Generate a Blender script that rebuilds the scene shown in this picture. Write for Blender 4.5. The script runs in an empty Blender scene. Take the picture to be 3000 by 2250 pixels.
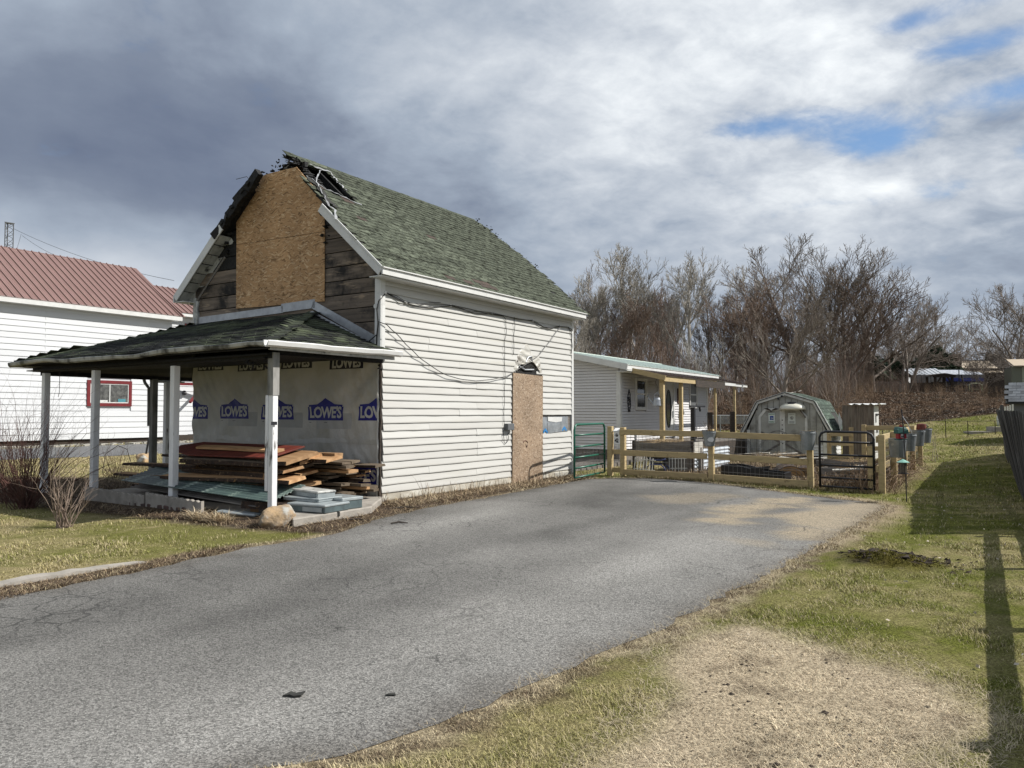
import bpy, bmesh, math, random
import numpy as np
from mathutils import Vector, Matrix
from mathutils.geometry import delaunay_2d_cdt
rad = math.radians
R = random.Random(7)
NR = np.random.default_rng(11)
SC = bpy.context.scene
COL = SC.collection

# ------------------------------------------------------------------ camera
F = 2253.0
PIT = math.atan(85.0 / F)
cd = bpy.data.cameras.new('camera'); CAM = bpy.data.objects.new('camera', cd); COL.objects.link(CAM)
cd.sensor_fit = 'HORIZONTAL'; cd.sensor_width = 36; cd.lens = 36 * F / 3000
cd.clip_start = 0.05; cd.clip_end = 2500
CAM.location = (0, 0, 1.6); CAM.rotation_euler = (rad(90) + PIT, 0, 0)
SC.camera = CAM
EYE = Vector((0, 0, 1.6))

# ------------------------------------------------------------------ light
SUN_AZ, SUN_EL = rad(89), rad(43)          # azimuth clockwise from +Y
S = Vector((math.sin(SUN_AZ) * math.cos(SUN_EL), math.cos(SUN_AZ) * math.cos(SUN_EL), math.sin(SUN_EL)))
sl = bpy.data.lights.new('sun', 'SUN'); sl.energy = 5.0; sl.angle = rad(0.6); sl.color = (1, .965, .91)
so = bpy.data.objects.new('sun', sl); COL.objects.link(so)
so.rotation_euler = (-S).to_track_quat('-Z', 'Y').to_euler(); so.location = (30, 0, 30)
SC.view_settings.view_transform = 'Standard'; SC.view_settings.look = 'None'
SC.view_settings.exposure = 0.30; SC.view_settings.gamma = 1; SC.view_settings.use_curve_mapping = False
SC.cycles.max_bounces = 6; SC.cycles.transparent_max_bounces = 8
try: SC.cycles.use_denoising = True
except Exception: pass

W = bpy.data.worlds.new('World'); SC.world = W; W.use_nodes = True
def world():
    nt = W.node_tree; n = nt.nodes; l = nt.links; n.clear()
    out = n.new('ShaderNodeOutputWorld')
    sky = n.new('ShaderNodeTexSky'); sky.sky_type = 'NISHITA'; sky.sun_disc = False
    sky.sun_elevation = SUN_EL; sky.sun_rotation = SUN_AZ; sky.altitude = 100; sky.air_density = 1.1; sky.dust_density = .1; sky.ozone_density = 4
    b1 = n.new('ShaderNodeBackground'); b1.inputs[1].default_value = .10; l.new(sky.outputs[0], b1.inputs[0])
    tc = n.new('ShaderNodeTexCoord'); sp = n.new('ShaderNodeSeparateXYZ'); l.new(tc.outputs['Generated'], sp.inputs[0])
    def M(op, a, b=None, c=None, clamp=False):
        m = n.new('ShaderNodeMath'); m.operation = op; m.use_clamp = clamp
        for i, q in enumerate((a, b, c)):
            if q is None: continue
            if isinstance(q, (int, float)): m.inputs[i].default_value = q
            else: l.new(q, m.inputs[i])
        return m.outputs[0]
    X, Y, Z = sp.outputs
    zz = M('ADD', M('MAXIMUM', Z, 0.0), .30)
    u = M('DIVIDE', X, zz); v = M('DIVIDE', Y, zz)
    cb = n.new('ShaderNodeCombineXYZ'); l.new(u, cb.inputs[0]); l.new(v, cb.inputs[1])
    def noise(scale, detail, rough, vec=None, off=(0, 0, 0), st=(1, 1, 1), rot=0, dist=0):
        mp = n.new('ShaderNodeMapping'); mp.inputs['Location'].default_value = off; mp.inputs['Scale'].default_value = st
        mp.inputs['Rotation'].default_value = (0, 0, rot)
        l.new(vec or cb.outputs[0], mp.inputs[0])
        t = n.new('ShaderNodeTexNoise'); t.inputs['Scale'].default_value = scale; t.inputs['Detail'].default_value = detail
        t.inputs['Roughness'].default_value = rough; t.inputs['Distortion'].default_value = dist
        l.new(mp.outputs[0], t.inputs['Vector']); return t.outputs['Fac']
    def blob(az, el, wx, wz, amp):      # smooth bump around a direction
        d = (math.sin(rad(az)) * math.cos(rad(el)), math.cos(rad(az)) * math.cos(rad(el)), math.sin(rad(el)))
        right = (math.cos(rad(az)), -math.sin(rad(az)), 0)
        a = M('ADD', M('MULTIPLY', X, right[0] / wx), M('MULTIPLY', Y, right[1] / wx))
        zc = M('DIVIDE', M('SUBTRACT', Z, d[2]), wz)
        f = M('GREATER_THAN', M('ADD', M('MULTIPLY', X, d[0]), M('MULTIPLY', Y, d[1])), 0)
        e = M('ADD', M('MULTIPLY', a, a), M('MULTIPLY', zc, zc))
        g = M('POWER', 2.718, M('MULTIPLY', e, -1.0))
        return M('MULTIPLY', M('MULTIPLY', g, f), amp)
    big = noise(.9, 3, .5, off=(3.1, 1.2, 0), st=(1, 1, 1), dist=.3)
    mid = noise(2.4, 9, .55, off=(7, 2, 0), st=(1, 1.0, 1), rot=.6, dist=.25)
    fin = noise(8.0, 10, .60, off=(1, 5, 0), st=(1, 1.15, 1), rot=-.45, dist=.22)
    dirn = noise(2.6, 7, .55, vec=tc.outputs['Generated'], st=(1, 1, 1.35), dist=.2)
    right = M('ADD', M('MULTIPLY', X, .9), .5, clamp=True)
    # brightness of the cloud deck, its relief flattening toward the horizon
    fade = n.new('ShaderNodeMapRange'); fade.interpolation_type = 'SMOOTHSTEP'; l.new(Z, fade.inputs[0]); fade.inputs[1].default_value = .03; fade.inputs[2].default_value = .36; fade.inputs[3].default_value = .22; fade.inputs[4].default_value = 1
    fade = fade.outputs[0]
    br = M('ADD', M('MULTIPLY', M('SUBTRACT', big, .5), .30), .565)
    br = M('ADD', br, M('MULTIPLY', M('MULTIPLY', M('SUBTRACT', mid, .5), .80), fade))
    br = M('ADD', br, M('MULTIPLY', M('MULTIPLY', M('MULTIPLY', M('SUBTRACT', fin, .5), 1.0), right), fade))
    br = M('ADD', br, M('MULTIPLY', M('SUBTRACT', dirn, .5), .70))
    for a in [(-24, 17, .27, .09, -.42), (-14, 25, .30, .09, -.12), (-9, 14, .18, .07, -.16), (-31, 5.5, .22, .045, .42), (-31, 10, .12, .03, .12), (-34, 28, .10, .05, .10),
              (5, 20, .17, .10, .10), (18, 25, .30, .12, .26), (27, 15, .24, .022, .26), (21, 12, .2, .03, .10), (27, 7.5, .25, .045, -.12), (8, 9, .2, .05, .04), (-1, 28, .1, .05, -.12)]:
        br = M('ADD', br, blob(*a))
    cr = n.new('ShaderNodeValToRGB'); l.new(br, cr.inputs[0])
    el = cr.color_ramp.elements
    el[0].position = .02; el[0].color = (.125, .155, .225, 1)
    el[1].position = 1.0; el[1].color = (.80, .83, .85, 1)
    for p, c in ((.25, (.18, .215, .285, 1)), (.48, (.305, .355, .43, 1)), (.70, (.49, .53, .585, 1))):
        e = el.new(p); e.color = c
    b2 = n.new('ShaderNodeBackground'); b2.inputs[1].default_value = 1.0; l.new(cr.outputs[0], b2.inputs[0])
    # holes of blue
    hz = M('MULTIPLY', M('SUBTRACT', M('ADD', M('MULTIPLY', mid, .45), M('MULTIPLY', fin, .55)), .5), 3.6)
    h = M('SUBTRACT', -.62, hz)
    for a in [(25.6, 17.9, .060, .022, 1.25), (22.5, 19.6, .07, .020, .80), (33, 19.6, .07, .018, 1.0), (31.5, 22.6, .09, .014, .85), (34, 25.6, .07, .02, 1.1), (27.5, 24.6, .04, .010, .8), (36, 16, .05, .02, .8), (17.5, 19.6, .05, .012, .75), (24, 29, .14, .02, .85),
              (25, 14.2, .13, .010, .5), (60, 25, .2, .1, .6), (-95, 35, .3, .15, .6), (150, 40, .3, .2, .6)]:
        h = M('ADD', h, blob(*a))
    hs = n.new('ShaderNodeMapRange'); hs.interpolation_type = 'SMOOTHSTEP'; l.new(h, hs.inputs[0])
    hs.inputs[1].default_value = -.32; hs.inputs[2].default_value = .75; hs.inputs[3].default_value = 0; hs.inputs[4].default_value = 1
    mx = n.new('ShaderNodeMixShader'); l.new(hs.outputs[0], mx.inputs[0]); l.new(b2.outputs[0], mx.inputs[1]); l.new(b1.outputs[0], mx.inputs[2])
    l.new(mx.outputs[0], out.inputs[0])
world()

# ------------------------------------------------------------------ helpers
def ray(px, py):
    xc = (px - 1500) / F; yc = (1125 - py) / F
    return Vector((xc, math.cos(PIT) - yc * math.sin(PIT), math.sin(PIT) + yc * math.cos(PIT)))
def P(px, py, D):
    d = ray(px, py); return EYE + d * (D / d.y)
def G(px, py, z=0.0):
    d = ray(px, py); return EYE + d * ((z - 1.6) / d.z)
def ss(a, b, x):
    t = np.clip((x - a) / (b - a), 0, 1); return t * t * (3 - 2 * t)
AZ = rad(33)
U1 = Vector((math.sin(AZ), math.cos(AZ), 0)); U2 = Vector((-math.cos(AZ), math.sin(AZ), 0))
def on_plane(px, py, p0, nrm):
    d = ray(px, py); return EYE + d * ((p0 - EYE).dot(nrm) / d.dot(nrm))

_perm = np.random.default_rng(3).random((256, 256))
def vnoise(x, y):
    x = np.asarray(x, float); y = np.asarray(y, float)
    xi = np.floor(x).astype(int); yi = np.floor(y).astype(int); fx = x - xi; fy = y - yi
    fx = fx * fx * (3 - 2 * fx); fy = fy * fy * (3 - 2 * fy)
    a = _perm[xi & 255, yi & 255]; b = _perm[(xi + 1) & 255, yi & 255]; c = _perm[xi & 255, (yi + 1) & 255]; d = _perm[(xi + 1) & 255, (yi + 1) & 255]
    return (a * (1 - fx) + b * fx) * (1 - fy) + (c * (1 - fx) + d * fx) * fy
def fbm(x, y, s, o=4, seed=0):
    x = np.asarray(x, float) * s + seed * 17.3; y = np.asarray(y, float) * s + seed * 9.1
    r = 0; a = .5; t = 0
    for i in range(o):
        r = r + a * vnoise(x, y); t += a; a *= .5; x = x * 2.03 + 5.1; y = y * 2.03 + 1.7
    return r / t

def gz(x, y):
    x = np.asarray(x, float); y = np.asarray(y, float)
    w = ss(-14, 2, x)
    zl = np.clip(.75 + .12 * (x - 21), .6, 1.9)
    t = np.clip((y - 24) / 21, 0, 1); f1 = t * t * (2.2 - 1.2 * t)
    z = w * (zl * f1 + (3.1 - zl) * ss(44.5, 57, y))
    dist = (x - .79 - .609 * y) * .854
    z = z + .30 * np.exp(-(dist / 1.3) ** 2) * ss(16, 24, y) * (1 - ss(26, 34, y))
    z = z - .1 * np.exp(-((x - 8) ** 2 + (y - 16.5) ** 2) / 9)
    z = z + .03 * (fbm(x, y, .5, 2) - .5) * ss(25, 40, y)
    return z
def gzf(x, y): return float(gz(x, y))

def sdist(x, y, poly):
    """signed distance to polygon, negative inside"""
    x = np.asarray(x, float); y = np.asarray(y, float)
    best = np.full(x.shape, 1e9); ins = np.zeros(x.shape, bool)
    n = len(poly)
    for i in range(n):
        ax, ay = poly[i][:2]; bx, by = poly[(i + 1) % n][:2]
        ex, ey = bx - ax, by - ay; L = ex * ex + ey * ey + 1e-12
        t = np.clip(((x - ax) * ex + (y - ay) * ey) / L, 0, 1)
        best = np.minimum(best, np.hypot(x - ax - t * ex, y - ay - t * ey))
        c = ((ay > y) != (by > y)) & (x < (bx - ax) * (y - ay) / (by - ay + 1e-12) + ax)
        ins ^= c
    return np.where(ins, -best, best)

class MB:
    def __init__(s): s.v = []; s.f = []
    def add(s, vs, fs, M=None):
        o = len(s.v)
        s.v += [tuple(M @ Vector(q)) for q in vs] if M is not None else [tuple(q) for q in vs]
        s.f += [tuple(o + i for i in q) for q in fs]; return s
    def box(s, a, b, M=None):
        (x0, y0, z0), (x1, y1, z1) = a, b
        return s.add([(x0, y0, z0), (x1, y0, z0), (x1, y1, z0), (x0, y1, z0), (x0, y0, z1), (x1, y0, z1), (x1, y1, z1), (x0, y1, z1)],
                     [(0, 3, 2, 1), (4, 5, 6, 7), (0, 1, 5, 4), (1, 2, 6, 5), (2, 3, 7, 6), (3, 0, 4, 7)], M)
    def beam(s, p, q, w, h, up=(0, 0, 1)):
        p = Vector(p); q = Vector(q); d = (q - p).normalized(); up = Vector(up)
        if abs(d.dot(up)) > .98: up = Vector((0, 1, 0)) if abs(d.y) < .9 else Vector((1, 0, 0))
        r = d.cross(up).normalized(); u = r.cross(d)
        vs = [c + r * (i * w / 2) + u * (j * h / 2) for c in (p, q) for i, j in ((-1, -1), (1, -1), (1, 1), (-1, 1))]
        return s.add(vs, [(0, 3, 2, 1), (4, 5, 6, 7), (0, 1, 5, 4), (1, 2, 6, 5), (2, 3, 7, 6), (3, 0, 4, 7)])
    def tube(s, pts, r, n=6, cap=True):
        pts = [Vector(p) for p in pts]; o = len(s.v); rr = r if isinstance(r, (list, tuple)) else [r] * len(pts)
        pr = None
        for i, p in enumerate(pts):
            d = (pts[min(i + 1, len(pts) - 1)] - pts[max(i - 1, 0)]).normalized()
            if pr is None:
                a = Vector((0, 0, 1)) if abs(d.z) < .9 else Vector((1, 0, 0)); pr = d.cross(a).normalized()
            pr = (pr - d * pr.dot(d)).normalized(); q = d.cross(pr)
            for k in range(n):
                t = 2 * math.pi * k / n; s.v.append(tuple(p + (pr * math.cos(t) + q * math.sin(t)) * rr[i]))
        for i in range(len(pts) - 1):
            for k in range(n):
                a = o + i * n + k; b = o + i * n + (k + 1) % n; s.f.append((a, b, b + n, a + n))
        if cap: s.f.append(tuple(o + k for k in reversed(range(n)))); s.f.append(tuple(o + (len(pts) - 1) * n + k for k in range(n)))
        return s
    def prism(s, pts, off, M=None):
        """polygon (3d points) extruded by vector off"""
        n = len(pts); off = Vector(off); a = [Vector(p) for p in pts]
        return s.add(a + [p + off for p in a], [tuple(reversed(range(n))), tuple(range(n, 2 * n))] + [(i, (i + 1) % n, n + (i + 1) % n, n + i) for i in range(n)], M)
    def lathe(s, prof, c=(0, 0, 0), n=16, M=None):
        o = len(s.v); vs = []; fs = []
        for r, z in prof:
            for k in range(n):
                t = 2 * math.pi * k / n; vs.append((c[0] + r * math.cos(t), c[1] + r * math.sin(t), c[2] + z))
        for i in range(len(prof) - 1):
            for k in range(n): fs.append((i * n + k, i * n + (k + 1) % n, (i + 1) * n + (k + 1) % n, (i + 1) * n + k))
        return s.add(vs, fs, M)
    def mesh(s, name, m):
        me = bpy.data.meshes.new(name); me.from_pydata(s.v, [], s.f); me.update()
        if m: me.materials.append(m)
        return me
    def build(s, name, m, parent=None, smooth=False, bev=0, fix=True):
        me = s.mesh(name, m)
        if fix:
            bm = bmesh.new(); bm.from_mesh(me); bmesh.ops.recalc_face_normals(bm, faces=bm.faces); bm.to_mesh(me); bm.free()
        if smooth: me.polygons.foreach_set('use_smooth', [True] * len(me.polygons))
        o = bpy.data.objects.new(name, me); COL.objects.link(o); o.parent = parent
        if bev:
            b = o.modifiers.new('b', 'BEVEL'); b.width = bev; b.segments = 1; b.limit_method = 'ANGLE'
        return o
def inst(name, me, parent=None, loc=(0, 0, 0), rot=(0, 0, 0), scale=(1, 1, 1)):
    o = bpy.data.objects.new(name, me); COL.objects.link(o); o.parent = parent
    o.location = loc; o.rotation_euler = rot; o.scale = scale; return o
def thing(name, label, cat, loc=(0, 0, 0), rz=0, group=None):
    o = bpy.data.objects.new(name, None); COL.objects.link(o); o.location = loc; o.rotation_euler = (0, 0, rz); o.empty_display_size = .1
    o['label'] = label; o['category'] = cat
    if group: o['group'] = group
    return o
def tag(o, label, cat, group=None):
    o['label'] = label; o['category'] = cat
    if group: o['group'] = group
    return o
def kind(o, k): o['kind'] = k; return o
def npmesh(name, v, f, m, col=None, nv=4):
    """numpy mesh; f (n,k)"""
    me = bpy.data.meshes.new(name); v = np.asarray(v, np.float32); f = np.asarray(f, np.int32); k = f.shape[1]
    me.vertices.add(len(v)); me.vertices.foreach_set('co', v.ravel())
    me.loops.add(f.size); me.loops.foreach_set('vertex_index', f.ravel())
    me.polygons.add(len(f)); me.polygons.foreach_set('loop_start', np.arange(0, f.size, k, dtype=np.int32)); me.polygons.foreach_set('loop_total', np.full(len(f), k, np.int32))
    if col is not None:
        a = me.color_attributes.new('Col', 'FLOAT_COLOR', 'POINT'); c = np.ones((len(v), 4), np.float32); c[:, :3] = col; a.data.foreach_set('color', c.ravel())
    me.update(calc_edges=True)
    if m: me.materials.append(m)
    return me
def link(name, me, parent=None):
    o = bpy.data.objects.new(name, me); COL.objects.link(o); o.parent = parent; return o

# ------------------------------------------------------------------ materials
MATS = {}
def mk(name, c1, c2=None, scale=6, st=(1, 1, 1), rough=.7, bump=0, bscale=None, bst=None, rnd=0, metal=0, dirt=None, dirt2=None, detail=6, lo=.35, hi=.65, vcol=False, alpha=None, trans=0, spec=.4, nrough=.6):
    m = bpy.data.materials.new(name); m.use_nodes = True; nt = m.node_tree; n = nt.nodes; l = nt.links
    b = n['Principled BSDF']; b.inputs['Roughness'].default_value = rough; b.inputs['Metallic'].default_value = metal
    b.inputs['Specular IOR Level'].default_value = spec
    tc = n.new('ShaderNodeTexCoord'); oi = n.new('ShaderNodeObjectInfo')
    vo = n.new('ShaderNodeVectorMath'); vo.operation = 'MULTIPLY_ADD'; l.new(oi.outputs['Random'], vo.inputs[0]); vo.inputs[1].default_value = (37, 53, 71); l.new(tc.outputs['Object'], vo.inputs[2])
    def noise(sc, stv, det=detail, rg=nrough):
        mp = n.new('ShaderNodeMapping'); mp.inputs['Scale'].default_value = stv; l.new(vo.outputs[0], mp.inputs[0])
        t = n.new('ShaderNodeTexNoise'); t.inputs['Scale'].default_value = sc; t.inputs['Detail'].default_value = det; t.inputs['Roughness'].default_value = rg
        l.new(mp.outputs[0], t.inputs['Vector']); return t.outputs['Fac']
    def rng(src, a, bb):
        r = n.new('ShaderNodeMapRange'); l.new(src, r.inputs[0]); r.inputs[1].default_value = a; r.inputs[2].default_value = bb; return r.outputs[0]
    def mix(f, a, c, mode='MIX'):
        x = n.new('ShaderNodeMix'); x.data_type = 'RGBA'; x.blend_type = mode
        for i, q in ((0, f), (6, a), (7, c)):
            if isinstance(q, (int, float)): x.inputs[i].default_value = q
            elif isinstance(q, tuple): x.inputs[i].default_value = (*q, 1)
            else: l.new(q, x.inputs[i])
        return x.outputs[2]
    if vcol:
        a = n.new('ShaderNodeVertexColor'); a.layer_name = 'Col'; col = a.outputs[0]
        if c2: col = mix(rng(noise(scale, st), lo, hi), col, mix(1.0, col, tuple(c2), 'MULTIPLY'))
    elif c2: col = mix(rng(noise(scale, st), lo, hi), tuple(c1), tuple(c2))
    else: col = mix(0.0, tuple(c1), tuple(c1))
    for d in (dirt, dirt2):
        if d:
            dc, ds, da, db = d[:4]; dst = d[4] if len(d) > 4 else (1, 1, 1)
            col = mix(rng(noise(ds, dst), da, db), col, tuple(dc))
    if rnd:
        q = n.new('ShaderNodeMapRange'); l.new(oi.outputs['Random'], q.inputs[0]); q.inputs[3].default_value = 1 - rnd; q.inputs[4].default_value = 1 + rnd
        h = n.new('ShaderNodeHueSaturation'); l.new(col, h.inputs['Color']); l.new(q.outputs[0], h.inputs['Value']); col = h.outputs[0]
    l.new(col, b.inputs['Base Color'])
    if bump:
        bp = n.new('ShaderNodeBump'); bp.inputs['Strength'].default_value = min(1, bump); bp.inputs['Distance'].default_value = .02 * max(1, bump)
        l.new(noise(bscale or scale * 3, bst or st, 8), bp.inputs['Height']); l.new(bp.outputs[0], b.inputs['Normal'])
    if alpha is not None: b.inputs['Alpha'].default_value = alpha
    if trans: b.inputs['Transmission Weight'].default_value = trans
    MATS[name] = m; return m

def osb(name, base, dark, light, sc=16, ang=.35, stretch=4.0):
    m = mk(name, base, base); nt = m.node_tree; n = nt.nodes; l = nt.links; b = n['Principled BSDF']; b.inputs['Roughness'].default_value = .8
    tc = n.new('ShaderNodeTexCoord'); cols = None
    ds = n.new('ShaderNodeTexNoise'); ds.inputs['Scale'].default_value = 3.5; l.new(tc.outputs['Object'], ds.inputs['Vector'])
    off = n.new('ShaderNodeVectorMath'); off.operation = 'MULTIPLY_ADD'; off.inputs[1].default_value = (.25, .25, .25)
    l.new(ds.outputs['Color'], off.inputs[0]); l.new(tc.outputs['Object'], off.inputs[2])
    vals = []
    for k, (a, s2) in enumerate(((ang, sc), (ang + 1.3, sc * 1.15), (ang - .9, sc * .9))):
        mp = n.new('ShaderNodeMapping'); mp.inputs['Rotation'].default_value = (a, 0, 0) if True else (0, 0, a)
        mp.inputs['Scale'].default_value = (1, 1, stretch); mp.inputs['Location'].default_value = (0, k * 3.3, k * 1.7); l.new(off.outputs[0], mp.inputs[0])
        v = n.new('ShaderNodeTexVoronoi'); v.inputs['Scale'].default_value = s2; v.inputs['Randomness'].default_value = 1; l.new(mp.outputs[0], v.inputs['Vector']); vals.append(v)
    sp = [n.new('ShaderNodeSeparateColor') for _ in vals]
    for a, v in zip(sp, vals): l.new(v.outputs['Color'], a.inputs[0])
    m1 = n.new('ShaderNodeMix'); m1.data_type = 'FLOAT'; gt = n.new('ShaderNodeMath'); gt.operation = 'GREATER_THAN'; gt.inputs[1].default_value = .55
    l.new(sp[1].outputs[1], gt.inputs[0]); l.new(gt.outputs[0], m1.inputs[0]); l.new(sp[0].outputs[0], m1.inputs[2]); l.new(sp[1].outputs[0], m1.inputs[3])
    m2 = n.new('ShaderNodeMix'); m2.data_type = 'FLOAT'; g2 = n.new('ShaderNodeMath'); g2.operation = 'GREATER_THAN'; g2.inputs[1].default_value = .66
    l.new(sp[2].outputs[1], g2.inputs[0]); l.new(g2.outputs[0], m2.inputs[0]); l.new(m1.outputs[0], m2.inputs[2]); l.new(sp[2].outputs[0], m2.inputs[3])
    cr = n.new('ShaderNodeValToRGB'); l.new(m2.outputs[0], cr.inputs[0]); e = cr.color_ramp.elements
    e[0].color = (*dark, 1); e[0].position = .02; e[1].color = (*light, 1); e[1].position = .97
    q = e.new(.25); q.color = (*base, 1); q = e.new(.8); q.color = tuple(base[i] * 1.12 for i in range(3)) + (1,)
    ns = n.new('ShaderNodeTexNoise'); ns.inputs['Scale'].default_value = 1.3; ns.inputs['Detail'].default_value = 5; l.new(tc.outputs['Object'], ns.inputs['Vector'])
    mr = n.new('ShaderNodeMapRange'); l.new(ns.outputs['Fac'], mr.inputs[0]); mr.inputs[1].default_value = .3; mr.inputs[2].default_value = .7; mr.inputs[3].default_value = .75; mr.inputs[4].default_value = 1.1
    mm = n.new('ShaderNodeMix'); mm.data_type = 'RGBA'; mm.blend_type = 'MULTIPLY'; mm.inputs[0].default_value = 1; l.new(cr.outputs[0], mm.inputs[6]); l.new(mr.outputs[0], mm.inputs[7])
    l.new(mm.outputs[2], b.inputs['Base Color'])
    bp = n.new('ShaderNodeBump'); bp.inputs['Strength'].default_value = .25; bp.inputs['Distance'].default_value = .01; l.new(m2.outputs[0], bp.inputs['Height']); l.new(bp.outputs[0], b.inputs['Normal'])
    return m

mSidD = mk('mud_splashed_siding', (.50, .48, .42), (.36, .33, .27), scale=7, rough=.6, dirt=((.22, .19, .14), 5, .45, .75))
mSid = mk('vinyl_siding', (.535, .53, .50), (.46, .45, .42), scale=1.4, st=(.5, 1, 3), rough=.45, dirt=((.42, .40, .33), 2.2, .60, .85, (.4, 1, 2)), bump=.05, bscale=2.5)
mSidW = mk('white_siding', (.60, .61, .62), (.55, .56, .57), scale=1.2, rough=.5, dirt=((.5, .5, .46), 1.5, .68, .9))
mSidC = mk('cottage_siding', (.62, .61, .61), (.57, .56, .56), scale=1.2, rough=.5)
mTrim = mk('white_trim', (.64, .64, .62), (.56, .56, .54), scale=3, rough=.45, dirt=((.30, .29, .27), 5, .62, .8))
mTrimB = mk('sooty_trim', (.55, .55, .52), (.30, .30, .28), scale=4, rough=.5, dirt=((.04, .04, .04), 6, .55, .7))
mPost = mk('flaking_post_paint', (.80, .80, .80), (.68, .68, .68), scale=7, st=(1, 1, .3), rough=.6, dirt=((.10, .09, .08), 9, .60, .68, (1, 1, .2)), bump=.2)
mPostD = mk('scorched_post', (.30, .29, .27), (.10, .10, .09), scale=5, st=(1, 1, .3), rough=.7, bump=.3)
mChar = mk('charred_wood', (.008, .008, .008), (.022, .021, .020), scale=14, rough=.75, bump=1, bscale=30, spec=.3)
mGab = mk('weathered_gable_board', (.19, .15, .115), (.09, .072, .058), scale=3, st=(1, .35, 5), rough=.85, bump=.4, bscale=12, rnd=.25, dirt=((.016, .014, .013), 1.6, .50, .66), dirt2=((.42, .32, .22), 3.5, .58, .78, (1, .5, 3)))
mOSB = osb('osb_amber', (.42, .25, .12), (.20, .115, .05), (.62, .44, .26), sc=13)
mOSB2 = osb('osb_door', (.29, .21, .14), (.16, .105, .065), (.46, .37, .28), sc=30, stretch=1.6)
mShin = mk('mossy_green_shingle', (.135, .150, .110), (.052, .060, .044), scale=9, st=(1, 2.5, 1), rough=.95, bump=.8, bscale=60, rnd=.30, dirt=((.022, .024, .016), 5, .48, .66, (1, 2.2, 1)), dirt2=((.26, .29, .25), 9, .62, .8, (1, 3, 1)), spec=.15)
mShinB = mk('brown_shingle', (.07, .045, .035), (.05, .04, .03), scale=9, rough=.9, rnd=.2)
mShinP = mk('porch_shingle', (.075, .088, .052), (.035, .043, .028), scale=3, rough=.9, bump=.4, bscale=50, rnd=.35, dirt=((.010, .011, .011), .9, .40, .56), spec=.25)
mUnder = mk('roof_underlay', (.02, .02, .018), (.035, .035, .03), scale=8, rough=.9)
mMetalG = mk('galvanised_flashing', (.42, .44, .46), (.30, .31, .33), scale=5, rough=.42, metal=.55, bump=.1)
mMetalP = mk('zinc_bucket', (.30, .32, .33), (.20, .22, .23), scale=6, rough=.5, metal=.6, dirt=((.45, .46, .45), 4, .6, .7))
mFoil = mk('foil_sheathing', (.62, .65, .68), (.42, .45, .48), scale=5, rough=.32, metal=.7, bump=.4, bscale=7)
mWrap = mk('house_wrap', (.54, .53, .50), (.43, .43, .40), scale=1.4, rough=.55, bump=2.2, bscale=2.2, bst=(1, 2.2, 1.2), dirt=((.33, .30, .23), 1.1, .52, .8))
mLogo = mk('print_blue', (.012, .014, .20), (.010, .012, .17), rough=.5)
mLogoD = mk('print_navy', (.012, .013, .032), (.010, .010, .022), rough=.5)
mLogoT = mk('print_grey', (.48, .48, .46), (.42, .42, .40), rough=.5)
mGhost = mk('print_ghost', (.40, .40, .39), (.36, .36, .35), rough=.6)
mLogoB = mk('print_light_blue', (.04, .22, .50), (.04, .2, .45), rough=.5)
mConc = mk('old_concrete', (.34, .31, .27), (.25, .23, .20), scale=5, rough=.9, bump=.4, bscale=25, dirt=((.13, .11, .09), 3, .58, .8))
mBlack = mk('black_metal', (.012, .012, .016), (.02, .02, .024), rough=.45)
mCable = mk('black_cable', (.02, .02, .02), rough=.5)
mGreenM = mk('green_painted_steel', (.015, .12, .075), (.012, .09, .06), scale=9, rough=.35)
mPT = mk('treated_lumber', (.47, .36, .19), (.36, .28, .15), scale=4, st=(1, 1, 6), rough=.8, bump=.2, rnd=.10, dirt=((.17, .12, .06), 6, .62, .75))
mGreyW = mk('grey_weathered_wood', (.20, .18, .16), (.12, .11, .10), scale=4, st=(1, 1, 8), rough=.9, bump=.4, rnd=.15)
mDarkW = mk('dark_old_wood', (.06, .045, .035), (.03, .025, .02), scale=4, st=(1, 1, 6), rough=.9, bump=.3)
mPly = mk('weathered_plywood', (.21, .165, .13), (.09, .072, .06), scale=2.2, st=(9, 9, .6), rough=.9, bump=.2, dirt=((.22, .19, .15), 3, .5, .75, (5, 5, .5)))
mRed = mk('red_roof_steel', (.225, .135, .118), (.20, .118, .102), scale=.8, rough=.38, spec=.5)
mRedT = mk('barn_red_trim', (.17, .014, .018), (.12, .012, .014), scale=4, rough=.5)
mRedBd = mk('red_board', (.16, .03, .018), (.09, .018, .012), scale=3, st=(1, 4, 1), rough=.6)
mGlass = mk('window_glass', (.035, .04, .045), (.06, .065, .07), scale=2, rough=.08, spec=.8)
mGlassG = mk('grey_window_screen', (.12, .125, .13), rough=.3)
mSlab = mk('sawn_slab', (.46, .285, .145), (.28, .155, .07), scale=3, st=(3, .5, 3), rough=.75, bump=.15, rnd=.25)
mSlabG = mk('grey_board', (.17, .13, .09), (.10, .075, .05), scale=3, st=(3, .5, 3), rough=.8, bump=.15, rnd=.2)
mBark = mk('slab_bark', (.055, .032, .02), (.02, .013, .01), scale=16, rough=.95, bump=1, bscale=25, dirt=((.22, .15, .09), 18, .6, .66))
mFibre = mk('corrugated_fibreglass', (.085, .125, .11), (.045, .07, .072), scale=2, rough=.35, dirt=((.33, .40, .34), 2, .5, .7, (.5, 3, 1)), alpha=.9)
mPlas = mk('pale_shrink_wrap', (.33, .36, .36), (.24, .27, .28), scale=6, rough=.3, bump=.2)
mPlasD = mk('teal_wrapped_box', (.10, .135, .14), (.07, .09, .095), scale=6, rough=.35)
mRock = mk('tan_boulder', (.44, .30, .16), (.22, .18, .14), scale=4, rough=.95, bump=1.6, bscale=9, dirt=((.40, .39, .35), 4, .55, .65))
mMail = mk('white_mailbox', (.75, .75, .74), rough=.4)
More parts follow.
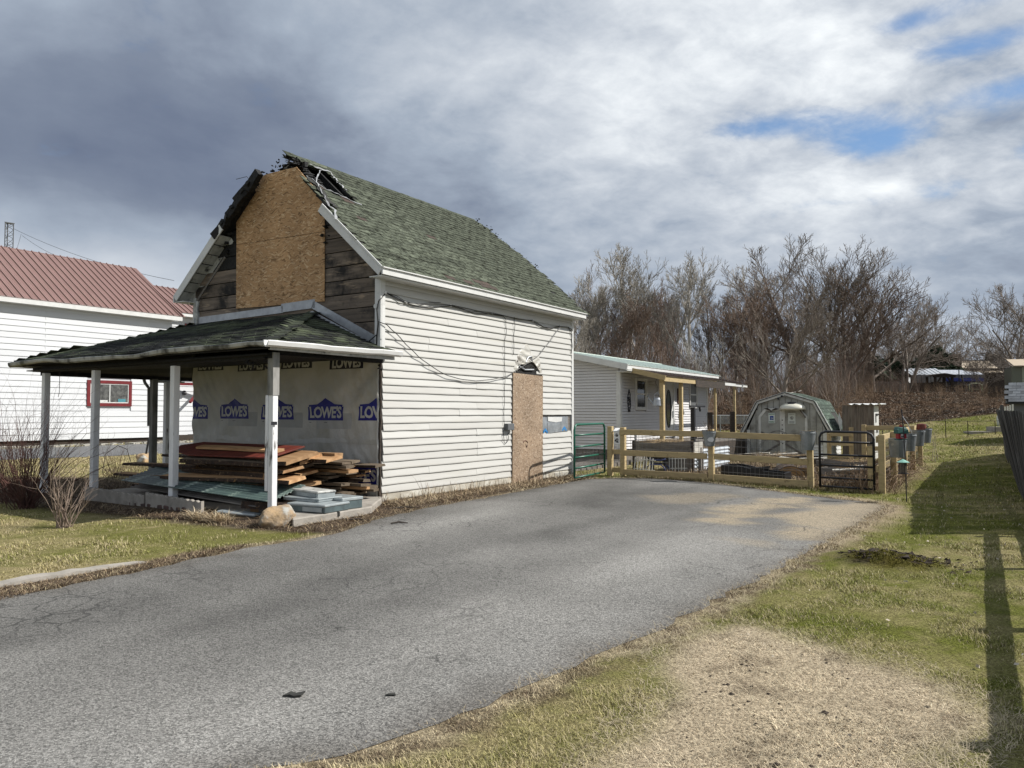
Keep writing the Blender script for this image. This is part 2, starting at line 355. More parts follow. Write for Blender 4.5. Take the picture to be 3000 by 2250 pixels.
mGreyS = mk('shed_grey_paint', (.40, .40, .36), (.32, .32, .29), scale=3, rough=.8, dirt=((.10, .085, .065), 2, .5, .8))
mWhiteS = mk('shed_white_trim', (.66, .66, .62), (.52, .52, .48), scale=4, rough=.7, dirt=((.2, .17, .13), 5, .6, .8))
mShinS = mk('shed_shingle', (.055, .085, .06), (.03, .045, .035), scale=5, rough=.9, rnd=.3, dirt=((.20, .24, .20), 6, .55, .7, (1, 3, 1)))
mRoofG = mk('pale_green_steel', (.62, .69, .63), (.54, .61, .56), scale=2, rough=.35, spec=.5)
mRoofB = mk('brown_steel', (.10, .065, .052), (.07, .05, .04), scale=3, rough=.4)
mTub = mk('green_tub', (.04, .26, .18), rough=.4)
mBlackP = mk('black_plastic', (.010, .010, .012), rough=.35)
mLog = mk('cut_log', (.32, .20, .09), (.22, .13, .06), scale=6, rough=.8)
mDome = mk('cream_plastic', (.62, .60, .50), rough=.3)
mSignW = mk('sign_white', (.62, .66, .62), rough=.5)
mSignG = mk('sign_green', (.02, .16, .07), rough=.5)
mSignB = mk('sign_blue', (.01, .05, .28), rough=.5)
mFenceD = mk('dark_fence_board', (.11, .105, .10), (.055, .052, .05), scale=3, st=(2, 2, .4), rough=.9, bump=.3, rnd=.45, dirt=((.26, .25, .24), 5, .6, .7, (3, 3, .3)))
mTan = mk('tan_steel_roof', (.50, .41, .30), rough=.45)
mSageS = mk('sage_siding', (.30, .32, .23), rough=.7)
mSlate = mk('slate_grey_shingle', (.10, .11, .12), (.06, .067, .077), scale=6, rough=.85, rnd=.3)
mGreyB = mk('grey_shed_wall', (.11, .115, .12), rough=.7)
mPoly = mk('clear_corrugated', (.50, .52, .54), (.30, .32, .35), scale=8, st=(6, 1, 1), rough=.35, lo=.45, hi=.55)
mTarpS = mk('silver_tarp', (.55, .57, .60), (.22, .23, .26), scale=3, st=(3, 1, .6), rough=.35, bump=.8, bscale=4)
mTarpB = mk('blue_tarp', (.015, .03, .20), rough=.45)
mBrick = mk('chimney_brick', (.10, .06, .05), (.06, .045, .04), scale=12, rough=.9)
mBirdR = mk('feeder_red', (.28, .012, .02), rough=.5)
mBirdG = mk('feeder_green', (.008, .07, .055), rough=.5)
mMint = mk('feeder_mint', (.22, .42, .35), rough=.4)
mSeed = mk('bird_seed', (.06, .05, .04), (.16, .13, .09), scale=60, rough=.5)
mWire = mk('dull_wire', (.16, .16, .16), rough=.5, metal=.4)
mTrunk = mk('bare_bark', (.25, .21, .175), (.155, .13, .108), scale=3, st=(2, 2, .5), rough=.95, rnd=.22)
mTrunkR = mk('reddish_bark', (.23, .165, .125), (.135, .098, .075), scale=3, st=(2, 2, .5), rough=.95, rnd=.25)
mTrunkG = mk('grey_bark', (.40, .37, .32), (.27, .245, .21), scale=3, st=(2, 2, .5), rough=.95, rnd=.22)
mBirch = mk('birch_bark', (.50, .48, .44), (.34, .32, .29), scale=6, rough=.9)
mPine = mk('evergreen_needles', (.018, .032, .016), (.03, .045, .02), scale=4, rough=.95)
mShrubR = mk('maroon_stem', (.115, .052, .040), (.06, .03, .026), scale=8, rough=.8)
mShrubP = mk('pale_stem', (.34, .26, .20), (.20, .15, .12), scale=8, rough=.8)
mVCol = mk('ground_cover', (1, 1, 1), (.45, .43, .42), scale=55, vcol=True, rough=1, bump=1.2, bscale=60, lo=.36, hi=.60, spec=.1)
mBlade = mk('blade_colour', (1, 1, 1), None, vcol=True, rough=.8, spec=.2)
mSnow = mk('pale_rubble', (.42, .41, .37), (.30, .28, .24), scale=9, rough=.8)
# ================================================================== GROUND
def Gp(*pts): return [tuple(G(a, b)[:2]) for a, b in pts]
def C2(ox, oy, sc, pts): return [(ox + a / sc, oy + b / sc) for a, b in pts]
DRIVE_PX = [(-500, 1830), (0, 1750), (170, 1722), (330, 1690), (461, 1664), (620, 1628), (760, 1600), (880, 1583), (976, 1566), (1060, 1537), (1125, 1517), (1250, 1489), (1380, 1466), (1500, 1444), (1627, 1420),
            (1720, 1404), (1817, 1401), (1930, 1402), (2034, 1409), (2200, 1424), (2360, 1443), (2536, 1463), (2600, 1478), (2570, 1500), (2500, 1545), (2427, 1582), (2360, 1622), (2305, 1650), (2215, 1700), (2116, 1749), (2020, 1797), (1898, 1858),
            (1790, 1905), (1681, 1953), (1550, 2014), (1424, 2068), (1290, 2120), (1153, 2170), (1010, 2205), (868, 2231), (680, 2262), (300, 2330), (-300, 2500)]
DRIVE = Gp(*DRIVE_PX)
DRIVE = DRIVE[:-2] + [(-1.2, 2.75), (-3.0, 2.3), (-9.0, 1.2), (-16, 0.5), (-16, 4.0)]
def rough_poly(poly, amp, step=.25, seed=1):
    rr = random.Random(seed); out = []
    for i in range(len(poly)):
        a = Vector(poly[i]); b = Vector(poly[(i + 1) % len(poly)]); n = max(1, int((b - a).length / step)); d = (b - a)
        if d.length < 1e-6: continue
        nn = Vector((-d.y, d.x)).normalized()
        for k in range(n): out.append(tuple(a + d * k / n + nn * rr.uniform(-amp, amp)))
    return out
DRIVE = rough_poly(DRIVE, .045, .16)
STRAW = Gp(*C2(1800, 1400, 1.843, [(380, 880), (560, 850), (700, 815), (900, 870), (1200, 950), (1500, 1010), (1750, 1130), (1900, 1250), (1930, 1330), (1760, 1450), (1720, 1567), (1740, 1800), (-100, 1800), (50, 1567), (180, 1370), (320, 1180), (330, 1000)]))
LITTER = Gp((-200, 1478), (60, 1475), (200, 1500), (330, 1512), (560, 1532), (720, 1552), (900, 1560), (1000, 1560), (1100, 1522), (1300, 1478), (1620, 1418), (1700, 1400), (1640, 1396), (1300, 1440), (1100, 1470), (800, 1470), (280, 1400), (0, 1400))
CURBD = Gp((-300, 1790), (0, 1760), (200, 1715), (461, 1664), (600, 1630), (720, 1600), (540, 1625), (400, 1655), (200, 1692), (0, 1720), (-300, 1770))
SANDY = Gp((2450, 1440), (2600, 1465), (2660, 1500), (2560, 1560), (2470, 1575), (2380, 1620), (2400, 1580), (2480, 1520))
LEFTGREEN = Gp((250, 1530), (380, 1540), (420, 1570), (240, 1640), (60, 1650), (0, 1620), (120, 1560))

def gcol(x, y):
    """albedo of the lawn, straw, litter (n,3) and a dryness mask"""
    x = np.asarray(x, float); y = np.asarray(y, float)
    n1 = fbm(x, y, .55, 4, 1); n2 = fbm(x, y, 2.2, 4, 2); n3 = fbm(x, y, 9, 3, 3); n4 = fbm(x, y, .16, 3, 4)
    wob = (n2 - .5) * .5
    green = np.array([.145, .160, .028]); green2 = np.array([.22, .21, .06]); tan = np.array([.40, .335, .18]); straw = np.array([.56, .465, .325])
    brown = np.array([.10, .068, .042]); dark = np.array([.045, .032, .022]); sand = np.array([.46, .37, .25])
    dry = np.clip(.42 + (n1 - .5) * 1.6 + (n3 - .5) * 1.1 + (n2 - .5) * .8, 0, 1)
    # shady strip beside the board fence stays greener, the open lawn dries
    fd = (x - .79 - .609 * y) * .854
    dry = dry - .35 * np.exp(-((fd + 1.3) / 1.3) ** 2) * ss(6, 12, y) + .30 * ss(19, 24, y) * (1 - ss(30, 44, y))
    dry = dry + .20 * ss(-1, -4, x) if False else dry + .22 * (1 - ss(-4, -1, x)) - .2 * np.clip(-sdist(x, y, LEFTGREEN) / .8 + .3, 0, 1)
    dry = np.clip(dry, 0, 1)[:, None]
    base = green * (1 - dry) + tan * dry
    g2 = np.clip((n2 - .35) * 2, 0, 1)[:, None]
    base = base * (1 - .35 * g2) + green2 * .35 * g2
    def lay(base, m, c): m = np.clip(m, 0, 1)[:, None]; return base * (1 - m) + c * m
    s = sdist(x, y, STRAW) + wob * .9
    base = lay(base, ss(.22, -.22, s) if False else 1 - ss(-.2, .2, s), straw)
    de = sdist(x, y, DRIVE)
    e = de + wob * .7
    rightside = ss(-3.0, 0.0, x - (y - 6) * .1)
    base = lay(base, (1 - ss(.06, .30, e)) * .8, straw * .9)
    spots = (1 - ss(.1, .45, e)) * ss(.5, .62, n3) * .75
    base = lay(base, spots, brown)
    s2 = sdist(x, y, STRAW); base = lay(base, (s2 < 0) * ss(.64, .72, fbm(x, y, 5, 3, 8)) * .5, brown)
    l = sdist(x, y, LITTER) + wob * .6
    base = lay(base, 1 - ss(-.15, .3, l), brown * .9 + (n3[:, None] - .4) * .14)
    cdm = sdist(x, y, CURBD) + wob * .3
    base = lay(base, 1 - ss(-.05, .2, cdm), brown + (n3[:, None] - .4) * .10)
    sa = sdist(x, y, SANDY) + wob
    base = lay(base, (1 - ss(-.2, .3, sa)) * .85, sand)
    # the bank of leaf litter behind
    edge = 45.0 + (x - 21) * .0 + (n1 - .5) * 1.5
    bank = ss(-.6, .6, y - edge) * ss(-12, 3, x)
    lit = np.array([.105, .066, .040]) * (.5 + 1.1 * n3[:, None]) + np.array([.07, .06, .05]) * ss(.62, .7, fbm(x, y, 3, 2, 6))[:, None]
    top = np.array([.135, .10, .055]) * (.6 + .8 * n2[:, None])
    base = lay(base, bank, lit); base = lay(base, ss(55.5, 57.5, y) * ss(18, 24, x), top)
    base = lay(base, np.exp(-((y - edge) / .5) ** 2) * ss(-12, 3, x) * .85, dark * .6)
    # garden inside the fence: straw litter
    gx = (x - 2.8) * .8387 - (y - 19.5) * .5446; gy = (x - 2.8) * .5446 + (y - 19.5) * .8387
    gm = ss(-.4, .2, gx) * (1 - ss(6.0, 6.6, gx)) * ss(-.1, .3, gy) * (1 - ss(7.2, 8.4, gy))
    base = lay(base, gm * .75, np.array([.24, .185, .115]) * (.5 + n3[:, None]))
    # under the front porch and beside it: brown
    return np.clip(base, .008, .8)

def axis(pts):
    out = []
    for (a, b, st) in pts: out += list(np.arange(a, b, st))
    return np.array(out + [pts[-1][1]])
xs = axis([(-600, -60, 30), (-60, -24, 2), (-24, -8, .4), (-8, -2, .12), (-2, 8, .07), (8, 16, .12), (16, 34, .35), (34, 60, 2), (60, 600, 30)])
ys = axis([(-60, -4, 4), (-4, 2, .5), (2, 9, .06), (9, 18, .11), (18, 30, .22), (30, 62, .4), (62, 120, 3), (120, 900, 40)])
gx_, gy_ = np.meshgrid(xs, ys); X_ = gx_.ravel(); Y_ = gy_.ravel()
Z_ = gz(X_, Y_)
near = (X_ > -20) & (X_ < 20) & (Y_ < 30)
dd = np.full(X_.shape, 9.0); dd[near] = sdist(X_[near], Y_[near], DRIVE)
Z_ = Z_ - .05 * (1 - ss(-.30, -.08, dd))
Z_ = Z_ + .035 * ss(-.02, .25, dd) * (fbm(X_, Y_, 1.3, 4, 5)) * (near) * ss(60, 20, Y_) if False else Z_ + .03 * ss(-.02, .25, dd) * (fbm(X_, Y_, 2.0, 4, 5) - .3) * near * (1 - ss(24, 30, Y_))
mound = G(2600, 1650); md = np.hypot((X_ - mound.x), (Y_ - mound.y) * .8)
Z_ = Z_ + .11 * np.exp(-(md / .42) ** 3) * (.1 + 1.5 * fbm(X_, Y_, 7, 3, 9))
C_ = gcol(X_, Y_)
mm_ = np.clip(np.exp(-(md / .45) ** 4) * 1.2, 0, 1)[:, None]; nn_ = ss(.42, .55, fbm(X_, Y_, 5, 3, 12))[:, None]
C_ = C_ * (1 - mm_) + mm_ * (np.array([.11, .095, .018]) * nn_ + np.array([.035, .025, .017]) * (1 - nn_))
nx, ny = len(xs), len(ys); ii = (np.arange(ny - 1)[:, None] * nx + np.arange(nx - 1)[None, :]).ravel()
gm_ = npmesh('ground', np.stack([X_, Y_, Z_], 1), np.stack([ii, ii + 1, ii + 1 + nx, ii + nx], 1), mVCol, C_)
gm_.polygons.foreach_set('use_smooth', [True] * len(gm_.polygons))
kind(link('ground', gm_), 'structure')

# ---- driveway sheet
def sheet(name, poly, m, dz, step=.35, colf=None):
    xs0 = [p[0] for p in poly]; ys0 = [p[1] for p in poly]
    gx0, gy0 = np.meshgrid(np.arange(min(xs0), max(xs0), step), np.arange(min(ys0), max(ys0), step)); a = gx0.ravel(); b = gy0.ravel()
    s = sdist(a, b, poly); a = a[s < -step * .4]; b = b[s < -step * .4]
    vs = [Vector(p) for p in poly] + [Vector((p, q)) for p, q in zip(a, b)]
    n = len(poly); r = delaunay_2d_cdt(vs, [], [list(range(n))], 1, 1e-5)
    co = np.array([(v.x, v.y) for v in r[0]]); fs = [f for f in r[2]]
    z = gz(co[:, 0], co[:, 1]) + dz
    me = bpy.data.meshes.new(name); me.from_pydata([(p[0], p[1], q) for p, q in zip(co, z)], [], fs)
    bm = bmesh.new(); bm.from_mesh(me)
    for f in bm.faces:
        if f.normal.z < 0: f.normal_flip()
    bm.to_mesh(me); bm.free()
    if colf is not None:
        at = me.color_attributes.new('Col', 'FLOAT_COLOR', 'POINT'); c = np.ones((len(co), 4), np.float32); c[:, :3] = colf(co[:, 0], co[:, 1]); at.data.foreach_set('color', c.ravel())
    me.materials.append(m); return kind(link(name, me), 'structure')
SANDD = [Gp(*C2(1800, 1400, 1.843, q)) for q in ([(520, 235), (640, 160), (850, 110), (1000, 100), (900, 150), (700, 225), (620, 240)], [(860, 200), (1000, 180), (1130, 140), (1500, 120), (1400, 260), (1060, 325), (930, 290), (1030, 262), (960, 225)],
                                                [(700, 335), (760, 338), (740, 352), (690, 350)])]
SANDD.append(Gp((1900, 1455), (2080, 1442), (2160, 1455), (2000, 1475)))
def drivecol(x, y):
    n1 = fbm(x, y, .45, 4, 21); n2 = fbm(x, y, 2.4, 3, 22)
    # long tyre-worn streaks along the drive
    a = x * U1.x + y * U1.y; b = x * U2.x + y * U2.y
    st = fbm(a * .22, b * 1.1, 1.0, 4, 23)
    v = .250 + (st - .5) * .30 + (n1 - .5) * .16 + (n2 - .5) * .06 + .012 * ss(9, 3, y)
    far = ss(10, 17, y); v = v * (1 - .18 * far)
    c = v[:, None] * np.array([1.0, .968, .90])
    for i, q in enumerate(SANDD):
        m = (1 - ss(-.15, .35, sdist(x, y, q) + (n2 - .5) * .9)) * (.75 if i < 2 else .35)
        c = c * (1 - m[:, None]) + np.array([.50, .41, .28]) * m[:, None]
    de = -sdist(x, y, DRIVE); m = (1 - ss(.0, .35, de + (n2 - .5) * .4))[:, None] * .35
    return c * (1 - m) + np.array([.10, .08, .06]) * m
def asphalt():
    m = mk('worn_asphalt', (1, 1, 1), (.60, .60, .60), scale=120, vcol=True, rough=.92, bump=.8, bscale=90, lo=.30, hi=.50, spec=.25, detail=3)
    nt = m.node_tree; n = nt.nodes; l = nt.links; b = n['Principled BSDF']; src = b.inputs['Base Color'].links[0].from_socket
    tc = n.new('ShaderNodeTexCoord')
    # bright aggregate flecks
    v = n.new('ShaderNodeTexVoronoi'); v.inputs['Scale'].default_value = 95; l.new(tc.outputs['Object'], v.inputs['Vector'])
    sp = n.new('ShaderNodeSeparateColor'); l.new(v.outputs['Color'], sp.inputs[0])
    mr = n.new('ShaderNodeMapRange'); l.new(sp.outputs[0], mr.inputs[0]); mr.inputs[1].default_value = 0; mr.inputs[2].default_value = 1; mr.inputs[3].default_value = .52; mr.inputs[4].default_value = 1.62
    mx = n.new('ShaderNodeMix'); mx.data_type = 'RGBA'; mx.blend_type = 'MULTIPLY'; mx.inputs[0].default_value = 1; l.new(src, mx.inputs[6]); l.new(mr.outputs[0], mx.inputs[7])
    # cracks
    cks = []
    for sc, wd, th in ((.8, .75, .006), (2.8, .3, .011)):
        nz = n.new('ShaderNodeTexNoise'); nz.inputs['Scale'].default_value = 2.5; nz.inputs['Detail'].default_value = 6; l.new(tc.outputs['Object'], nz.inputs['Vector'])
        ad = n.new('ShaderNodeVectorMath'); ad.operation = 'MULTIPLY_ADD'; ad.inputs[1].default_value = (wd,) * 3; l.new(nz.outputs['Color'], ad.inputs[0]); l.new(tc.outputs['Object'], ad.inputs[2])
        vc = n.new('ShaderNodeTexVoronoi'); vc.feature = 'DISTANCE_TO_EDGE'; vc.inputs['Scale'].default_value = sc; l.new(ad.outputs[0], vc.inputs['Vector'])
        r = n.new('ShaderNodeMapRange'); l.new(vc.outputs['Distance'], r.inputs[0]); r.inputs[1].default_value = 0; r.inputs[2].default_value = th * sc * 1.3; r.inputs[3].default_value = 1; r.inputs[4].default_value = 0
        # only in places
        z = n.new('ShaderNodeTexNoise'); z.inputs['Scale'].default_value = .55 if sc < 1 else .4; z.inputs['Detail'].default_value = 3; mp = n.new('ShaderNodeMapping'); mp.inputs['Location'].default_value = (sc * 9, 2, 0); l.new(tc.outputs['Object'], mp.inputs[0]); l.new(mp.outputs[0], z.inputs['Vector'])
        zr = n.new('ShaderNodeMapRange'); l.new(z.outputs['Fac'], zr.inputs[0]); zr.inputs[1].default_value = .5 if sc < 1 else .56; zr.inputs[2].default_value = .6 if sc < 1 else .66
        mu = n.new('ShaderNodeMath'); mu.operation = 'MULTIPLY'; l.new(r.outputs[0], mu.inputs[0]); l.new(zr.outputs[0], mu.inputs[1]); cks.append(mu.outputs[0])
    mxx = n.new('ShaderNodeMath'); mxx.operation = 'MAXIMUM'; l.new(cks[0], mxx.inputs[0]); l.new(cks[1], mxx.inputs[1])
    sc_ = n.new('ShaderNodeMath'); sc_.operation = 'MULTIPLY'; sc_.inputs[1].default_value = .8; l.new(mxx.outputs[0], sc_.inputs[0])
    m2 = n.new('ShaderNodeMix'); m2.data_type = 'RGBA'; l.new(sc_.outputs[0], m2.inputs[0]); l.new(mx.outputs[2], m2.inputs[6]); m2.inputs[7].default_value = (.03, .03, .028, 1)
    l.new(m2.outputs[2], b.inputs['Base Color']); return m
mAsph = asphalt()
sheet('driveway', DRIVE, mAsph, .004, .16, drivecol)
NB = [(-60, 22), (-23.4, 32.6), (-15.8, 44.2), (-10, 53), (-6.5, 50), (-9.6, 40), (-13.2, 30.5), (-18, 25.2), (-60, 11)]
sheet('neighbour_drive', rough_poly(NB, .08, .6, 4), mAsph, .012, 1.5, lambda x, y: np.full((len(x), 3), .20) * (1 + .3 * (fbm(x, y, .6, 3, 3) - .5))[:, None])

# ---- concrete kerb at left
def kerb():
    pts = [G(-500, 1795), G(-200, 1752), G(0, 1720), G(130, 1698), G(250, 1678), G(330, 1661), G(400, 1650), G(459, 1650)]
    mb = MB(); rr = random.Random(2); prev = None
    L = []
    for a, b in zip(pts, pts[1:]):
        n = max(2, int((b - a).length / .12)); L += [a.lerp(b, k / n) for k in range(n)]
    n = len(L); vs = []; fs = []
    for i, p in enumerate(L):
        d = (L[min(i + 1, n - 1)] - L[max(i - 1, 0)]).normalized(); w = Vector((-d.y, d.x, 0)); h = .05 + rr.uniform(-.012, .012); e = 1.0 if i < n - 8 else (n - i) / 8.0 * .9 + .1
        for (o, z) in ((-.085, -.04), (-.075, h * .85), (.06, h), (.085, -.04)):
            q = p + w * (o + rr.uniform(-.006, .006)); vs.append((q.x, q.y, z * e if z > 0 else z))
    for i in range(n - 1):
        for k in range(3): a = i * 4 + k; fs.append((a, a + 1, a + 5, a + 4))
    mb.add(vs, fs); kind(mb.build('kerb', mConc), 'structure')
kerb()
# ================================================================== BURNED HOUSE
A0 = G(1112, 1473); A0.z = 0
ANG = math.pi / 2 - AZ
def frame(o): return Matrix.Translation(o) @ Matrix.Rotation(ANG, 4, 'Z')
HM = frame(A0); HI = HM.inverted()
H = thing('burned_house', 'fire damaged white clapboard house with mossy green roof, plywood patches and corner porch', 'house', A0, ANG)
LW, WT = 7.17, 5.43; EZ, RZ = 4.15, 6.83; RT = WT / 2
def gab(px, py, s=0.0):                       # pixel -> (t,z) on plane at local x = s
    p = HI @ on_plane(px, py, A0 + U1 * s, U1); return p.y, p.z
def wallp(px, py, t=0.0):                     # pixel -> (s,z) on plane local y = t
    p = HI @ on_plane(px, py, A0 + U2 * t, U2); return p.x, p.z
rr = random.Random(21)
# --- inner shells (dark) so the walls are closed
MB().box((.04, .012, .0), (LW - .02, .05, 4.1)).build('wall_sheathing', mGreyW, H)
MB().box((.02, WT - .05, .0), (LW - .02, WT, 4.1)).build('side_wall', mSid, H)
MB().prism([(LW, 0, 0), (LW, WT, 0), (LW, WT, EZ), (LW, RT, RZ - .15), (LW, 0, EZ)], (.06, 0, 0)).build('rear_wall', mSid, H)
MB().prism([(.03, 0.02, 2.6), (.03, WT - .02, 2.6), (.03, WT - .02, 4.2), (.03, 4.05, 5.5), (.03, 3.25, 6.1), (.03, 2.0, 6.15), (.03, .02, 4.2)], (.05, 0, 0)).build('gable_sheathing', mChar, H)
MB().box((.05, .03, -.1), (LW + .04, .3, .05)).build('foundation', mConc, H)
MB().box((6.2, -.035, -.1), (LW + .05, .05, .13)).build('foundation_block', mSnow, H, bev=.01)
# --- siding courses on the right wall (shared unit course)
def course(h, m, n=1, wav=0):
    mb = MB(); pr = [(0, 0), (-.030, -.006), (-.031, .012), (-.006, h + .004), (0, h + .004)]
    vs = []; k = 6
    for i in range(k + 1):
        x = i / k; w = math.sin(i * 2.1 + wav) * .0022
        vs += [(x, y + (w if j in (1, 2, 3) else 0), z + (w if j in (1, 2) else 0)) for j, (y, z) in enumerate(pr)]
    fs = [(i * 5 + j, (i + 1) * 5 + j, (i + 1) * 5 + (j + 1) % 5, i * 5 + (j + 1) % 5) for i in range(k) for j in range(5)]
    fs += [tuple(range(5)), tuple(k * 5 + j for j in reversed(range(5)))]
    mb.add(vs, fs); bm = mb.mesh('siding_board', m); b = bmesh.new(); b.from_mesh(bm); bmesh.ops.recalc_face_normals(b, faces=b.faces); b.to_mesh(bm); b.free(); return bm
HC = .1388; crs = [course(HC, mSid, wav=i * 1.3) for i in range(5)]; crd = course(HC, mSidD)
for k in range(29):
    z = .035 + k * HC
    segs = [(.03 + rr.uniform(0, .03), LW - .07)]
    if z < 2.50: segs = [(.03 + rr.uniform(0, .035), 4.40), (5.66, LW - .07)]
    if 2.50 <= z < 2.86: segs = [(.03, 4.47 + rr.uniform(-.06, .05)), (5.42 + rr.uniform(-.08, .05), LW - .07)]
    if 1.05 < z < 1.48: segs = segs[:1]
    for a, b in segs:
        if b - a > 3.5 and k % 3 != 1:
            c = a + rr.choice([1.3, 1.9, 2.3, 2.9]); parts = [(a, c + .015), (c, b)]
        else: parts = [(a, b)]
        for j, (p, q) in enumerate(parts):
            o = inst('siding_board', crd if k == 0 else crs[rr.randrange(5)], H, (p, -.0025 * j, z), (rr.uniform(-.012, .012), rr.uniform(-.0012, .0012), 0), (q - p, 1, 1))
# trims
mb = MB(); mb.box((-.02, -.045, 2.62), (.075, -.001, 4.1)); mb.box((-.055, -.045, 2.62), (-.021, .10, 4.08)); mb.build('corner_post', mTrim, H, bev=.006)
MB().box((LW - .07, -.04, .08), (LW + .03, .02, 4.08)).build('corner_post', mTrim, H, bev=.006)
# peeled bottom of the corner post and rotten corner edge
mb = MB(); mb.tube([(-.04, -.02, 2.75), (-.07, -.03, 2.62), (-.03, -.05, 2.5)], [.045, .06, .02], 6); mb.build('corner_flap', mTrim, H)
mb = MB(); pts = [(-.015 + rr.uniform(-.01, .01), -.012 + rr.uniform(-.008, .008), .02 + i * .13) for i in range(20)]
mb.tube(pts, [.016 + rr.uniform(0, .018) for _ in pts], 5); mb.build('rotten_corner_edge', mDarkW, H)
mb = MB(); pts = [(-.035 + rr.uniform(-.012, .012), .02 + rr.uniform(-.01, .01), .02 + i * .16) for i in range(16)]
mb.tube(pts, [.012 + rr.uniform(0, .014) for _ in pts], 5); mb.build('torn_wrap_edge', mWrap, H)
# fascia + soffit + thin drip edge on the right eave
ez0 = EZ - .12
MB().box((-.32, -.335, ez0 - .005), (LW + .17, -.30, ez0 + .125)).build('fascia', mTrim, H, bev=.005)
MB().box((-.30, -.30, ez0 - .03), (LW + .15, -.0, ez0 - .012)).build('soffit', mTrim, H)
MB().beam((-.33, -.35, ez0 + .118), (LW + .18, -.35, ez0 + .118), .03, .02).build('drip_edge', mTrim, H)
MB().box((.05, -.03, 4.035), (LW, -.002, 4.10)).build('frieze_board', mTrim, H)
SL = (RZ - EZ) / (RT + .32); ang = math.atan(SL); ca, sa_ = math.cos(ang), math.sin(ang)
def slope(s, d, side=1, up=0.0):              # point on roof; d = distance up the slope from the eave
    t = -.32 + d * ca - up * sa_ * 1; z = EZ + d * sa_ + up * ca
    if side < 0: t = WT - t
    return Vector((s, t, z))
DR = (RT + .32) / ca
nR = (U2 * -sa_ + Vector((0, 0, ca))).normalized()
def slp(px, py):                              # pixel -> (s,d) on right slope
    p = HI @ on_plane(px, py, HM @ slope(0, 0), nR); return p.x, (p.y + .32) / ca
HOLE = [slp(a, b) for a, b in C2(500, 400, 2.766, [(700, 330), (860, 200), (960, 178), (1060, 195), (1140, 240), (1220, 268), (1305, 318), (1370, 390), (1430, 460), (1530, 545), (1450, 518), (1330, 478), (1230, 418), (1180, 378), (1120, 345), (1085, 322), (1020, 262), (880, 330)])]
LOWCUT = [slp(a, b) for a, b in C2(500, 400, 2.766, [(1080, 300), (1110, 372), (1180, 442), (1225, 500), (1250, 560), (1290, 620), (1330, 668), (1290, 760), (900, 700), (900, 320)])]
print('hole', [(round(a, 2), round(b, 2)) for a, b in HOLE]); print('lowcut', [(round(a, 2), round(b, 2)) for a, b in LOWCUT], 'DR', DR)
def rear_cut(s, d): return s > 7.0 - .25 * max(0, d - DR + .9) + .40
def in_roof(s, d, pad=0.0):
    ok = (sdist(s, d, HOLE) > pad) & (sdist(s, d, LOWCUT) > pad)
    ok &= ~((d > DR - 1.0) & (s < .22 + .10 * np.sin(d * 23)))
    fr = -.28 + .03 * np.sin(np.asarray(d) * 17) + np.where(np.asarray(d) > 1.5, .10, 0); ok &= s > fr
    ok &= s < 7.42 - np.maximum(0, d - 2.3) * .30 + .03 * np.sin(np.asarray(d) * 31)
    return ok
def deck(side, keep, name, mat, up=0.0, th=.06, st=.07, smax=7.5):
    ss_ = np.arange(-.42, smax, st); ds_ = np.append(np.arange(0, DR, st), DR)
    mb = MB(); idx = {}
    def vid(i, j, k):
        if (i, j, k) not in idx:
            rj = random.Random(i * 7919 + j * 131 + (side + 1)); a = ss_[i] + rj.uniform(-.025, .025); d = min(DR, max(0, ds_[j] + (rj.uniform(-.025, .025) if 0 < j < len(ds_) - 1 else 0)))
            idx[(i, j, k)] = len(mb.v); mb.v.append(tuple(slope(a, d, side, up - k * th)))
        return idx[(i, j, k)]
    a, d = np.meshgrid((ss_[:-1] + ss_[1:]) / 2, (ds_[:-1] + ds_[1:]) / 2, indexing='ij'); K = keep(a, d)
    n, m = K.shape
    for i in range(n):
        for j in range(m):
            if not K[i, j]: continue
            for k in (0, 1): mb.f.append((vid(i, j, k), vid(i + 1, j, k), vid(i + 1, j + 1, k), vid(i, j + 1, k)))
            for (di, dj, e) in ((-1, 0, ((i, j), (i, j + 1))), (1, 0, ((i + 1, j), (i + 1, j + 1))), (0, -1, ((i, j), (i + 1, j))), (0, 1, ((i, j + 1), (i + 1, j + 1)))):
                ni, nj = i + di, j + dj
                if ni < 0 or nj < 0 or ni >= n or nj >= m or not K[ni, nj]:
                    p, q = e; mb.f.append((vid(*p, 0), vid(*q, 0), vid(*q, 1), vid(*p, 1)))
    return mb.build(name, mat, H)
deck(1, lambda a, d: in_roof(a, d), 'roof_deck', mChar, 0, .05)
def left_keep(a, d):
    return ~((d > 3.15 + .12 * np.sin(a * 19)) & (a < .35 + .1 * np.sin(d * 21))) & (a > -.30 + np.where(d > 1.9, .05 * np.sin(d * 29), 0)) & (a < 7.4 - np.maximum(0, d - 2.5) * .3)
deck(-1, left_keep, 'left_roof_deck', mChar, 0, .07)
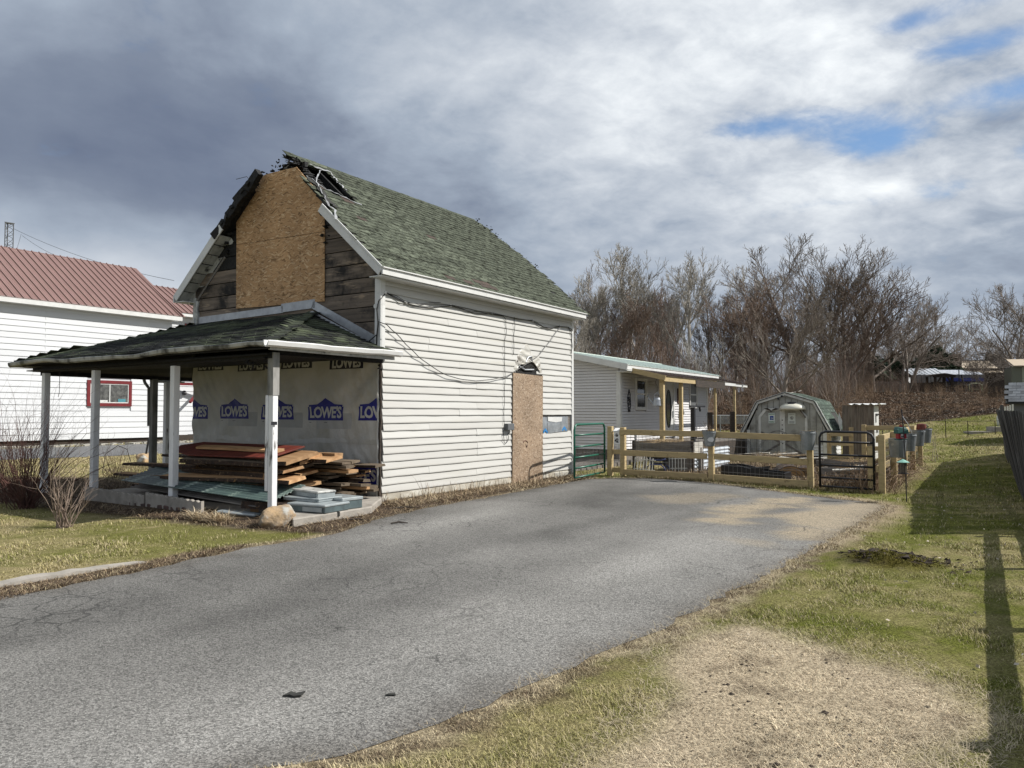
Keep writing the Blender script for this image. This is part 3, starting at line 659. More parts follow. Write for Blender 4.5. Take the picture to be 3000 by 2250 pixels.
# ---- shingles
tab = MB(); w, hh = .294, .21
tab.add([(0, 0, 0), (w, 0, 0), (w, hh, .002), (0, hh, .002), (.004, .003, .017), (w - .004, .0, .017), (w, hh, .004), (0, hh, .004)], [(0, 3, 2, 1), (4, 5, 6, 7), (0, 1, 5, 4), (1, 2, 6, 5), (2, 3, 7, 6), (3, 0, 4, 7)])
shm = [tab.mesh('shingle', mShin), tab.mesh('shingle', mShinB)]
RC = .138; cand = []
for j in range(int(DR / RC) + 1):
    d0 = j * RC - .02; off = (j % 2) * .15 + rr.uniform(-.02, .02)
    i = -2
    while True:
        s0 = -.33 + i * .303 + off; i += 1
        if s0 > 7.45: break
        if not in_roof(np.array([s0 + .15]), np.array([min(DR, d0 + .07)]), .0)[0]: continue
        if d0 > DR - .05: continue
        brown = (1.4 < s0 < 3.3 and j in (1, 2) and rr.random() < .55) or (2.6 < s0 < 3.2 and 1 <= j <= 2) or rr.random() < .012
        miss = rr.random() < .004
        if miss: continue
        cand.append((s0, d0, brown, j))
cand.sort(key=lambda c: ((HM @ slope(c[0], c[1])) - EYE).length)
rx = Matrix.Rotation(ang, 4, 'X')
stuffv = MB()
for n, (s0, d0, br_, j) in enumerate(cand):
    lift = rr.uniform(.000, .03); tw = rr.uniform(-.02, .02) + (rr.uniform(-.06, .06) if rr.random() < .15 else 0)
    p = slope(s0, d0 + rr.uniform(-.008, .008), 1, .004 + .001 * (j % 2))
    if n < 298:
        o = inst('shingle', shm[1 if br_ else 0], H, p, (ang + lift * .8 + rr.uniform(-.012, .01), rr.uniform(-.008, .008), tw))
    else:
        Mx = Matrix.Translation(p) @ Matrix.Rotation(ang - .01 + rr.uniform(-.012, .012), 4, 'X') @ Matrix.Rotation(tw, 4, 'Z'); stuffv.add(tab.v, tab.f, Mx)
kind(stuffv.build('shingle_field', mShin, H), 'stuff')
# ridge caps
cap = MB(); 
for k in range(24):
    s0 = .42 + k * .27; p = Vector((s0, RT, RZ + .012))
    if s0 > 6.3: break
    mbk = MB(); q = rr.uniform(-.012, .012)
    mbk.add([(0, -.17, -.15 + q), (.31, -.17, -.165 + q), (0, 0, .012), (.31, 0, 0), (0, .17, -.15), (.31, .17, -.165), (0, -.17, -.16 + q), (.31, -.17, -.172 + q), (0, 0, -.002), (.31, 0, -.012)], [(0, 1, 3, 2), (2, 3, 5, 4), (0, 2, 8, 6), (6, 7, 1, 0)])
    o = mbk.build('ridge_cap', mShin, H); o.location = p
# underlay flaps round the hole
mWhiteFlap = mk('torn_white_underlay', (.38, .39, .40), (.12, .12, .12), scale=5, rough=.5)
def strip(name, pts, w, m, up=.02):
    mb = MB(); L = [slope(a, d, 1, up + rr.uniform(0, .03)) for a, d in pts]; v = []
    for i, p in enumerate(L):
        d = (L[min(i + 1, len(L) - 1)] - L[max(i - 1, 0)]).normalized(); nn = d.cross(Vector((0, -sa_, ca))).normalized(); ww = w * rr.uniform(.4, 1.2); v += [p - nn * ww, p + nn * ww]
    mb.add(v, [(2 * i, 2 * i + 1, 2 * i + 3, 2 * i + 2) for i in range(len(L) - 1)]); o = mb.build(name, m, H); s = o.modifiers.new('s', 'SOLIDIFY'); s.thickness = .006
def dens(pts, n=4):
    out = []
    for a, b in zip(pts, pts[1:]): out += [(a[0] + (b[0] - a[0]) * k / n + rr.uniform(-.015, .015), a[1] + (b[1] - a[1]) * k / n + rr.uniform(-.015, .015)) for k in range(n)]
    return out + [pts[-1]]
S_ = lambda L: dens([slp(a, b) for a, b in C2(500, 400, 2.766, L)])
strip('torn_underlay', S_([(1120, 238), (1200, 262), (1290, 302), (1330, 350), (1345, 372)]), .035, mWhiteFlap)
strip('torn_underlay', S_([(1340, 370), (1380, 405), (1420, 450)]), .02, mWhiteFlap)
strip('torn_underlay', S_([(1095, 328), (1180, 385), (1260, 440), (1380, 495), (1540, 565)]), .02, mWhiteFlap)
strip('torn_underlay', S_([(1205, 285), (1185, 330), (1165, 385), (1200, 440), (1240, 520)]), .014, mWhiteFlap, .05)
strip('torn_underlay', S_([(1240, 520), (1270, 580), (1320, 620), (1325, 690)]), .03, mWhiteFlap, .05)
strip('charred_underlay', S_([(1110, 345), (1200, 430), (1260, 520), (1330, 590)]), .09, mUnder, .03)
# charred ridge stumps and crust
def crust(name, pts, r, n=1, m=mChar):
    mb = MB()
    for p in pts:
        for _ in range(n):
            q = Vector(p) + Vector((rr.uniform(-r, r), rr.uniform(-r, r), rr.uniform(-r, r))) * .7; a = r * rr.uniform(.35, .9)
            Mx = Matrix.Translation(q) @ Matrix.Rotation(rr.uniform(0, 3), 4, Vector((rr.random(), rr.random(), rr.random())).normalized())
            mb.add([(-a, -a * .4, 0), (a * .9, -a * .3, a * .1), (a, a * .5, 0), (-a * .7, a * .45, -a * .1), (0, 0, a * .45), (.1 * a, 0, -a * .4)], [(0, 1, 4), (1, 2, 4), (2, 3, 4), (3, 0, 4), (1, 0, 5), (2, 1, 5), (3, 2, 5), (0, 3, 5)], Mx)
    return kind(mb.build(name, m, H), 'stuff')
fr_pts = []
mb = MB()                                        # broken ridge front, rafters seen from below
for (s0, t0, s1, t1, dz) in ((.55, RT, -.02, RT + .05, -.16), (.5, RT + .05, .05, RT + .22, -.2), (.6, RT - .1, .2, RT - .3, -.1)):
    mb.beam((s0, t0, RZ - .1), (s1 + .12, t1, RZ - .1 + dz), .05, .10)
mb.build('ridge_beam_stump', mChar, H)
for side in (1, -1):                              # splintered sheathing boards hanging over the opening
    for k in range(9):
        d = DR - .02 - k * .10; a = .35 + rr.uniform(.0, .2); e = a - rr.uniform(.15, .5) * (1 - k * .05)
        if side < 0 and k > 4: break
        p = slope(a, d, side, -.02); q = slope(e, d - rr.uniform(-.04, .04), side, -.03 - rr.uniform(0, .06)); m2 = slope((a + e) / 2, d, side, -.02)
        MB().add([p + Vector((0, -.04, -.03)), p + Vector((0, .05, .02)), m2 + Vector((0, .045, .0)), q, m2 + Vector((0, -.035, -.05)), p + Vector((0, 0, -.06)), m2 + Vector((0, 0, -.07))], [(0, 1, 2, 4), (2, 3, 4), (0, 4, 6, 5), (4, 3, 6), (1, 5, 6, 2), (2, 6, 3), (0, 5, 1)]).build('splintered_board', mChar, H)
for k in range(5):                               # rafters across the opening
    s0 = .5 + k * .42; mb = MB(); a = slope(s0, 1.2, 1, -.12); b = slope(s0, DR, 1, -.12); mb.beam(a, b, .05, .14)
    a = slope(s0, .8, -1, -.12); b = slope(s0, DR, -1, -.12); mb.beam(a, b, .05, .14); mb.build('rafter', mChar, H)
MB().prism([(.5, .1, 4.3), (.5, RT, RZ - .25), (.5, WT - .1, 4.3)], (.05, 0, 0)).build('attic_partition', mChar, H)
crust('charred_crust', [slope(.30 + rr.uniform(-.08, .10), DR - .02 - rr.uniform(0, .55)) for _ in range(26)], .04)
crust('charred_crust', [(.25 + rr.uniform(-.25, .2), RT + rr.uniform(-.15, .5), RZ - .16 + rr.uniform(-.22, .05)) for _ in range(60)], .06)
crust('charred_crust', [slope(-.24 + rr.uniform(-.05, .12), 1.9 + k * .045 + rr.uniform(-.03, .03), -1, rr.uniform(-.1, .01)) for k in range(36)], .06)
crust('charred_crust', [slope(-.1 + rr.uniform(-.2, .3), 3.15 + rr.uniform(-.18, .22), -1, rr.uniform(-.1, .03)) for k in range(30)], .06)
crust('charred_crust', [slope(6.55 + k * .03 + rr.uniform(-.1, .1), DR - k * .035, 1, rr.uniform(0, .14)) for k in range(18)], .06)
crust('charred_crust', [slope(7.42 - max(0, d - 2.3) * .3 + rr.uniform(-.05, .05), d, 1, rr.uniform(-.02, .04)) for d in np.arange(.6, 3.7, .07)], .035)
crust('charred_crust', [slope(7.35, 2.05, 1, .08), slope(7.45, 2.08, 1, .10)], .06)
crust('charred_crust', [(-.06, t, z) for t, z in [gab(*q) for q in C2(500, 400, 2.766, [(745, 322), (760, 305), (770, 312), (735, 335), (700, 350)])]], .05)
mb = MB()                                        # thick burnt verge boards on the left rake, ragged
for k in range(9):
    a = 1.75 + k * .19; p = slope(-.26 + rr.uniform(-.05, .05), a, -1, -.05); q = slope(-.26 + rr.uniform(-.05, .05), a + .24, -1, -.05); mb.beam(p, q, .12, .14 + rr.uniform(0, .06))
mb.build('burnt_verge', mChar, H)
MB().beam(slope(.12, 1.6, -1, -.22), slope(.12, 3.3, -1, -.25), .10, .28).build('burnt_rafter', mChar, H)
mb = MB(); mb.tube([slope(-.2, 3.2, -1, .0), slope(-.3, 3.25, -1, .10), slope(-.45, 3.1, -1, .14)], .006, 4); mb.build('dangling_wire', mCable, H)
# ---- rakes
def rake(side, d0, d1, name, m, s=-.31, w=.03, h=.17, up=-.075):
    MB().beam(slope(s, d0, side, up), slope(s, d1, side, up), w, h).build(name, m, H, bev=.004)
rake(1, -.02, 2.02, 'rake_board', mTrim); rake(-1, -.02, 2.05, 'rake_board', mTrim)
rake(1, -.02, 1.98, 'rake_soffit', mTrimB, -.155, .30, .012, -.155)
MB().beam(slope(-.335, 0, 1, .005), slope(-.335, 2.0, 1, .005), .02, .03).build('drip_edge', mTrim, H)
for k in range(7):                              # vented soffit panels under the left rake
    a = .02 + k * .272; MB().beam(slope(-.145, a, -1, -.15 - .004 * (k % 2)), slope(-.145, a + .245, -1, -.15 - .004 * (k % 2)), .27, .012).build('soffit_panel', mTrimB, H)
MB().beam(slope(.0, .0, -1, -.20), slope(-.0, 1.9, -1, -.22), .05, .11).build('frieze_trim', mTrimB, H)
MB().beam(slope(-.03, .25, -1, -.36), slope(-.03, 1.5, -1, -.34), .03, .05).build('peeled_trim', mGreyW, H)
mb = MB(); mb.box((-.05, WT - .07, 2.7), (.0, WT + .03, 4.1)); mb.box((-.01, WT, 2.7), (.08, WT + .035, 4.1)); mb.build('corner_post', mTrimB, H, bev=.005)
mb = MB(); pts = [(-.045 + rr.uniform(-.01, .01), WT - .13 + rr.uniform(-.012, .012), 2.9 + i * .14) for i in range(9)]; mb.tube(pts, [.03 + rr.uniform(-.01, .02) for _ in pts], 5); mb.build('peeled_trim', mTrimB, H)
MB().box((-.33, WT + .30, ez0 - .03), (LW + .2, WT + .33, ez0 + .12)).build('left_fascia', mTrim, H)
MB().box((-.30, WT, ez0 - .03), (LW + .2, WT + .3, ez0 - .012)).build('left_soffit', mTrim, H)
# ---- gable boards
for k in range(15):
    z0 = 2.72 + k * .272; z1 = z0 + .256
    def lim(z): return (z - EZ) / SL - .32 + .10
    for (ta, tb, side) in ((.02, 1.62, 0), (3.95, WT - .02, 1)):
        if z0 < 3.62: pass
        if side == 0:
            if z0 < 3.62: tb = 3.95
            a0, a1 = max(ta, lim(z0)), max(ta, lim(z1)); b = tb
            if min(b - a0, 9) < .05 or a1 > b - .02: continue
            q = [(-.0, a0, z0), (-.0, b, z0), (-.0, b, z1), (-.0, a1, z1)]
        else:
            b0, b1 = min(tb, WT - lim(z0)), min(tb, WT - lim(z1)); a = ta
            if b0 - a < .05 or b1 < a + .02: continue
            q = [(-.0, a, z0), (-.0, b0, z0), (-.0, b1, z1), (-.0, a, z1)]
        o = MB().prism(q, (-.022 - rr.uniform(0, .006), 0, 0)).build('gable_board', mGab if z0 < 5.0 and not (side == 1 and z0 > 4.55) else mChar, H, bev=.004)
# charred upper gable boards
crust('charred_crust', [(-.03, *q) for q in [gab(x, y) for x, y in C2(500, 400, 2.766, [(1262, 620), (1275, 680), (1290, 720), (1270, 800), (1300, 780), (1265, 860), (500, 800), (470, 850), (430, 900), (480, 930), (400, 820), (350, 850), (420, 760), (500, 700), (380, 900)])]], .10, 2)
# ---- OSB patches on the gable
osbp = lambda L: [(-.035, *gab(a, b, -.04)) for a, b in C2(500, 400, 2.766, L)]
MB().prism(osbp([(533, 1395), (1248, 1335), (1250, 772), (536, 880)]), (-.014, 0, 0)).build('plywood_patch', mOSB, H)
MB().prism(osbp([(536, 877), (1250, 768), (1249, 600), (1232, 540), (1215, 478), (1150, 395), (1090, 328), (1022, 247), (900, 276), (780, 305), (722, 332), (690, 395), (612, 520), (532, 620)]), (-.013, 0, 0)).build('plywood_patch', mOSB, H)
# burnt smudge along the lower patch is soot on the board itself
# ---- board over the door
q = [(s, -.035, z) for s, z in [wallp(1499, 1426, -.03), wallp(1587, 1417, -.03), wallp(1588, 1102, -.03), wallp(1501, 1092, -.03)]]
q = [(a, b, max(c, -.05)) for a, b, c in q]
MB().prism(q, (0, -.02, 0)).build('door_board', mOSB2, H)
print('door board', q)
mSoot = mk('brown_paint_mark', (.10, .045, .03), rough=.8)
s0, z0 = wallp(1050 + 1160 / 2.37, 800 + 1185 / 2.37, -.06)
mb = MB(); mb.tube([(s0 + .10 * math.cos(a), -.058, z0 + .07 * math.sin(a)) for a in [0.1 + i * .3 for i in range(10)]], .010, 4)
mb.tube([(s0 + .02, -.058, z0 - .02), (s0 + .05, -.058, z0 - .09)], .010, 4); mb.tube([(s0 + .08, -.058, z0 - .02), (s0 + .07, -.058, z0 - .08)], .010, 4); mb.build('paint_scrawl', mSoot, H)
# melted siding above the door
mMelt = mk('melted_vinyl', (.54, .53, .49), (.44, .42, .37), scale=2.2, rough=.4, bump=.8, bscale=5, dirt=((.12, .10, .08), 4.0, .50, .70), st=(1, 1, 2.5))
mb = MB(); n, m = 44, 30; vs = []
for j in range(m + 1):
    for i in range(n + 1):
        a = i / n; b = j / m; s = 4.30 + a * 1.34; z = 2.56 + b * .80; u = (a - .52) / .50; v = (b - .08) / (.62 - .12 * math.sin(a * 11)); e = u * u + v * v * .9 + .10 * math.sin(a * 21) * (b > .1)
        k = max(0, 1 - e); rp = 1.0 if k > 0 else 0
        y = .004 - (.030 * min(1, k * 6)) * rp - .030 * k * math.sin(b * 30 + math.cos(u * 2.2) * 6) * .7 - .03 * k * (1 - b)
        if b < .36 and abs(u) < .72: z = max(z, 2.63 + .15 * (1 - (u / .72) ** 2) + .03 * math.sin(u * 7) + .02 * b)
        vs.append((s, y, z))
mb.add(vs, [(j * (n + 1) + i, j * (n + 1) + i + 1, (j + 1) * (n + 1) + i + 1, (j + 1) * (n + 1) + i) for j in range(m) for i in range(n)]); mb.build('melted_siding', mMelt, H, smooth=True)
MB().prism([(4.45, -.018, 2.50), (5.4, -.018, 2.46), (5.42, -.018, 2.62), (5.25, -.018, 2.70), (5.0, -.018, 2.79), (4.78, -.018, 2.74), (4.6, -.018, 2.77), (4.42, -.018, 2.60)], (0, -.006, 0)).build('scorched_gap', mChar, H)
crust('charred_crust', [(4.5 + rr.uniform(0, .85), -.03, 2.55 + rr.uniform(0, .3)) for _ in range(24)], .035)
mb = MB(); mb.tube([(4.85, -.05, 2.78), (4.95, -.05, 2.90), (5.1, -.05, 2.93), (5.14, -.05, 2.8)], .018, 6); mb.tube([(4.55, -.045, 2.68), (4.8, -.05, 2.6), (5.2, -.045, 2.62)], .02, 6); mb.build('melted_light_fitting', mMetalG, H)
# foil sheathing gap to the right of the door
f = lambda x, y: wallp(1050 + x / 2.37, 800 + y / 2.37, -.02)
def panel(name, L, m, y=-.006, th=-.004): return MB().prism([(f(a, b)[0], y, f(a, b)[1]) for a, b in L], (0, th, 0)).build(name, m, H)
panel('foil_panel', [(1272, 1000), (1272, 1085), (1320, 1121), (1380, 1100), (1455, 1098), (1455, 995)], mFoil, -.012)
panel('torn_foil', [(1315, 1040), (1315, 1112), (1455, 1095), (1448, 1040), (1400, 1035)], mFoil, -.020, -.006)
panel('white_patch', [(1313, 998), (1412, 1000), (1410, 1030), (1370, 1036), (1315, 1028)], mTrim, -.024, -.006)
for (cx, cy) in ((1297, 1095), (1428, 1080)):
    for k in (0, 1): panel('printed_mark', [(cx - 16, cy + 8 * k + 6), (cx - 12, cy + 10 + 8 * k), (cx, cy - 8 + 9 * k), (cx + 12, cy + 10 + 8 * k), (cx + 16, cy + 6 + 8 * k), (cx, cy - 18 + 9 * k)], mLogoB, -.0275, -.002)
# meter box
mb = MB(); a, b = f(1010, 1045), f(1055, 1090); mb.box((a[0], -.13, b[1]), (b[0], -.022, a[1])); mb.build('junction_box', mGreyB, H, bev=.008)
# ---- cables on the wall
def cable(name, pts, r=.009, y=-.05, n=5, parent=H):
    L = []
    for i in range(len(pts) - 1):
        for k in range(6):
            t = k / 6; L.append(((pts[i][0] * (1 - t) + pts[i + 1][0] * t), (pts[i][1] * (1 - t) + pts[i + 1][1] * t)))
    L.append(pts[-1])
    L2 = [L[0]] + [((L[i - 1][0] + 2 * L[i][0] + L[i + 1][0]) / 4, (L[i - 1][1] + 2 * L[i][1] + L[i + 1][1]) / 4) for i in range(1, len(L) - 1)] + [L[-1]]
    mb = MB(); mb.tube([(f(a, b)[0], y + .008 * math.sin(i * .8), f(a, b)[1]) for i, (a, b) in enumerate(L2)], r, n); return mb.build(name, mCable, parent)
cable('cable', [(185, 135), (260, 175), (340, 215), (430, 240), (540, 235), (630, 228), (700, 245), (780, 275), (860, 285), (920, 282), (1010, 300), (1100, 320), (1200, 332), (1260, 370), (1320, 385), (1390, 372), (1450, 375), (1480, 400)], .009)
cable('cable', [(185, 140), (250, 160), (330, 205), (420, 222), (520, 215), (630, 225), (740, 262), (850, 270), (920, 275), (1050, 310), (1130, 325), (1200, 328), (1280, 378), (1395, 368)], .006, -.065)
cable('cable', [(190, 145), (300, 205), (400, 215), (480, 208), (560, 205)], .006, -.06)
cable('cable', [(640, 222), (760, 250), (900, 285), (1000, 300), (1018, 330), (1018, 420), (1005, 500), (1010, 650), (1008, 800), (1005, 900), (1003, 1050)], .006)
cable('cable', [(1075, 305), (1078, 360), (1070, 480), (1072, 570)], .006)
cable('cable', [(125, 338), (180, 360), (240, 415), (320, 500), (400, 580), (500, 655), (600, 712), (700, 738), (800, 750), (920, 738), (1020, 715), (1100, 665), (1180, 615), (1250, 560), (1320, 470), (1370, 400), (1393, 372)], .0085, -.075)
cable('cable', [(1000, 1090), (1000, 1150), (1010, 1185), (1035, 1160), (1030, 1120), (1045, 1100)], .007)
cable('cable', [(1450, 375), (1475, 420), (1478, 500), (1470, 560)], .008)
for x, y in ((180, 138), (632, 228), (918, 280), (1205, 332), (1393, 370)):
    a, b = f(x, y); MB().box((a - .03, -.06, b - .02), (a + .03, -.02, b + .03)).build('cable_clip', mTrim, H)
hp = [(-.02, -.05, 3.72), (-.09, -.03, 3.6), (-.10, .0, 3.45), (-.07, 0, 3.2), (-.08, .02, 2.95), (-.06, .05, 2.75), (-.12, .18, 2.72), (-.2, .3, 2.62)]
mb = MB(); mb.tube([(f(180, 140)[0], -.05, f(180, 140)[1])] + hp[1:], .012, 5); mb.build('cable', mCable, H)
mb = MB()
for k in range(5):
    c = Vector((-.14, .28, 2.72)); r_ = .13 + .02 * k; mb.tube([c + Vector((rr.uniform(-.03, .03), r_ * math.cos(t / 12 * 6.3), r_ * .8 * math.sin(t / 12 * 6.3))) for t in range(13)], .009, 4)
mb.tube([(f(125, 338)[0], -.07, f(125, 338)[1]), (-.1, 0, 3.0), (-.15, .2, 2.85)], .012, 5)
mb.build('cable_coil', mCable, H)
mb = MB(); mb.lathe([(.0, 0), (.045, 0), (.045, .02), (0, .02)], n=10, M=Matrix.Translation((-.06, .06, 3.52)) @ Matrix.Rotation(-1.57, 4, 'Y')); mb.build('insulator', mTrim, H)

# ---- house wrap on the porch wall
def wrap_y(t, z): return -.018 + .018 * math.sin(t * 3.1 + z * 4.2) * math.sin(z * 2.3 + t) + .010 * math.sin((t * 1.2 + z * 2.2) * 6 + 2 * math.sin(t * 2)) * (.4 + .6 * math.sin(t * 1.3 + 1) ** 2) + .006 * math.sin((t * 2.2 - z * 1.4) * 11 + math.sin(z * 5) * 2)
mb = MB(); n, m = 230, 110; vs = []
for j in range(m + 1):
    for i in range(n + 1):
        t = .0 + i / n * WT; z = .04 + j / m * 2.72 + (.05 * math.sin(i * .2) + .04 * math.sin(i * .53) if j == 0 else 0); vs.append((wrap_y(t, z) - .012, t, z))
mb.add(vs, [(j * (n + 1) + i, j * (n + 1) + i + 1, (j + 1) * (n + 1) + i + 1, (j + 1) * (n + 1) + i) for j in range(m) for i in range(n)])
WRAP = mb.build('house_wrap', mWrap, H, smooth=True)
mb = MB(); n = 90
vs = []
for i in range(n + 1):
    t = .03 + i / n * (WT - .05); zz = 1.02 + .03 * math.sin(t * 1.7) + .01 * math.sin(t * 9); vs += [(wrap_y(t, zz) - .016, t, zz + .09), (wrap_y(t, zz) - .026, t, zz)]
mb.add(vs, [(2 * i, 2 * i + 1, 2 * i + 3, 2 * i + 2) for i in range(n)]); mb.build('wrap_seam', mWrap, WRAP)
def text_me(s, size, m, off=.0, sx=1.0):
    c = bpy.data.curves.new('t', 'FONT'); c.body = s; c.size = size; c.offset = off; c.align_x = 'CENTER'; c.align_y = 'CENTER'; c.resolution_u = 3; c.space_character = .93
    o = bpy.data.objects.new('t', c); COL.objects.link(o); bpy.context.view_layer.update()
    me = bpy.data.meshes.new_from_object(o.evaluated_get(bpy.context.evaluated_depsgraph_get())); bpy.data.objects.remove(o)
    me.materials.clear(); me.materials.append(m)
    for v in me.vertices: v.co.x *= sx
    return me
def clip_me(me, x0, x1):
    bm = bmesh.new(); bm.from_mesh(me)
    for x, nn in ((x0, (-1, 0, 0)), (x1, (1, 0, 0))):
        bmesh.ops.bisect_plane(bm, geom=bm.verts[:] + bm.edges[:] + bm.faces[:], plane_co=(x, 0, 0), plane_no=nn, clear_outer=True)
    bm.to_mesh(me); bm.free(); return me
WMX = Matrix(((0, 0, -1, 0), (-1, 0, 0, 0), (0, 1, 0, 0), (0, 0, 0, 1)))
def conform(me, t, z, off, st=.05):
    """cut the print into small pieces and lay it on the wrinkled sheet"""
    bm = bmesh.new(); bm.from_mesh(me)
    for ax in (0, 1):
        c = [v.co[ax] for v in bm.verts]
        if not c: break
        q = math.ceil(min(c) / st) * st
        while q < max(c): bmesh.ops.bisect_plane(bm, geom=bm.verts[:] + bm.edges[:] + bm.faces[:], plane_co=(q, 0, 0) if ax == 0 else (0, q, 0), plane_no=(1, 0, 0) if ax == 0 else (0, 1, 0)); q += st
    for v in bm.verts: v.co.z = .012 - wrap_y(t - v.co.x, z + v.co.y) + off
    bm.to_mesh(me); bm.free(); return me
def logo(t, z, full=True, w=.94, x0=-9, x1=9, ghost=False):
    """flat print facing -s. local print x = -t"""
    h = w * .31; k = w / 2; mo = mGhost if ghost else (mLogo if full else mLogoD)
    if full: sh = [(-k, -h / 2), (k, -h / 2), (k, h / 2 - .035), (k * .93, h / 2 - .035), (k * .93, h / 2 + .0), (k * .45, h / 2 + .015), (0, h / 2 + .13), (-k * .45, h / 2 + .015), (-k * .93, h / 2 + .0), (-k * .93, h / 2 - .035), (-k, h / 2 - .035)]
    else: sh = [(-k, -h / 2), (k, -h / 2), (k, h / 2), (-k, h / 2)]
    me = bpy.data.meshes.new('printed_logo'); me.from_pydata([(a, b, 0) for a, b in sh], [], [tuple(range(len(sh)))]); me.materials.append(mo); clip_me(me, x0, x1); conform(me, t, z, .002 if ghost else .005)
    o = link('printed_logo', me, WRAP); o.matrix_local = Matrix.Translation((0, t, z)) @ WMX
    if ghost: return
    zt = z - .005 - (0 if full else .02); tm = conform(clip_me(text_me("LOWE'S" if full else "LOWES", w * .30, mLogoT, .010, .92), x0, x1), t, zt, .009)
    o = link('printed_lettering', tm, WRAP); o.matrix_local = Matrix.Translation((0, t, zt)) @ WMX
    if full and x0 < -1 and x1 > 1:
        for (a, b) in ((-k + .03, .05), (-.05, .10)):
            me = bpy.data.meshes.new('printed_small_line'); me.from_pydata([(a, -h / 2 - .045, 0), (a + b, -h / 2 - .045, 0), (a + b, -h / 2 - .037, 0), (a, -h / 2 - .037, 0)], [], [(0, 1, 2, 3)]); me.materials.append(mLogoD)
            o = link('printed_small_line', conform(me, t, z, .003), WRAP); o.matrix_local = Matrix.Translation((0, t, z)) @ WMX
for (cx, kx) in ((690, 0), (817, 0), (957, 0)):
    t, z = gab(cx, 1206 + (cx - 690) * .011); logo(t, z)
t1, z1 = gab(957, 1208.5); t2, z2 = gab(817, 1207); dt = t2 - t1
logo(t1 - dt, z1, x0=-.47, x1=(t1 - dt) - .02); logo(t2 + 2 * dt, z2, x0=-(WT - .01 - (t2 + 2 * dt)), x1=.47)
for cx in (621, 740, 873, 1018):
    t, z = gab(cx, 1068 if cx < 800 else 1060); logo(t, z, False, w=.86)
t, z = gab(1052, 1392); logo(t, z, True, w=.94)
for cx in (690, 817, 957):
    t, z = gab(cx + 22, 1222 + (cx - 690) * .02); logo(t - .02, z - .04, False, w=.94, ghost=True)

# ================================================================== PORCH
PZ = 2.62
def pr(*a): return Vector(a)
WL = (0, 5.45, 3.50)
c0 = (-2.75, -.3, PZ); c1 = (-2.75, 7.40, PZ); r0 = (-.0, 1.75, 3.52); r1 = (-.0, 5.5, 3.50); e0 = (.02, -.3, PZ + .03); e1 = (.1, 7.40, PZ - .02); r2 = (2.2, 5.45, 3.2); e2 = (3.1, 7.3, PZ - .28)
def porch_tri(pts, name, up=.0, th=.05, m=mChar): return MB().prism([Vector(p) + Vector((0, 0, up)) for p in pts], (0, 0, -th)).build(name, m, H)
porch_tri([c0, r0, r1, c1], 'porch_roof_deck'); porch_tri([c0, e0, r0], 'porch_roof_deck'); porch_tri([c1, r1, e1], 'porch_roof_deck'); porch_tri([r1, (1.0, 5.45, 3.3), (1.1, 7.38, PZ - .1), e1], 'porch_roof_deck')
# ceiling boards (charred), slightly below the rafters
MB().prism([(-2.6, -.1, PZ - .12), (-2.6, 7.2, PZ - .16), (1.0, 7.2, PZ - .18), (1.0, 5.5, PZ - .10), (-.05, 5.5, PZ - .02), (-.05, -.1, PZ - .02)], (0, 0, -.02)).build('porch_ceiling', mChar, H)
# shingle rows on the porch roof
def shingle_plane(Ov, ex, ey, inside, L, Hh, m, rc=.135, w=.30, sagf=None):
    """courses parallel to ex; ey = up-slope unit"""
    nrm = ex.cross(ey); out = []
    if nrm.z < 0: nrm = -nrm
    j = 0
    while j * rc < Hh:
        x = -(j % 2) * .15 + rr.uniform(-.02, .02)
        while x < L:
            p = Ov + ex * x + ey * (j * rc); c = p + ex * (w / 2) + ey * rc * .5
            if inside(x + w / 2, j * rc + rc * .4): out.append((p, nrm, j))
            x += w + .003
        j += 1
    return out
PS = []
def add_plane(a, b, c, poly2):
    """a origin at eave, b eave end, c any upslope point; poly2 polygon of 3d pts"""
    a, b, c = Vector(a), Vector(b), Vector(c); ex = (b - a).normalized(); n = ex.cross(c - a).normalized(); n = n if n.z > 0 else -n; ey = n.cross(ex)
    if ey.z < 0: ey = -ey
    P2 = [((Vector(q) - a).dot(ex), (Vector(q) - a).dot(ey)) for q in poly2]
    L = max(q[0] for q in P2); Hh = max(q[1] for q in P2)
    for p, nn, j in shingle_plane(a, ex, ey, lambda x, y: float(sdist(np.array([x]), np.array([y]), P2)[0]) < .04, L, Hh, None):
        PS.append((p, ex, ey, nn, j))
add_plane(c0, c1, r0, [c0, c1, r1, r0]); add_plane(e0, c0, r0, [e0, c0, r0]); add_plane(c1, e1, r1, [c1, e1, r1])
PS.sort(key=lambda q: ((HM @ q[0]) - EYE).length)
shp = tab.mesh('shingle', mShinP); pst = MB()
for i, (p, ex, ey, nn, j) in enumerate(PS):
    b = Matrix((ex, ey, nn)).transposed().to_4x4(); tw = Matrix.Rotation(-.02 - rr.uniform(0, .02), 4, 'X') if True else None
    if nn.cross(ex).dot(ey) < 0: b = Matrix((-ex, ey, nn)).transposed().to_4x4(); p = p + ex * .3
    Mx = Matrix.Translation(p + nn * (.010 + rr.uniform(0, .006)) - ey * .02) @ b @ Matrix.Rotation(-.035 + rr.uniform(-.015, .015), 4, 'X') @ Matrix.Rotation(rr.uniform(-.015, .015), 4, 'Z')
    if i < 0: pass
    if i < 150: o = bpy.data.objects.new('porch_shingle', shp); COL.objects.link(o); o.parent = H; o.matrix_local = Mx
    else: pst.add(tab.v, tab.f, Mx)
kind(pst.build('porch_shingle_field', mShinP, H), 'stuff')
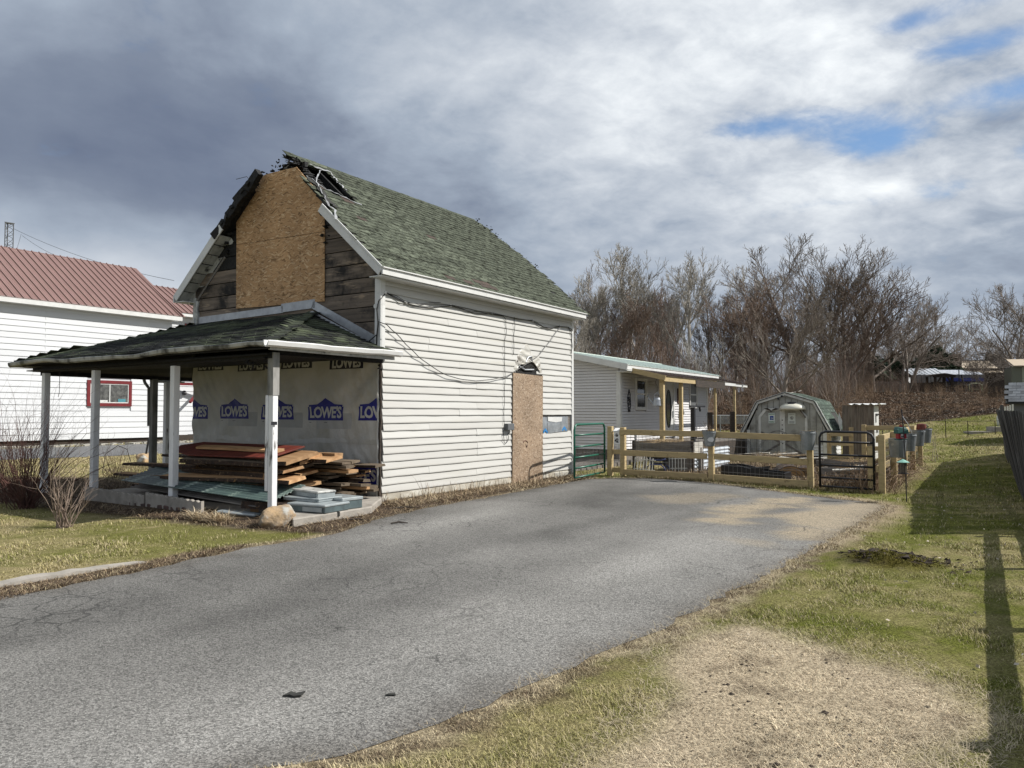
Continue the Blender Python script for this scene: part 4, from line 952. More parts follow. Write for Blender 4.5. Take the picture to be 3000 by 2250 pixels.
# hip caps
mb = MB()
for k in range(12):
    a = Vector(c0).lerp(Vector(r0), k / 12); b = Vector(c0).lerp(Vector(r0), (k + 1.15) / 12); mb.beam(a + Vector((0, 0, .03)), b + Vector((0, 0, .022)), .2, .02)
mb.build('hip_cap', mShinP, H)
# flashing against the wall
fl = lambda p, q, h=.14: MB().beam(Vector(p) + Vector((-.04, 0, h / 2 + .03)), Vector(q) + Vector((-.04, 0, h / 2 + .03)), .02, h)
fl((0, 5.4, 3.50), (0, 2.55, 3.55)).build('flashing', mMetalG, H); fl((0, 2.6, 3.56), (0, 1.65, 3.58), .17).build('flashing', mMetalG, H)
fl((0, 1.72, 3.58), (0, -.02, PZ + .13), .15).build('flashing', mMetalG, H)
MB().prism([(-.07, 1.7, 3.55), (-.07, .0, PZ + .17), (-.16, .0, PZ + .13), (-.16, 1.7, 3.50)], (0, 0, .006)).build('flashing', mMetalG, H)
# beams
MB().box((-2.52, -.12, PZ - .19), (-2.38, 7.12, PZ - .10)).build('porch_beam', mChar, H); MB().box((-2.38, -.10, PZ - .13), (-.03, .03, PZ - .04)).build('porch_beam', mChar, H); MB().box((-2.38, 6.98, PZ - .26), (1.3, 7.10, PZ - .12)).build('porch_beam', mChar, H)
mSootG = mk('sooty_gutter', (.42, .42, .40), (.16, .16, .15), scale=3, rough=.45, dirt=((.025, .025, .025), 3, .48, .62), bump=.3)
# gutters, bent
def gutter(name, a, b, wav, m=mTrimB, n=34, out=Vector((-1, 0, 0)), sz=1.0):
    a, b = Vector(a), Vector(b); prof = [(-.01, .05), (.0, -.03), (.05, -.055), (.10, -.03), (.115, .03), (.108, .045), (.100, .02), (.06, -.035), (.02, -.02), (.01, .05)]
    vs = []; k = len(prof)
    for i in range(n + 1):
        t = i / n; c = a.lerp(b, t); dz = wav * (math.sin(t * 9) * .5 + math.sin(t * 23 + 1) * .25 + math.sin(t * 41) * .12); tw = wav * 2.5 * math.sin(t * 17)
        for (o, z) in prof: vs.append(c + out * (o * sz * (1 + tw)) + Vector((0, 0, z * sz * (1 - tw) + dz)))
    fs = [(i * k + j, (i + 1) * k + j, (i + 1) * k + (j + 1) % k, i * k + (j + 1) % k) for i in range(n) for j in range(k)] + [tuple(range(k)), tuple(n * k + j for j in range(k))]
    return MB().add(vs, fs).build(name, m, H, smooth=False)
gutter('gutter', (-2.76, -.33, PZ - .01), (-2.76, 7.45, PZ - .05), .045, mSootG, 44, sz=.8)
gutter('gutter', (-2.84, -.32, PZ + .0), (.12, -.32, PZ + .03), .010, mTrim, out=Vector((0, -1, 0)))
gutter('gutter', (-2.8, 7.41, PZ - .05), (.15, 7.41, PZ - .04), .012, mTrimB, out=Vector((0, 1, 0)))
gutter('gutter', (.25, 7.41, PZ - .26), (1.1, 7.41, PZ - .24), .012, mMetalG, n=6, out=Vector((0, 1, 0)))
MB().box((-2.75, -.31, PZ - .07), (-2.71, 7.4, PZ + .04)).build('porch_fascia', mChar, H); MB().box((-2.71, -.31, PZ - .08), (.03, -.27, PZ + .04)).build('porch_fascia', mTrimB, H)
crust('charred_crust', [(-2.45 + rr.uniform(-.1, .1), .0 + rr.uniform(-.15, .5), PZ - .22 + rr.uniform(-.12, .1)) for _ in range(26)], .06)
crust('charred_crust', [(rr.uniform(-.06, .0), rr.uniform(-.05, .03), PZ - .17 + rr.uniform(-.08, .1)) for _ in range(9)], .04)
# posts
def post(s, t, z0, z1, w=.13, m=mPost, name='porch_post'):
    return MB().box((s - w / 2, t - w / 2, z0), (s + w / 2, t + w / 2, z1)).build(name, m, H, bev=.006)
post(-2.45, -.085, .10, PZ - .19, .10); MB().box((-2.515, -.034, .42), (-2.41, .02, PZ - .75)).build('post_casing', mPost, H, bev=.004)
MB().box((-2.51, -.145, PZ - .75), (-2.39, -.02, PZ - .1)).build('scorched_post_top', mPostD, H)
MB().box((-2.55, -.165, 1.42), (-2.44, -.16, 1.47)).build('post_bracket', mBlack, H)
for px, s in ((512, -2.45), (280, -2.45), (134, -2.45)):
    p = G(px, 1450, .1); 
    # intersect viewing direction with the porch post row
    a = (px - 1500) / F; t = ((A0.x + s * U1.x) - a * (A0.y + s * U1.y)) / (a * U2.y - U2.x); post(s, t, .0, PZ - .22, .115); print('post t', t)
post(.05, 7.02, .0, PZ - .24, .13, mPostD); post(.50, 7.20, .0, PZ - .3, .12)
mb = MB(); mb.tube([(.0, 7.42, PZ - .1), (.0, 7.3, PZ - .32), (.0, 7.14, PZ - .45), (.0, 7.12, 1.3)], .035, 8); mb.build('downspout', mPostD, H)
mb = MB(); mb.tube([(-2.4, 6.3, PZ - .2), (-2.4, 6.3, PZ - .62), (-2.4, 6.34, PZ - .70)], .006, 4); mb.build('dangling_wire', mCable, H)
# slab
SLAB = [(-2.85, -1.0), (-1.9, -.97), (-1.2, -.93), (-.6, -.5), (-.02, -.12), (-.02, 5.4), (-2.2, 5.2), (-2.2, -.1), (-2.6, -.55)]
MB().prism([(a, b, -.12) for a, b in SLAB], (0, 0, .235)).build('porch_slab', mConc, H, bev=.015)
MB().prism([(-1.93, -.985, .05), (-1.90, -.4, .05), (-1.93, -.4, .05), (-1.965, -.985, .05)], (0, 0, .068)).build('slab_crack', mUnder, H)

# ================================================================== LUMBER UNDER THE PORCH
def wobble_board(name, L, w, th, m, live=True, seed=0, edge=None):
    """board along local +y from 0..L, width about x=0, thickness up"""
    r = random.Random(seed); n = 12; mb = MB(); vs = []
    ph = r.uniform(0, 6)
    for i in range(n + 1):
        y = L * i / n; a = w / 2 * (1 + (.12 * math.sin(y * 2.4 + ph) + r.uniform(-.05, .05) if live else 0)); b = w / 2 * (1 + (.14 * math.sin(y * 1.9 + ph * 2) + r.uniform(-.05, .05) if live else 0)); dz = .012 * math.sin(y * 1.3 + ph)
        yy = y + (r.uniform(-.03, .03) if i in (0, n) else 0); c = .02 if live else 0
        vs += [(-a, yy, dz), (b, yy + (.05 * math.sin(ph) if i in (0, n) else 0), dz), (b - c, yy + (.05 * math.sin(ph) if i in (0, n) else 0), dz + th), (-a + c, yy, dz + th)]
    fs = [(i * 4 + j, (i + 1) * 4 + j, (i + 1) * 4 + (j + 1) % 4, i * 4 + (j + 1) % 4) for i in range(n) for j in range(4)] + [(0, 1, 2, 3), (n * 4, n * 4 + 3, n * 4 + 2, n * 4 + 1)]
    mb.add(vs, fs); o = mb.build(name, m); o.data.materials.append(mBark)
    if live:
        for k, p in enumerate(o.data.polygons):
            if abs(p.normal.x) > .5: p.material_index = 1
    return o
def place(o, s, t, z, rz=0, rx=0, ry=0):
    o.matrix_world = HM @ Matrix.Translation((s, t, z)) @ Matrix.Rotation(rz, 4, 'Z') @ Matrix.Rotation(rx, 4, 'X') @ Matrix.Rotation(ry, 4, 'Y'); return o
LR = random.Random(5)
GF = 'sawn slabs stacked in the front pile on the porch'; GB = 'boards stacked in the rear pile on the porch'
z = .17; k = 0
lens = [(.9, 3.6), (.6, 2.6), (.35, 3.3), (.7, 3.6), (.15, 3.1), (.45, 2.5), (.1, 2.8), (.3, 2.3)]
for t0, L in lens:
    for c in (-1.78, -1.32):
        th = LR.choice([.045, .055, .065]); w = LR.uniform(.36, .48)
        o = wobble_board('wood_slab', L + LR.uniform(-.3, .2), w, th, mSlab if LR.random() < .8 else mSlabG, True, k); k += 1
        place(o, c + LR.uniform(-.07, .07), t0 + LR.uniform(-.25, .25) + (.12 if c > -1.5 else 0), z + (.0 if c < -1.5 else .025 + z * .1), LR.uniform(-.09, .09), LR.uniform(-.012, .016), -.04 - z * .16)
        tag(o, 'bark edged sawn slab lying inside the front lumber stack', 'wood slab', GF)
    z += .083
# named top pieces
o = place(wobble_board('wood_slab', 1.75, .62, .06, mSlab, True, 91), -1.70, .12, z + .0, -.10, 0, -.22); tag(o, 'wide honey coloured slab with bark edge on top of the front stack', 'wood slab', GF)
o = place(wobble_board('wood_slab', 2.3, .40, .05, mSlab, True, 92), -1.2, -.15, z - .02, -.06, 0, -.15); tag(o, 'narrow split slab jutting right from the upper front stack', 'wood slab', GF)
o = MB().prism([(-.40, 0, 0), (.30, -.1, 0), (.36, 2.6, 0), (.12, 2.95, 0), (-.22, 2.7, 0), (-.42, 2.0, 0)], (0, 0, .025)).build('red_board', mRedBd, bev=.004); place(o, -1.62, .55, z + .12, .03, 0, -.24); tag(o, 'wide dark red painted board on top of the lumber pile', 'board')
o = wobble_board('plank', 2.05, .14, .04, mSlab, False, 93); place(o, -1.72, .62, z + .135, .03, 0, -.24); tag(o, 'narrow pale plank lying on the dark red board', 'plank')
z = .17
for lay in range(10):
    for c in (-.85, -.55, -.28):
        if LR.random() < .12: continue
        m = LR.choice([mSlab, mSlabG, mSlabG]); o = wobble_board('plank', LR.uniform(2.2, 3.4), LR.uniform(.16, .26), .035 + .015 * LR.random(), m, LR.random() < .4, k); k += 1
        place(o, c + LR.uniform(-.05, .05), -.05 + LR.uniform(-.25, .5) + .1 * lay / 10, z, LR.uniform(-.12, .12), LR.uniform(-.01, .01), LR.uniform(-.12, .05)); tag(o, 'sawn plank in the rear lumber stack against the wrapped wall', 'plank', GB)
    z += .062
o = wobble_board('plank', 1.6, .2, .06, mSlab, False, 301); place(o, -1.02, -.05, .86, -.12); tag(o, 'short reddish plank jutting right between the two lumber stacks', 'plank')
for i, (s, t, z, L, rz, m, lb) in enumerate([(-1.75, 2.6, .62, 2.1, .05, mSlab, 'long pale plank sticking out left of the front stack'), (-1.3, 2.9, .55, 2.0, -.04, mSlabG, 'grey green plank at the left end of the lumber pile'), (-.9, 3.2, .72, 1.7, .03, mSlabG, 'weathered plank topmost at the far left of the lumber'), (-2.0, 1.2, .46, 3.2, .06, mSlab, 'long bark edged plank along the front of the pile')]):
    o = wobble_board('plank', L, .3, .045, m, True, 400 + i); place(o, s, t, z, rz); tag(o, lb, 'plank')
# corrugated fibreglass sheets
def corr(name, w, L, m, amp=.012, pitch=.075):
    n = int(w / pitch * 6); vs = []
    for j in range(2):
        for i in range(n + 1): x = w * i / n; vs.append((x, j * L, amp * math.sin(x / pitch * 2 * math.pi)))
    mb = MB(); mb.add(vs, [(i, i + 1, n + 1 + i + 1, n + 1 + i) for i in range(n)]); o = mb.build(name, m, smooth=True); s = o.modifiers.new('s', 'SOLIDIFY'); s.thickness = .004; return o
for i, (s, t, z, rz, rx, ry, L, lb) in enumerate([(-2.42, .0, .24, .045, .045, .28, 3.75, 'upper translucent green corrugated sheet leaning along the lumber pile'), (-2.45, .3, .15, -.02, .035, .22, 3.5, 'lower corrugated sheet under the green translucent one'), ]):
    o = corr('corrugated_sheet', .75, L, mFibre if i == 0 else mGreyW); place(o, s, t, z, rz, rx, -ry); tag(o, lb, 'roofing sheet')
# supports / dark timbers beneath the pile
for i, t in enumerate((.5, 1.7, 2.9)):
    o = MB().box((-2.0, 0, 0), (-.3, .09, .05)).build('bearer', mDarkW); o.matrix_world = HM @ Matrix.Translation((0, t, .116)); tag(o, 'dark bearer timber laid across the slab under the lumber', 'timber', 'bearers under the lumber')
o = wobble_board('bark_log', 1.0, .16, .11, mBark, True, 77); place(o, -2.2, -.35, .12, .2); tag(o, 'short bark covered offcut lying beside the corner porch post', 'offcut')
# wrapped packs
def pack(name, s, t, z, ds, dt, dz, rz, m, m2, lb):
    o = thing(name, lb, 'package', HM @ Vector((s, t, z)), ANG + rz)
    MB().box((-ds / 2, -dt / 2, 0), (ds / 2, dt / 2, dz)).build('carton', m, o, bev=.01)
    MB().box((-ds / 2 - .012, -dt / 2 - .012, dz * .74), (ds / 2 + .012, dt / 2 + .012, dz + .01)).build('plastic_film', m2, o, bev=.012)
    mb = MB(); mb.box((-ds / 2 - .014, -dt / 2 + .05, dz * .15), (-ds / 2 - .001, dt / 2 - .3, dz * .7)); mb.build('printed_label', mPlas, o); return o
pack('wrapped_package', -2.0, -.60, .117, .55, .72, .12, .1, mPlasD, mPlas, 'teal plastic wrapped pack lowest in front at slab edge')
pack('wrapped_package', -1.55, -.62, .117, .40, .55, .17, -.1, mPlasD, mPlas, 'teal wrapped pack with flattened film, rightmost on the slab')
pack('wrapped_package', -1.85, -.30, .245, .50, .75, .05, .05, mPlas, mPlas, 'flat grey carton sandwiched in the middle of the packs')
pack('wrapped_package', -1.80, -.22, .297, .32, .85, .10, -.18, mPlas, mTrimB, 'white printed carton lying on top of the wrapped packs')
# concrete edging with scalloped top
for i, (t0, t1, rx, lb) in enumerate([(4.85, 2.95, .0, 'left scalloped concrete edging panel between two porch posts'), (2.9, 1.3, .0, 'right scalloped concrete edging panel ending near straw clump')]):
    mb = MB(); n = 22; L = t0 - t1; v = []
    for k in range(n + 1):
        t = L * k / n; z = .24 + .014 * math.cos(k * math.pi) - .05 * k / n; v += [(-.03, -t, -.05), (.03, -t, -.05), (.03, -t, z), (-.03, -t, z)]
    mb.add(v, [(i2 * 4 + j, (i2 + 1) * 4 + j, (i2 + 1) * 4 + (j + 1) % 4, i2 * 4 + (j + 1) % 4) for i2 in range(n) for j in range(4)] + [(0, 1, 2, 3), (n * 4, n * 4 + 1, n * 4 + 2, n * 4 + 3)])
    o = mb.build('concrete_edging', mConc, bev=.006); o.matrix_world = HM @ Matrix.Translation((-2.62, t0, 0)) @ Matrix.Rotation(-.03 * (i == 1), 4, 'Z'); tag(o, lb, 'edging')
for i in range(11):
    p = G(380 + i * 17 + R.uniform(-4, 4), 1478 + i * 2.2, 0)
    o = MB().box((-.09, -.05, -.02), (.09, .05, .07)).build('brick', mBrick, bev=.01); o.location = p; o.rotation_euler = (R.uniform(-.2, .2), R.uniform(-.2, .2), R.uniform(-.6, .2)); tag(o, 'half buried old brick in the row edging the flower bed', 'brick', 'bricks edging the bed before the porch')
# boulder
def rock(name, p, sx, sy, sz, m, seed, lb, group=None, sub=4):
    bm = bmesh.new(); bmesh.ops.create_icosphere(bm, subdivisions=sub, radius=1); r = random.Random(seed)
    cuts = [(Vector((r.uniform(-1, 1), r.uniform(-1, 1), r.uniform(-.6, 1))).normalized(), r.uniform(.55, .9)) for _ in range(10)]
    for v in bm.verts:
        c = v.co.copy()
        for nn, d in cuts:
            e = c.dot(nn) - d
            if e > 0: c -= nn * e * .8
        c += c.normalized() * (.06 * math.sin(c.x * 5 + seed) * math.cos(c.y * 6 + c.z * 4) + .03 * math.sin(c.x * 13 + c.z * 11) * math.sin(c.y * 14))
        v.co = Vector((c.x * sx, c.y * sy, c.z * sz))
    me = bpy.data.meshes.new(name); bm.to_mesh(me); bm.free(); me.materials.append(m); me.polygons.foreach_set('use_smooth', [True] * len(me.polygons))
    o = link(name, me); o.location = p; o.rotation_euler = (0, 0, r.uniform(0, 3)); tag(o, lb, 'rock', group); return o
p = G(792, 1548); rock('boulder', (p.x, p.y + .2, .13), .31, .27, .21, mRock, 12, 'tan rounded boulder at the foot of the corner porch post')
o = MB().box((-.35, -.1, 0), (.35, .1, .05)).build('plastic_scrap', mPlas, bev=.02); o.location = G(700, 1508, .02); o.rotation_euler = (0, .05, -.3); tag(o, 'crumpled white plastic wrapping left of the boulder', 'wrapping')
o = MB().box((-.18, -.05, 0), (.18, .05, .06)).build('wood_offcut', mSlab, bev=.005); o.location = G(768, 1500, .03); o.rotation_euler = (0, 0, -.2); tag(o, 'small sawn block just behind the boulder', 'wood block')
o = rock('stone', G(905, 1498, 0) + Vector((0, 0, .04)), .07, .05, .05, mSnow, 9, 'small white stone between boulder and wrapped packs')
# ================================================================== NEIGHBOUR HOUSE (left)
Q0 = Vector((-23.5, 35.3, 0)); N = thing('neighbour_house', 'long white two storey house with red metal roof beyond the side drive', 'house', Q0, ANG); NM = frame(Q0); NI = NM.inverted()
s0_, s1_ = -7.0, 8.54; LE = 6.72
MB().prism([(s0_, .03, .35), (s1_ - .02, .03, .35), (s1_ - .02, 9, .35), (s0_, 9, .35)], (0, 0, LE - .4)).build('house_body', mSidW, N)
MB().box((s0_, .08, -.1), (16, 8.9, .36)).build('foundation', mDarkW, N)
NW = [(3.93, 6.27, 1.95, 3.27)]
nc = course(.2835, mSidW); nr = random.Random(3)
for k in range(23):
    z = .30 + k * .2835
    if z > LE - .15: break
    segs = [(s0_, s1_)]
    if z + .28 > 1.97 and z < 3.25: segs = [(s0_, 3.95), (6.25, s1_)]
    for a, b in segs:
        o = inst('siding_board', nc, N, (a, 0, z), (nr.uniform(-.004, .004), 0, 0), (b - a, 1.1, 1))
for s in (1.9, 7.2): MB().box((s, -.027, LE - 2.6), (s + .02, -.003, LE)).build('joint_cover', mSidW, N)
MB().box((s0_, -.45, LE - .02), (s1_ + .35, -.40, LE + .24)).build('fascia', mTrim, N); MB().box((s0_, -.40, LE - .02), (s1_ + .3, 0, LE + .0)).build('soffit', mTrim, N)
NSL = (10.05 - LE - .2) / 4.75; nan = math.atan(NSL)
mbp = MB(); DL = 4.9 / math.cos(nan); mbp.add([(0, 0, 0), (.365, 0, 0), (.365, DL, 0), (0, DL, 0), (0, 0, -.02), (.365, 0, -.02), (.365, DL, -.02), (0, DL, -.02)], [(0, 1, 2, 3), (7, 6, 5, 4), (0, 4, 5, 1)])
mbp.box((0, 0, 0), (.04, DL, .05)); mbp.box((.12, 0, 0), (.14, DL, .006)); mbp.box((.24, 0, 0), (.26, DL, .006)); rp = mbp.mesh('roof_panel', mRed)
for i in range(44):
    s = s0_ + i * .365
    if s > s1_ + .2: break
    inst('roof_panel', rp, N, (s, -.47, LE + .22), (nan, 0, 0))
MB().prism([(s0_, 4.4, 10.02), (s0_, 9.3, LE + .2), (s1_ + .3, 9.3, LE + .2), (s1_ + .3, 4.4, 10.02)], (0, 0, -.05)).build('rear_roof', mRed, N)
MB().beam((s0_, 4.42, 10.08), (s1_ + .33, 4.42, 10.08), .3, .05).build('ridge_cap', mRed, N)
MB().prism([(s1_, .05, LE), (s1_, 4.4, 9.95), (s1_, 8.9, LE)], (-.05, 0, 0)).build('gable_end', mSidW, N)
mb = MB(); mb.beam((s1_ + .35, -.46, LE + .20), (s1_ + .35, 4.42, 10.03), .04, .22); mb.build('rake_trim', mRed, N)
def window(parent, s0, s1, z0, z1, trim, tw=.16, y=-.03, glass=None, split='v', inner=mTrim, name='window', tw2=None):
    w = MB(); d = .04
    w.box((s0, y - d, z0), (s1, y + .02, z0 + tw)); w.box((s0, y - d, z1 - tw), (s1, y + .02, z1)); w.box((s0, y - d, z0 + tw), (s0 + tw, y + .02, z1 - tw)); w.box((s1 - tw, y - d, z0 + tw), (s1, y + .02, z1 - tw))
    o = w.build(name, trim, parent)
    a, b, c, e = s0 + tw, s1 - tw, z0 + tw, z1 - tw; f = MB(); q = .05
    f.box((a, y - .015, c), (b, y + .0, c + q)); f.box((a, y - .015, e - q), (b, y + .0, e)); f.box((a, y - .015, c + q), (a + q, y, e - q)); f.box((b - q, y - .015, c + q), (b, y, e - q))
    if split == 'v': m = (a + b) / 2; f.box((m - .025, y - .012, c + q), (m + .025, y + .003, e - q))
    else: m = (c + e) / 2; f.box((a + q, y - .012, m - .025), (b - q, y + .003, m + .025))
    f.build('frame', inner, o)
    g = MB(); g.box((a + q, y + .006, c + q), (b - q, y + .012, e - q)); g.build('pane', glass or mGlass, o)
    return o
wn = window(N, 3.93, 6.27, 1.95, 3.27, mRedT, glass=mk('dim_interior', (.05, .05, .048), (.14, .14, .13), scale=6, rough=.12, st=(1, 1, 1)))
o = MB().box((5.55, -.028, 2.17), (5.95, -.02, 2.33)).build('window_ornament', mk('teal_item', (.06, .22, .26)), wn)
o = MB().box((4.5, -.026, 2.17), (5.0, -.02, 2.26)).build('window_ornament', mTrim, wn)
# second wing
MB().box((s1_, .9, .3), (16, 8, 7.2)).build('wing_body', mSidW, N)
for k in range(24):
    z = .30 + k * .2835
    if z > 7.0: break
    for a, b in ([(s1_, 10.7), (12.0, 16)] if z < 2.45 else [(s1_, 16)]): inst('siding_board', nc, N, (a, .87, z), (0, 0, 0), (b - a, 1.1, 1))
MB().box((s1_ + .5, .42, 7.1), (16, .47, 7.32)).build('fascia', mTrim, N); MB().box((s1_ + .35, .47, 7.1), (16, .9, 7.13)).build('soffit', mTrim, N)
rp2 = MB(); rp2.v = [(v[0], v[1] * .62, v[2]) for v in mbp.v]; rp2.f = mbp.f; rp2 = rp2.mesh('roof_panel', mRed)
for i in range(21): inst('roof_panel', rp2, N, (s1_ + .1 + i * .365, .38, 7.3), (nan * .92, 0, 0))
window(N, 9.9, 11.5, 5.55, 6.75, mRedT, tw=.18, y=.83)
dd_ = thing('side_door', 'x', 'x'); bpy.data.objects.remove(dd_)
D0 = MB(); D0.box((10.75, .84, .45), (11.95, .86, 2.55)); D0 = D0.build('entry_door', mTrim, N)
mb = MB(); mb.box((10.6, .80, .4), (10.74, .86, 3.0)); mb.box((10.74, .80, 2.85), (12.2, .86, 3.0)); mb.build('door_frame', mRedT, D0)
MB().box((11.3, .825, 1.2), (11.75, .838, 2.35)).build('pane', mGlass, D0); MB().box((11.32, .825, .6), (11.75, .838, 1.0)).build('door_panel', mTrim, D0)
MB().beam((9.6, -.2, 2.2), (11.1, .7, 3.2), .12, .12).build('porch_brace', mRedT, N); MB().beam((9.4, .5, 3.25), (13, -.3, 3.25), .14, .16).build('porch_brace', mRedT, N)
mb = MB(); mb.lathe([(0, 0), (.1, .02), (.13, .12), (.08, .25), (0, .27)], (9.85, .72, 2.62), 10); mb.build('wall_lamp', mBlack, N)
MB().box((10.2, -.4, 0), (12.6, .85, .38)).build('door_step', mDarkW, N)
# electrical drop wire
# pale rubble strip along the foundation
for i in range(70):
    s = -6 + i * .25 + nr.uniform(-.1, .1); p = NM @ Vector((s, -.5 - nr.random() * .9, .03))
pts = []
mb = MB()
for i in range(240):
    s = nr.uniform(-7, 12); y = -.3 - nr.random() * 1.1; a = nr.uniform(.05, .22); Mx = Matrix.Translation((s, y, .03)) @ Matrix.Rotation(nr.uniform(0, 3), 4, 'Z'); mb.box((-a, -a * .6, -.05), (a, a * .6, nr.uniform(.01, .07)), Mx)
o = mb.build('rubble', mSnow, fix=False); o.matrix_world = NM; kind(o, 'stuff')

# lattice tower
T = thing('lattice_mast', 'slim steel lattice antenna mast rising behind the red roof', 'mast', (-36.0, 55.5, 0))
q = P(26, 655, 55.5); T.location = (q.x, q.y, 0); HT = q.z
vv = [Vector((.30 * math.cos(a), .30 * math.sin(a), 0)) for a in (0.3, 2.394, 4.489)]
for v in vv: MB().tube([v, v + Vector((0, 0, HT))], .035, 5).build('mast_leg', mGreyB, T)
for f0 in range(3):
    mb = MB(); k = 0; zz = 8.0
    while zz < HT - .1:
        a, b = (vv[f0], vv[(f0 + 1) % 3]) if k % 2 else (vv[(f0 + 1) % 3], vv[f0]); mb.tube([a + Vector((0, 0, zz)), b + Vector((0, 0, min(HT, zz + .33)))], .018, 3, False); zz += .33; k += 1
    mb.build('lattice_bracing', mGreyB, T)
MB().prism([v * 1.25 + Vector((0, 0, HT)) for v in vv], (0, 0, .06)).build('mast_top', mGreyB, T)
def wire(name, pts, r, lb, sag=.0, m=mCable):
    a, b = Vector(pts[0]), Vector(pts[-1]); L = []
    for i in range(13):
        t = i / 12; p = a.lerp(b, t); p.z -= sag * 4 * t * (1 - t); L.append(p)
    o = MB().tube(L, r, 4).build(name, m, fix=False); tag(o, lb, 'wire'); return o
wire('overhead_wire', [P(40, 670, 55.5), P(510, 822, 45)], .012, 'thin overhead wire from the lattice mast to beside the burnt house', .4)
wire('overhead_wire', [P(65, 690, 55.5), P(165, 750, 50)], .012, 'short guy wire dropping from the mast to the red roof', .1)
wire('overhead_wire', [P(62, 686, 55.5), P(50, 728, 54)], .010, 'steep guy wire hanging beside the lattice mast', .0)

# ================================================================== COTTAGE
C0 = Vector((3.37, 24, 0)); CT = thing('cottage', 'low white sided cottage with pale steel roof and timber porch behind the garden', 'cottage', C0, ANG); CM = frame(C0)
CL, CW = 8.2, 4.4; ce, cr_ = 3.06, 3.62; RTc = 2.2
MB().box((.02, .03, .46), (CL - .02, CW, 2.95)).build('house_body', mSidC, CT)
MB().prism([(.02, .02, 2.9), (.02, CW, 2.9), (.02, CW, ce), (.02, RTc, cr_ - .08), (.02, .02, ce - .06)], (.05, 0, 0)).build('gable_wall', mSidC, CT)
def lap(name, x0, x1, z0, z1, h, m, parent, face='y', holes=(), clipf=None):
    """one joined panel of lapped boards too small to single out; on plane y=0 (face y) or x=0"""
    mb = MB(); z = z0
    while z < z1 - .01:
        zt = min(z + h, z1); segs = [(x0, x1)]
        for (a, b, c, d) in holes:
            if z + h * .5 > c and z + h * .5 < d: segs = [s for q in segs for s in ((q[0], min(a, q[1])), (max(b, q[0]), q[1])) if s[1] - s[0] > .01]
        for a, b in segs:
            if clipf: a, b = clipf(a, b, z)
            if b - a < .02: continue
            if face == 'y': V = [(a, -.028, z), (b, -.028, z), (b, -.003, zt - .012), (a, -.003, zt - .012), (a, 0, z), (b, 0, z), (b, 0, zt), (a, 0, zt)]
            else: V = [(-.028, b, z), (-.028, a, z), (-.003, a, zt - .012), (-.003, b, zt - .012), (0, b, z), (0, a, z), (0, a, zt), (0, b, zt)]
            mb.add(V, [(0, 1, 2, 3), (0, 4, 5, 1), (0, 3, 7, 4), (1, 5, 6, 2)])
        z += h
    return kind(mb.build(name, m, parent), 'stuff')
lap('siding', .03, CL, .46, 2.86, .092, mSidC, CT, 'y', [(1.16, 2.0, 1.70, 2.75), (6.12, 6.95, 1.78, 2.82), (3.5, 4.5, .5, 2.8)])
lap('siding', .03, CW, .46, 3.6, .092, mSidC, CT, 'x', (), lambda a, b, z: (a + max(0, (z - ce + .12) / ((cr_ - ce) / RTc)), b - max(0, (z - ce + .12) / ((cr_ - ce) / RTc))))
MB().box((-.03, -.03, .44), (.11, -.017, 2.88)).build('corner_post', mTrim, CT); MB().box((-.03, -.017, .44), (-.017, .11, 2.88)).build('corner_post', mTrim, CT); MB().box((CL - .09, -.03, .44), (CL + .02, .0, 2.86)).build('corner_post', mTrim, CT)
# skirting boards
for k in range(30): MB().box((.02, .03 + k * .147, .0), (.05, .165 + k * .147, .455)).build('skirting_board', mGreyW, CT)
MB().box((.1, .02, .0), (CL, .05, .455)).build('skirting', mGreyW, CT)
# roof panels
cs = (cr_ - ce) / (RTc + .4); can = math.atan(cs)
mbq = MB(); DLc = (RTc + .4) / math.cos(can) + .01; mbq.box((0, 0, -.012), (.30, DLc, 0)); mbq.prism([(0, 0, 0), (.05, 0, 0), (.038, 0, .028), (.012, 0, .028)], (0, DLc, 0)); cp = mbq.mesh('roof_panel', mRoofG)
for i in range(30): inst('roof_panel', cp, CT, (-.32 + i * .302, -.4, ce + .03), (can, 0, 0))
MB().prism([(-.32, RTc, cr_ + .02), (-.32, CW + .4, ce + .03), (CL + .4, CW + .4, ce + .03), (CL + .4, RTc, cr_ + .02)], (0, 0, -.02)).build('rear_roof', mRoofG, CT)
MB().beam((-.34, RTc, cr_ + .03), (CL + .42, RTc, cr_ + .03), .25, .04).build('ridge_cap', mRoofG, CT)
MB().beam((-.31, -.4, ce - .05), (-.31, RTc, cr_ - .05), .03, .18).build('rake_board', mTrim, CT); MB().beam((-.15, -.4, ce - .12), (-.15, RTc, cr_ - .12), .3, .015).build('rake_soffit', mTrim, CT)
MB().box((-.3, -.39, ce - .16), (CL + .3, -.36, ce + .0)).build('fascia', mTrim, CT); MB().box((-.3, -.36, 2.88), (CL + .3, 0, 2.895)).build('soffit', mTrim, CT)
MB().box((-.03, -.36, 2.86), (.10, -.02, 3.08)).build('eave_return', mTrim, CT)
